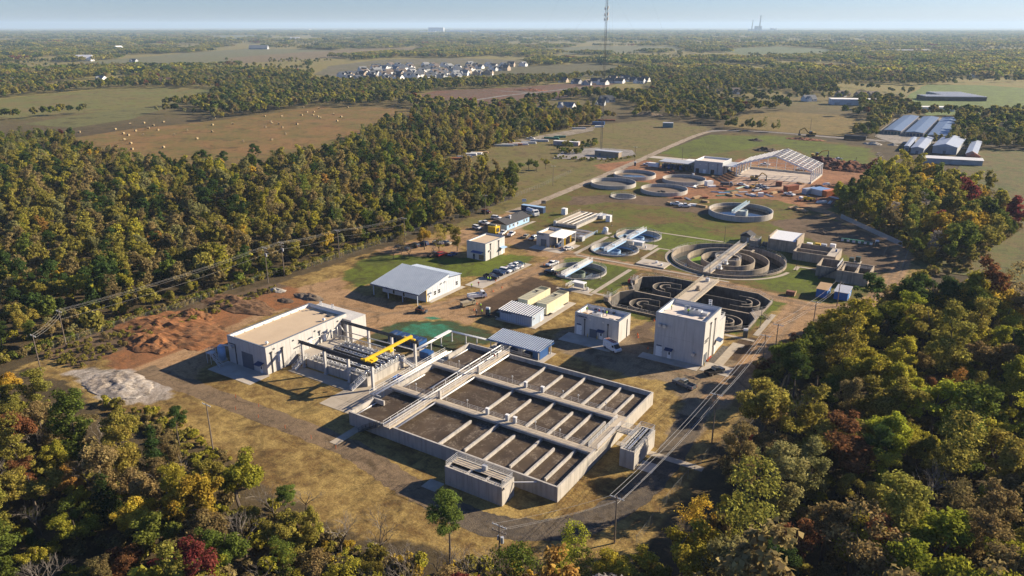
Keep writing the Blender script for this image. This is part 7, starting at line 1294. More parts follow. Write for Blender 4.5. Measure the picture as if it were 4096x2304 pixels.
for k, (px, py, kd, L) in enumerate(CL):
    nm, cat, mt = kinds[kd]; p = z6(px, py); t = thing(nm, {0: 'stack of tan lumber', 1: 'bundle of green pipe', 2: 'bundle of grey steel bars', 3: 'white wrapped pallet load', 4: 'stack of pale blue pipe', 5: 'rusty form panels'}[kd] + ' lying ' + ('near the round tanks' if px < 1350 else 'in the middle of the building site' if px < 1800 else 'at the right of the building site'), cat, (*p, 0), rk.uniform(0, 3.1), 'building materials')
    n = 4 if kd in (1, 2, 4) else 3
    for j in range(n):
        if kd in (1, 2, 4): MB().tube((-L / 2, (j - n / 2) * .4, .22 + .02 * j), (L / 2, (j - n / 2) * .4 + rk.uniform(-.3, .3), .22), .2, 6).build('piece', mt, t, local=True)
        else: MB().box(-L / 2 + rk.uniform(-.3, .3), -1 + .1 * j, .32 * j, L / 2 + rk.uniform(-.3, .3), 1 - .1 * j, .32 * j + .3).build('piece', mt, t, local=True)
CL2 = [(1500, 1075, 2, 14), (1540, 1070, 2, 12), (1580, 1068, 5, 10), (1620, 1065, 3, 12), (1680, 1055, 2, 12), (1760, 1040, 2, 14), (1850, 1022, 1, 12), (1910, 1012, 1, 10), (1150, 1175, 5, 10), (1210, 1160, 2, 10), (1260, 1142, 3, 8), (1300, 1135, 3, 8), (1345, 1130, 0, 7), (2080, 935, 0, 14), (2050, 950, 2, 12), (2230, 890, 5, 22), (2200, 935, 3, 8)]
for k, (px, py, kd, L) in enumerate(CL2):
    nm, cat, mt = kinds[kd]; t = thing(nm, {0: 'tan lumber', 1: 'green trailer frames', 2: 'grey flat trailers and steel', 3: 'white wrapped load', 5: 'rusty panels'}[kd] + ' stored along the wood edge ' + ('by the meadow' if px < 1400 else 'left of the mast yard' if px < 2000 else 'beyond the mast'), cat, (*zt(px, py), 0), R(33) + rk.uniform(-.3, .3), 'materials stored at the wood edge')
    for j in range(3): MB().box(-L / 2 + rk.uniform(-.5, .5), -1.2, .5 * j, L / 2 + rk.uniform(-.5, .5), 1.2, .5 * j + .45).build('piece', mt, t, local=True)
# ---------------------------------------------------------------- trees
def leaf_mat(name, inst):
    m = bpy.data.materials.new(name); nt, N, L = nodes_of(m); N.remove(N['Principled BSDF'])
    if inst:
        a = N.new('ShaderNodeAttribute'); a.attribute_type = 'INSTANCER'; a.attribute_name = 'tint'; col = a.outputs[0]
    else: col = N.new('ShaderNodeObjectInfo').outputs['Color']
    ri = N.new('ShaderNodeNewGeometry').outputs['Random Per Island']
    mr = N.new('ShaderNodeMapRange'); mr.inputs[3].default_value = .45; mr.inputs[4].default_value = 1.3; L.new(ri, mr.inputs[0])
    hs = N.new('ShaderNodeHueSaturation'); hs.inputs['Saturation'].default_value = .95; L.new(mr.outputs[0], hs.inputs['Value']); L.new(col, hs.inputs['Color'])
    p = wpos(nt); nz = noise(nt, p, .45, 3, ramp=(.3, .7)); hm = N.new('ShaderNodeMapRange'); hm.inputs[3].default_value = .488; hm.inputs[4].default_value = .512; L.new(nz, hm.inputs[0]); L.new(hm.outputs[0], hs.inputs['Hue'])
    d = N.new('ShaderNodeBsdfDiffuse'); t = N.new('ShaderNodeBsdfTranslucent'); L.new(hs.outputs[0], d.inputs[0]); L.new(hs.outputs[0], t.inputs[0])
    mx = N.new('ShaderNodeMixShader'); mx.inputs[0].default_value = .46; L.new(d.outputs[0], mx.inputs[1]); L.new(t.outputs[0], mx.inputs[2]); L.new(mx.outputs[0], N['Material Output'].inputs[0])
    return m
LEAF = leaf_mat('leaf', False); LEAFI = leaf_mat('leaf_mass', True)
BARK = M('bark', (.13, .10, .075), (.08, .06, .045), .95, 1.2, bmp=.5, objc=True); TWIG = M('bare_twig', (.22, .19, .16), (.14, .12, .10), .95, 1, objc=True, fine=0)
def leaves_mesh(name, P, Nrm, size, rng, mat, thin=1.0):
    n = len(P); a = rng.normal(size=(n, 3)); u = np.cross(Nrm, a); u /= np.linalg.norm(u, axis=1)[:, None] + 1e-9; v = np.cross(Nrm, u)
    s = size * rng.uniform(.6, 1.35, (n, 1)); u *= s; v *= s * thin
    V = np.stack([P - u - v * .3, P + v, P + u - v * .3, P - v * .9], 1).reshape(-1, 3)
    me = bpy.data.meshes.new(name); me.vertices.add(4 * n); me.vertices.foreach_set('co', V.astype(np.float32).ravel()); me.loops.add(4 * n); me.loops.foreach_set('vertex_index', np.arange(4 * n, dtype=np.int32))
    me.polygons.add(n); me.polygons.foreach_set('loop_start', (np.arange(n) * 4).astype(np.int32)); me.update(calc_edges=True); me.materials.append(mat); return me
def clumps(kind, rng):
    """clump centres (x,y,z), radii for a tree of about 12 m"""
    if kind == 'broad':
        c, R_ = [], []
        for _ in range(7):
            th, rr_, hz_ = rng.uniform(0, 6.28), rng.uniform(.4, 2.9), rng.uniform(0, 1); lc = np.array([rr_ * np.cos(th), rr_ * np.sin(th), 5.0 + 4.6 * hz_ * (1 - .12 * rr_)]); lr = rng.uniform(1.0, 1.9)
            for _ in range(8):
                d = rng.normal(size=3); d /= np.linalg.norm(d); d[2] *= .9; c.append(lc + d * lr * rng.uniform(.35, 1.1)); R_.append(rng.uniform(.42, 1.0))
        c, R_ = np.array(c), np.array(R_)
    elif kind == 'tall':
        k = 46; th = rng.uniform(0, 2 * np.pi, k); z = rng.uniform(-1, 1, k); r = (1 - .45 * np.abs(z)) * rng.uniform(.25, 1.1, k)
        c = np.stack([r * np.cos(th) * 2.5, r * np.sin(th) * 2.5, 7.9 + z * 4.6], 1); R_ = rng.uniform(.45, 1.05, k)
    elif kind == 'pine':
        k = 34; z = rng.uniform(0, 1, k) ** .7; th = rng.uniform(0, 2 * np.pi, k); r = np.sqrt(np.clip(1.05 - z ** 3, .05, 1)) * rng.uniform(.2, 1, k)
        c = np.stack([r * np.cos(th) * 3.1, r * np.sin(th) * 3.1, 7.2 + z * 6.2], 1); R_ = rng.uniform(.55, 1.05, k)
    elif kind == 'cedar':
        k = 20; z = np.linspace(0, 1, k); th = rng.uniform(0, 2 * np.pi, k); r = (1 - .85 * z)
        c = np.stack([r * np.cos(th) * 1.3, r * np.sin(th) * 1.3, 1.6 + z * 7.4], 1); R_ = 1.25 * (1 - .7 * z) + .2
    else:   # bush
        k = 14; th = rng.uniform(0, 2 * np.pi, k); z = rng.uniform(0, 1, k); r = np.sqrt(1 - z * z * .8) * rng.uniform(.3, 1, k)
        c = np.stack([r * np.cos(th) * 2.2, r * np.sin(th) * 2.2, .9 + z * 1.9], 1); R_ = rng.uniform(.6, 1.1, k)
    return c, R_
def crown_mesh(kind, seed, n, size, mat):
    rng = np.random.default_rng(seed); c, R_ = clumps(kind, rng); w = R_ ** 2; idx = rng.choice(len(c), n, p=w / w.sum())
    d = rng.normal(size=(n, 3)); d /= np.linalg.norm(d, axis=1)[:, None]
    rad = R_[idx] * rng.uniform(.15, 1, n) ** .42 * (1 + .25 * rng.normal(size=n) * .6)
    sq = np.array([1, 1, .55 if kind == 'pine' else .8])
    P = c[idx] + d * rad[:, None] * sq; ctr = np.array([0, 0, c[:, 2].mean()]); o = P - ctr; o /= np.linalg.norm(o, axis=1)[:, None]
    N_ = d * .5 + o * .5 + rng.normal(size=(n, 3)) * .55 + np.array([0, 0, .25]); N_ /= np.linalg.norm(N_, axis=1)[:, None]
    return leaves_mesh('crown', P, N_, size, rng, mat, .45 if kind == 'pine' else .8)
def trunk_mesh(kind, seed, limbs=8):
    rng = np.random.default_rng(seed); c, R_ = clumps(kind, rng); rr = random.Random(seed); mb = MB(); top = {'broad': 8.5, 'tall': 10.5, 'pine': 13.4, 'cedar': 7.5, 'bush': 1.2}[kind]; r0 = {'broad': .26, 'tall': .2, 'pine': .22, 'cedar': .14, 'bush': .08}[kind]
    pts = [Vector((0, 0, -.3))]; 
    for i in range(1, 6): pts.append(Vector((rr.uniform(-.18, .18) * i * .5, rr.uniform(-.18, .18) * i * .5, top * i / 5)))
    for i in range(5): mb.tube(pts[i], pts[i + 1], r0 * (1 - .17 * i), 6, r0 * (1 - .17 * (i + 1)), cap=False)
    for q in c[rng.permutation(len(c))[:limbs]]:
        t = max(.25, min(.95, (q[2] - 2.0) / top)); k = min(4, int(t * 5)); b = pts[k].lerp(pts[k + 1], t * 5 - k if t * 5 - k <= 1 else 1); e = Vector(q); m_ = b.lerp(e, .5) + Vector((0, 0, -.25))
        mb.tube(b, m_, r0 * .38, 4, r0 * .24, cap=False).tube(m_, e, r0 * .24, 4, r0 * .08, cap=False)
    me = mb.mesh('trunk'); me.materials.append(BARK); return me
def bare_mesh(seed, depth=5):
    rr = random.Random(seed); br = MB(); tw = MB()
    def grow_(p, d, L, r, lv):
        q = p + d * L; (br if lv < 2 else tw).tube(p, q, r, 5 if lv < 2 else 3, r * .62, cap=False)
        if lv >= depth: return
        for k in range(rr.choice((2, 3, 3)) if lv else 4):
            a = Vector((rr.gauss(0, 1), rr.gauss(0, 1), rr.gauss(0, .6))).normalized(); nd = (d * (.95 if lv else 1.1) + a * .72 + Vector((0, 0, .16))).normalized()
            grow_(p.lerp(q, rr.uniform(.55, 1)), nd, L * rr.uniform(.58, .8), r * .56, lv + 1)
    grow_(Vector((0, 0, -.3)), Vector((rr.uniform(-.08, .08), rr.uniform(-.08, .08), 1)).normalized(), 4.0, .17, 0)
    b = br.mesh('trunk'); b.materials.append(BARK); t = tw.mesh('crown'); t.materials.append(TWIG); return b, t
PROTO = {}
for kind, cnt, nl, sz in (('broad', 7, 10500, .14), ('tall', 4, 7500, .14), ('pine', 3, 9500, .15), ('cedar', 2, 4000, .13), ('bush', 3, 2400, .13)):
    PROTO[kind] = [(trunk_mesh(kind, 10 * i + len(kind), 9), crown_mesh(kind, 10 * i + len(kind), nl, sz, LEAF)) for i in range(cnt)]
PROTO['thin'] = [(bare_mesh(50 + i, 4)[0], crown_mesh('broad' if i else 'tall', 70 + i, 2400, .14, LEAF)) for i in range(2)]
PROTO['bare'] = [bare_mesh(30 + i) for i in range(4)]
TINT = dict(olive=(.340, .300, .050), green=(.175, .215, .032), yellowgreen=(.430, .390, .034), dark=(.066, .110, .026), gold=(.560, .390, .032), orange=(.390, .225, .045), rust=(.265, .115, .045), crimson=(.260, .055, .045), brown=(.310, .240, .090), sage=(.310, .300, .105), grey=(.30, .27, .24), lime=(.370, .375, .028), pine=(.135, .185, .032))
TW = dict(olive='olive', green='green', yellowgreen='yellow-green', dark='dark green', gold='golden yellow', orange='orange', rust='rust-brown', crimson='crimson', brown='dull brown', sage='pale sage', grey='leafless grey', lime='bright lime', pine='green')
rng = np.random.default_rng(7)
def darts(poly, spacing, tries, seed, avoid=()):
    r_ = random.Random(seed); xs_ = [p[0] for p in poly]; ys_ = [p[1] for p in poly]; cellz = {}; out = []
    X = np.array([r_.uniform(min(xs_), max(xs_)) for _ in range(tries)]); Y = np.array([r_.uniform(min(ys_), max(ys_)) for _ in range(tries)])
    ok = inpoly(X, Y, poly)
    for a in avoid: ok &= ~inpoly(X, Y, a)
    for x, y in zip(X[ok], Y[ok]):
        k = (int(x // spacing), int(y // spacing))
        if all((x - u) ** 2 + (y - v) ** 2 > spacing ** 2 for i in (-1, 0, 1) for j in (-1, 0, 1) for u, v in cellz.get((k[0] + i, k[1] + j), ())):
            cellz.setdefault(k, []).append((x, y)); out.append((x, y))
    return out
def view(x, y, z=0):
    X = x * _cy + y * _sy; Y = -x * _sy + y * _cy; Zz = z - CAM_H; d = Y * _c - Zz * _s; w = Y * _s + Zz * _c
    return (2048 + F_PX * X / d, 1152 - F_PX * w / d, d) if d > 1 else (-1e6, -1e6, d)
WOODS = dict(
    west=([(-420, 20), (-213, 66), (-211.5, 200), (-209, 240)] + DP([(1010, 608), (1138, 566), (1300, 493), (1292, 462), (1190, 438), (1040, 425), (1100, 405), (1230, 378), (1340, 346), (1508, 309), (1500, 290), (1300, 300), (1080, 303), (960, 345), (890, 388), (700, 428), (480, 442), (300, 425), (150, 405), (-200, 450)]), 4.5, 'in the wood left of the power line'),
    south=(DP([(-400, 1130), (-60, 985), (60, 1020), (150, 1090), (270, 1140), (400, 1180), (540, 1250), (680, 1330), (900, 1420), (1180, 1475), (1420, 1500), (1560, 1480), (1660, 1440)]) + [(-20, 55), (-60, 30), (-260, 10)], 4.9, 'in the near wood below the basin'),
    east=(DP([(2260, 800), (2100, 845), (2030, 905), (1985, 975), (1935, 1060), (1880, 1150), (1825, 1250), (1770, 1350), (1720, 1450), (1680, 1560)]) + [(0, 40), (120, 90), (140, 330)] + DP([(2700, 800), (2500, 790), (2380, 775)]), 5.4, 'in the wood right of the perimeter road'),
    grove=(DP([(2130, 545), (2105, 520), (2150, 490), (2200, 455), (2290, 452), (2400, 470), (2500, 520), (2570, 575), (2500, 625), (2440, 665), (2330, 668), (2290, 640), (2250, 600)]), 6.0, 'in the grove beside the building site'),
)
BAS_AVOID = [[(-130, 88), (-45, 88), (-36, 110), (-36, 200), (-130, 200)]]
cand = []
for wname, (poly, sp, where) in WOODS.items():
    for (x, y) in darts(poly, sp, 40000 if wname == 'west' else 12000, len(wname)):
        u, v, d = view(x, y, 8)
        if -350 < u < 4450 and -200 < v < 2900 and d > 20: cand.append((d, x, y, wname, where))
# single trees the photograph shows by themselves: (display x, y of the foot, kind, tint, scale)
SINGLE = [(1132, 1450, 'pine', 'pine', 1.2, 'lone long-needled pine standing before the weir box'), (395, 1180, 'cedar', 'dark', 1.25, 'dense dark evergreen beside the near utility pole'), (455, 1135, 'pine', 'dark', .75, 'small dark pine left of the near utility pole'), (725, 1330, 'pine', 'pine', .8, 'young pine among bare trees at the wood edge'),
    (1150, 632, 'tall', 'olive', 1.0, 'tallest olive tree over the shaded parking'), (1068, 628, 'broad', 'gold', .95, 'gold tinged tree at the back of the shaded parking'), (1105, 640, 'thin', 'olive', .95, 'thin tree in front of the shaded parking'), (1085, 648, 'bare', 'grey', .8, 'bare tree in the row by the parked cars'), (1030, 650, 'bare', 'grey', .8, 'leftmost bare tree by the parked cars'), (1010, 640, 'thin', 'brown', .8, 'thin brown tree left of the parked cars'), (1120, 610, 'broad', 'olive', .95, 'broad olive tree behind the parked pickups'), (990, 652, 'bare', 'grey', .75, 'bare tree nearest the lawn'),
    (2275, 845, 'broad', 'dark', 2.2, 'big dark green oak by the end of the dirt road'), (2335, 825, 'broad', 'dark', 1.8, 'dark round oak behind the big oak'), (2225, 865, 'broad', 'dark', 1.4, 'dark oak leaning over the dirt road bend'), (2400, 850, 'thin', 'gold', 1.7, 'golden open tree right of the dark oak'), (2490, 845, 'thin', 'gold', 1.8, 'golden spreading tree at the right edge'), (2560, 860, 'thin', 'gold', 1.6, 'golden tree cut by the right picture edge'),
    (1330, 428, 'broad', 'green', .8, 'left tree of the lone round clump in the meadow'), (1350, 432, 'broad', 'green', .72, 'front tree of the lone round clump in the meadow'), (1372, 426, 'broad', 'olive', .78, 'right tree of the lone round clump in the meadow'), (1310, 424, 'bush', 'green', 1.3, 'low shrub at the left of the lone meadow clump'),
    (1862, 338, 'broad', 'olive', .42, 'small round tree beside the far road'), (2180, 345, 'broad', 'green', .8, 'roadside tree left of the storage units'), (2205, 345, 'broad', 'green', .62, 'smaller roadside tree left of the storage units'),
    (1440, 1470, 'thin', 'lime', 1.0, 'slender yellow-green tree at the bottom edge'), (1560, 1500, 'broad', 'yellowgreen', 1.15, 'bushy yellow-green tree under the near utility pole'), (620, 1400, 'bare', 'grey', 1.2, 'grey bare tree at the lower left wood edge'), (690, 1310, 'bare', 'grey', 1.1, 'tall bare tree right of the near utility pole'), (770, 1290, 'bare', 'grey', .8, 'small bare tree on the straw slope'), (960, 1400, 'bare', 'grey', 1.0, 'bare tree left of the lone pine'), (1020, 1460, 'bare', 'grey', 1.1, 'crooked bare tree at the bottom centre'), (1240, 1480, 'bare', 'grey', 1.0, 'bare tree right of the lone pine'), (860, 1400, 'bare', 'grey', 1.1, 'spreading bare tree among the low scrub'), (440, 1480, 'broad', 'crimson', .8, 'crimson bush at the bottom left'), (360, 1380, 'broad', 'gold', 1.0, 'bright golden tree in the lower left wood'), (70, 1280, 'broad', 'rust', 1.15, 'large rust coloured oak at the left edge'), (180, 1260, 'broad', 'orange', .9, 'orange oak beside the rust coloured one'), (2330, 1560, 'broad', 'lime', 2.1, 'huge yellow-green tree at the lower right'), (2480, 1640, 'broad', 'lime', 1.9, 'broad yellow-green tree at the bottom right corner'), (2130, 1480, 'broad', 'yellowgreen', 1.5, 'yellow-green tree left of the huge one'), (1870, 1180, 'tall', 'crimson', .7, 'crimson tree beside the perimeter road'), (2440, 1210, 'broad', 'rust', 1.1, 'dark red oak at the right'), (2520, 1190, 'broad', 'rust', 1.0, 'red-brown oak at the right edge'), (2300, 1190, 'broad', 'yellowgreen', .9, 'yellow tree in front of the red oaks')]
def add_tree(x, y, kind, tint, s, label, grp, r_, name=None):
    tr, cr_ = r_.choice(PROTO[kind]); nm = {'pine': 'pine_tree', 'cedar': 'cedar_tree', 'bush': 'shrub', 'bare': 'bare_tree'}.get(kind, 'broadleaf_tree')
    t = thing(nm, label, 'shrub' if kind == 'bush' else 'tree', (x, y, 0), r_.uniform(0, 6.28), grp); t.scale = (s * r_.uniform(.9, 1.15), s * r_.uniform(.9, 1.15), s * r_.uniform(.78, 1.02))
    link_mesh('trunk', tr, t); c = link_mesh('crown', cr_, t); v = r_.uniform(.78, 1.18) * (.88 if 'near wood' in label else 1.0); col = TINT[tint]; c.color = (min(1, col[0] * v * r_.uniform(.92, 1.1)), min(1, col[1] * v), min(1, col[2] * v), 1)
    return t
rt = random.Random(21); placed = []
for (px, py, kind, tint, s, lab) in SINGLE:
    x, y = D(px, py); placed.append((x, y)); add_tree(x, y, kind, tint, s, lab, 'single trees named one by one', rt)
MIX = dict(west=dict(olive=40, brown=22, green=10, yellowgreen=12, sage=12, gold=2, dark=6, orange=1), south=dict(olive=26, brown=20, grey=26, yellowgreen=10, green=8, rust=3, gold=2, dark=5, crimson=1, orange=1), east=dict(olive=34, green=12, yellowgreen=16, brown=18, gold=2, orange=1, rust=4, sage=8, dark=4, grey=6, lime=4), grove=dict(olive=30, yellowgreen=22, green=22, brown=8, gold=6, crimson=2, grey=4))
def pick(wname, x, y, r_):
    m = MIX[wname]; k = r_.choices(list(m), list(m.values()))[0]
    # stands: neighbours tend to share a colour
    h_ = math.sin(x * .041 + 1.7) * math.cos(y * .037 - .6) + .5 * math.sin(x * .09 - y * .07)
    if wname == 'west' and h_ > .75 and r_.random() < .7: k = 'dark'
    if wname == 'west' and h_ < -.7 and r_.random() < .5: k = 'brown'
    if wname == 'east' and h_ < -.8 and r_.random() < .5: k = r_.choice(('rust', 'brown', 'brown'))
    if wname == 'east' and h_ > .6 and r_.random() < .6: k = r_.choice(('lime', 'yellowgreen'))
    kind = {'dark': r_.choice(('pine', 'pine', 'cedar', 'broad')), 'grey': 'bare'}.get(k) or r_.choices(('broad', 'tall', 'thin', 'bush'), (60, 24, 12, 4))[0]
    return kind, k
cand.sort(key=lambda c: c[0])
mass = []; n_ind = 0
for d, x, y, wname, where in cand:
    if any((x - u) ** 2 + (y - v) ** 2 < 9 for u, v in placed): continue
    kind, tint = pick(wname, x, y, rt); s = rt.choices((rt.uniform(.6, .9), rt.uniform(.9, 1.2), rt.uniform(1.2, 1.55)), (35, 42, 23))[0] * dict(west=.86, south=.95, east=1.22, grove=1.1)[wname]
    if kind == 'bush': s *= 1.4
    u, v, _ = view(x, y, 5)
    if n_ind < 248 and -150 < u < 4250 and v < 2500:
        n_ind += 1
        kd = {'pine': 'pine', 'cedar': 'cedar', 'bare': 'tree', 'bush': 'shrub'}.get(kind, 'broadleaf tree')
        row_ = 'upper' if v < (1500 if wname == 'east' else 1900 if wname == 'south' else 850) else 'lower' if v > (1950 if wname == 'east' else 2150 if wname == 'south' else 1000) else 'middle'; c_ = dict(east=(3150, 3600), south=(500, 1300), west=(700, 1400), grove=(3600, 3800))[wname]; side = 'left' if u < c_[0] else 'right' if u > c_[1] else 'centre'; sz = 'small' if s < .85 else 'large' if s > 1.2 else 'mid-sized'
        add_tree(x, y, kind, tint, s, '%s %s %s, %s %s part %s' % (sz, TW[tint], kd, row_, side, where), '%s %ss %s' % (TW[tint], kd, where), rt)
    else: mass.append((x, y, kind, tint, s))
# ---------------------------------------------------------------- far woodland: one mass of instanced trees
MIDP = [('broad', 0), ('broad', 1), ('tall', 2), ('pine', 3), ('cedar', 4), ('bare', 5)]
def proto_obj(nm, me):
    o = bpy.data.objects.new(nm, me); return o          # not linked to the scene: only a shape for the instancer
def joined(tr, crown_kind, seed, n, size):
    return crown_mesh(crown_kind, seed, n, size, LEAFI)
def clump_mesh(seed):
    rg = np.random.default_rng(seed); P = []; 
    for _ in range(9):
        c = np.array([rg.uniform(-16, 16), rg.uniform(-16, 16), rg.uniform(5, 9)]); r_ = rg.uniform(3.5, 6); d = rg.normal(size=(34, 3)); d /= np.linalg.norm(d, axis=1)[:, None]; d[:, 2] = np.abs(d[:, 2]) * 1.0 - .25; P.append(c + d * r_)
    P = np.concatenate(P); N_ = rg.normal(size=P.shape) * .6 + np.array([0, 0, .7]); N_ /= np.linalg.norm(N_, axis=1)[:, None]
    return leaves_mesh('crown', P, N_, 1.9, rg, LEAFI)
def bare_inst(seed):
    b, t = bare_mesh(seed, 4); me = t; me.materials.clear(); me.materials.append(LEAFI); return me
INST = [proto_obj('tree_shape', crown_mesh('broad', 101, 2600, .27, LEAFI)), proto_obj('tree_shape', crown_mesh('broad', 102, 2600, .27, LEAFI)), proto_obj('tree_shape', crown_mesh('tall', 103, 2200, .26, LEAFI)), proto_obj('tree_shape', crown_mesh('pine', 104, 2200, .28, LEAFI)), proto_obj('tree_shape', crown_mesh('cedar', 105, 900, .35, LEAFI)), proto_obj('tree_shape', crown_mesh('tall', 106, 1000, .24, LEAFI)),
        proto_obj('tree_shape', crown_mesh('broad', 107, 420, .75, LEAFI)), proto_obj('tree_shape', crown_mesh('broad', 108, 420, .75, LEAFI)), proto_obj('tree_shape', clump_mesh(109)), proto_obj('tree_shape', clump_mesh(110)), proto_obj('tree_shape', crown_mesh('bush', 111, 500, .34, LEAFI))]
PX, PY, PR, PS, PI, PC = [], [], [], [], [], []
def put(x, y, pid, s, tint, v): PX.append(x); PY.append(y); PR.append(rt.uniform(0, 6.28)); PS.append(s); PI.append(pid); c = TINT[tint]; PC.append((c[0] * v, c[1] * v, c[2] * v))
KID = {'broad': (0, 1), 'tall': (2,), 'pine': (3,), 'cedar': (4,), 'thin': (5, 2), 'bare': (5,), 'bush': (10,)}
for x, y, kind, tint, s in mass: put(x, y, rt.choice(KID[kind]), s, tint, rt.uniform(.8, 1.2))
CLEAR = [DP(p) for p in FIELDS.values()] + [WOODS['west'][0], WOODS['east'][0], WOODS['south'][0], WOODS['grove'][0],
    DP([(1130, 575), (1300, 495), (1295, 462), (1190, 438), (1040, 425), (1100, 405), (1230, 378), (1340, 346), (1508, 309), (1640, 292), (1700, 300), (1820, 315), (1830, 325), (2200, 345), (2470, 380), (2600, 390), (2600, 800), (2100, 900), (1800, 1400), (0, 1400), (0, 900), (700, 715)]),
    DP([(780, 206), (800, 165), (960, 146), (1330, 146), (1340, 178), (1240, 205), (1000, 212)]),
    DP([(1400, 212), (1470, 196), (1640, 205), (1640, 235), (1560, 240), (1420, 232)])]
FARMIX = dict(olive=34, green=30, sage=18, brown=10, yellowgreen=6, dark=12, rust=.6, crimson=.3)
def far_ring(d0, d1, spacing, n, pids, smin, smax, gap, seed):
    rg = np.random.default_rng(seed); az = rg.uniform(-.66, .66, n) ; d = np.sqrt(rg.uniform(d0 * d0, d1 * d1, n)); lx = d * np.sin(az); ly = d * np.cos(az)
    X = lx * _cy - ly * _sy; Y = lx * _sy + ly * _cy; ok = np.ones(n, bool)
    for c in CLEAR: ok &= ~inpoly(X, Y, c)
    h_ = np.sin(X * .0031 + 1) * np.cos(Y * .0027) + .6 * np.sin(X * .0083 - Y * .0061) + .4 * np.sin(X * .021 + Y * .017); ok &= h_ > gap; ok &= ~((np.sin(X * .0019 + .7) * np.sin(Y * .0023 + 1.9) > .86) & (d > 900))
    seen = set(); k = 0
    for x, y in zip(X[ok], Y[ok]):
        key = (int(x // spacing), int(y // spacing))
        if key in seen: continue
        seen.add(key); t = rt.choices(list(FARMIX), list(FARMIX.values()))[0]
        put(x, y, rt.choice(pids), rt.uniform(smin, smax), t, rt.uniform(.7, 1.1)); k += 1
    return k
far_ring(330, 700, 6.6, 40000, (0, 1, 2, 0, 1, 5), .6, 1.0, -2.5, 1)
far_ring(700, 1500, 9.5, 36000, (6, 7, 6), .75, 1.25, -.6, 2)
far_ring(1500, 3500, 24, 34000, (6, 8, 9, 8), .8, 1.15, -.2, 3)
far_ring(3500, 14000, 62, 70000, (8, 9), 1.0, 1.6, -.15, 4)
rg_ = np.random.default_rng(55)
for _ in range(260):      # hedgerows between the far fields
    d0 = rg_.uniform(850, 5200); az = rg_.uniform(-.62, .62); lx, ly = d0 * math.sin(az), d0 * math.cos(az); x0, y0 = lx * _cy - ly * _sy, lx * _sy + ly * _cy; an = rg_.choice((.57, .57 + 1.571)) + rg_.normal() * .12; n = int(rg_.uniform(14, 42)); st_h = 9 if d0 < 2500 else 14
    hx = np.array([x0 + math.cos(an) * st_h * k + rg_.normal() * 3 for k in range(n)]); hy = np.array([y0 + math.sin(an) * st_h * k + rg_.normal() * 3 for k in range(n)]); okh = np.ones(n, bool)
    for c in CLEAR: okh &= ~inpoly(hx, hy, c)
    for x, y in zip(hx[okh], hy[okh]): put(x, y, rt.choice((6, 7)), rt.uniform(.6, 1.2), rt.choice(('olive', 'green', 'sage', 'dark')), rt.uniform(.7, 1.05))
for k in range(420):      # scrub under the wood's edge along the fence
    y = rt.uniform(72, 235); put(-209.6 - 2.6 * rt.random() - (1.5 if y < 120 else 0) + (3.0 if y > 170 else 0), y, 10, rt.uniform(.3, .8), rt.choice(('olive', 'brown', 'green', 'olive')), rt.uniform(.7, 1.05))
for wname in ('south', 'east', 'grove', 'west'):
    for x, y in darts(WOODS[wname][0], 2.6 if wname != 'west' else 4, 9000, 77)[:2600]:
        u, v, _ = view(x, y, 1)
        if -300 < u < 4400 and v < 2500 and _ > 20: put(x, y, 10, rt.uniform(.4, 1.0), rt.choice(('olive', 'brown', 'brown', 'yellowgreen')), rt.uniform(.6, 1.0))
# weeds and low shrubs along fences and mounds
for poly, n, s0, s1, mix in ((DP([(100, 900), (260, 845), (500, 780), (700, 718), (690, 735), (520, 800), (350, 860), (200, 930)]), 200, .18, .42, ('brown', 'olive', 'olive')), (DP([(250, 1010), (420, 1040), (560, 1130), (640, 1230), (560, 1230), (400, 1120)]), 120, .2, .6, ('brown', 'olive', 'yellowgreen')), (DP([(640, 1260), (900, 1390), (1250, 1440), (1500, 1440), (1200, 1500), (800, 1460)]), 150, .25, .8, ('brown', 'olive', 'yellowgreen', 'gold')), (DP([(1400, 372), (1480, 350), (1510, 365), (1480, 385), (1420, 392)]), 30, .6, 1.3, ('green', 'dark', 'olive')), (DP([(1395, 395), (1560, 402), (1600, 390), (1600, 397), (1530, 410), (1400, 402)]), 40, .3, .6, ('green', 'olive')), (DP([(2300, 690), (2480, 640), (2520, 660), (2380, 700)]), 25, .4, .8, ('olive', 'brown')), (DP([(1900, 940), (2000, 850), (2080, 815), (2100, 830), (1980, 930), (1920, 1020)]), 60, .4, 1.0, ('brown', 'olive', 'rust'))):
    for x, y in darts(poly, .8, n * 4, n)[:n]: put(x, y, 10, rt.uniform(s0, s1), rt.choice(mix), rt.uniform(.7, 1.1))
wm = bpy.data.meshes.new('woodland'); npts = len(PX); wm.vertices.add(npts); wm.vertices.foreach_set('co', np.stack([PX, PY, np.zeros(npts)], 1).astype(np.float32).ravel())
for nm, tp, arr in (('rot', 'FLOAT', PR), ('scl', 'FLOAT', PS), ('pid', 'INT', PI)): wm.attributes.new(nm, tp, 'POINT').data.foreach_set('value', np.array(arr))
wm.attributes.new('tint', 'FLOAT_COLOR', 'POINT').data.foreach_set('color', np.concatenate([np.array(PC), np.ones((npts, 1))], 1).astype(np.float32).ravel())
wo = bpy.data.objects.new('woodland', wm); COL.objects.link(wo); _tag(wo, 'mixed autumn woodland stretching to the horizon', 'woodland', kind='stuff')
ng = bpy.data.node_groups.new('woodland', 'GeometryNodeTree'); ng.interface.new_socket('Geometry', in_out='INPUT', socket_type='NodeSocketGeometry'); ng.interface.new_socket('Geometry', in_out='OUTPUT', socket_type='NodeSocketGeometry')
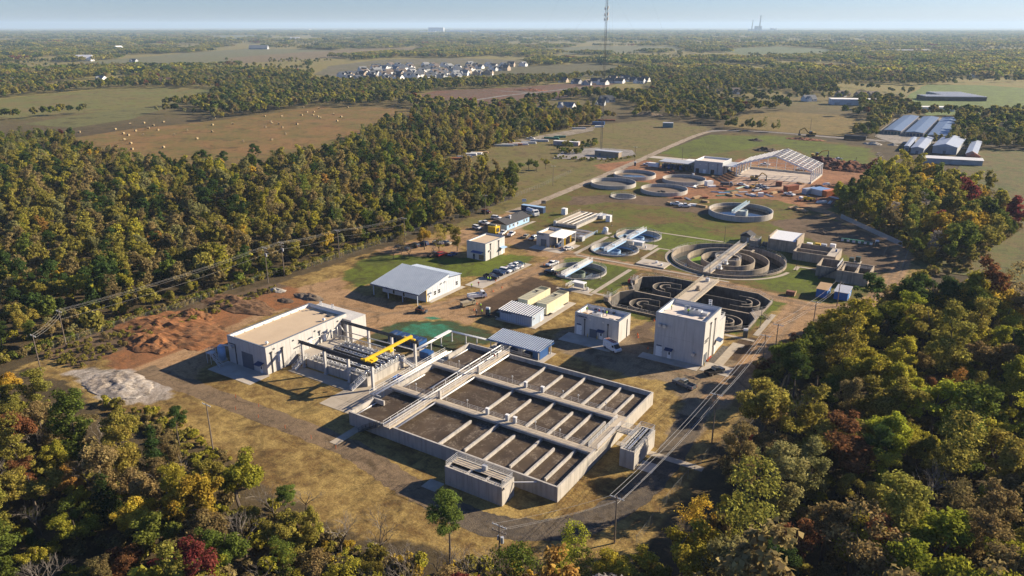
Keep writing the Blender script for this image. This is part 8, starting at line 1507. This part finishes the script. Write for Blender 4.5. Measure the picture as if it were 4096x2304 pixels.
gi = ng.nodes.new('NodeGroupInput'); go = ng.nodes.new('NodeGroupOutput'); jn = ng.nodes.new('GeometryNodeJoinGeometry'); m2p = ng.nodes.new('GeometryNodeMeshToPoints'); ng.links.new(gi.outputs[0], m2p.inputs[0])
def nattr(nm, tp):
    a = ng.nodes.new('GeometryNodeInputNamedAttribute'); a.data_type = tp; a.inputs[0].default_value = nm; return a.outputs[0]
rot_, scl_, pid_ = nattr('rot', 'FLOAT'), nattr('scl', 'FLOAT'), nattr('pid', 'INT')
cx3 = ng.nodes.new('ShaderNodeCombineXYZ'); ng.links.new(rot_, cx3.inputs[2]); e2r = ng.nodes.new('FunctionNodeEulerToRotation'); ng.links.new(cx3.outputs[0], e2r.inputs[0])
for k, po in enumerate(INST):
    oi = ng.nodes.new('GeometryNodeObjectInfo'); oi.inputs['Object'].default_value = po; oi.inputs['As Instance'].default_value = True
    cmp_ = ng.nodes.new('FunctionNodeCompare'); cmp_.data_type = 'INT'; cmp_.operation = 'EQUAL'; ng.links.new(pid_, cmp_.inputs[2]); cmp_.inputs[3].default_value = k
    iop = ng.nodes.new('GeometryNodeInstanceOnPoints'); ng.links.new(m2p.outputs[0], iop.inputs['Points']); ng.links.new(cmp_.outputs[0], iop.inputs['Selection']); ng.links.new(oi.outputs['Geometry'], iop.inputs['Instance']); ng.links.new(e2r.outputs[0], iop.inputs['Rotation']); ng.links.new(scl_, iop.inputs['Scale'])
    ng.links.new(iop.outputs[0], jn.inputs[0])
ng.links.new(jn.outputs[0], go.inputs[0])
md = wo.modifiers.new('woodland', 'NODES'); md.node_group = ng
print('individual trees', n_ind + len(SINGLE), 'instances', npts)
# ---------------------------------------------------------------- haze: even air over the whole scene
hzm = bpy.data.materials.new('haze'); nt, N, L = nodes_of(hzm); N.remove(N['Principled BSDF']); pv = N.new('ShaderNodeVolumePrincipled')
pv.inputs['Color'].default_value = (.56, .76, 1.0, 1); pv.inputs['Density'].default_value = 0.000065; pv.inputs['Anisotropy'].default_value = .1
L.new(pv.outputs[0], N['Material Output'].inputs['Volume'])
MB().box(-27000, -7000, -5, 23000, 31000, 185).build('haze', hzm, None, kind='stuff')
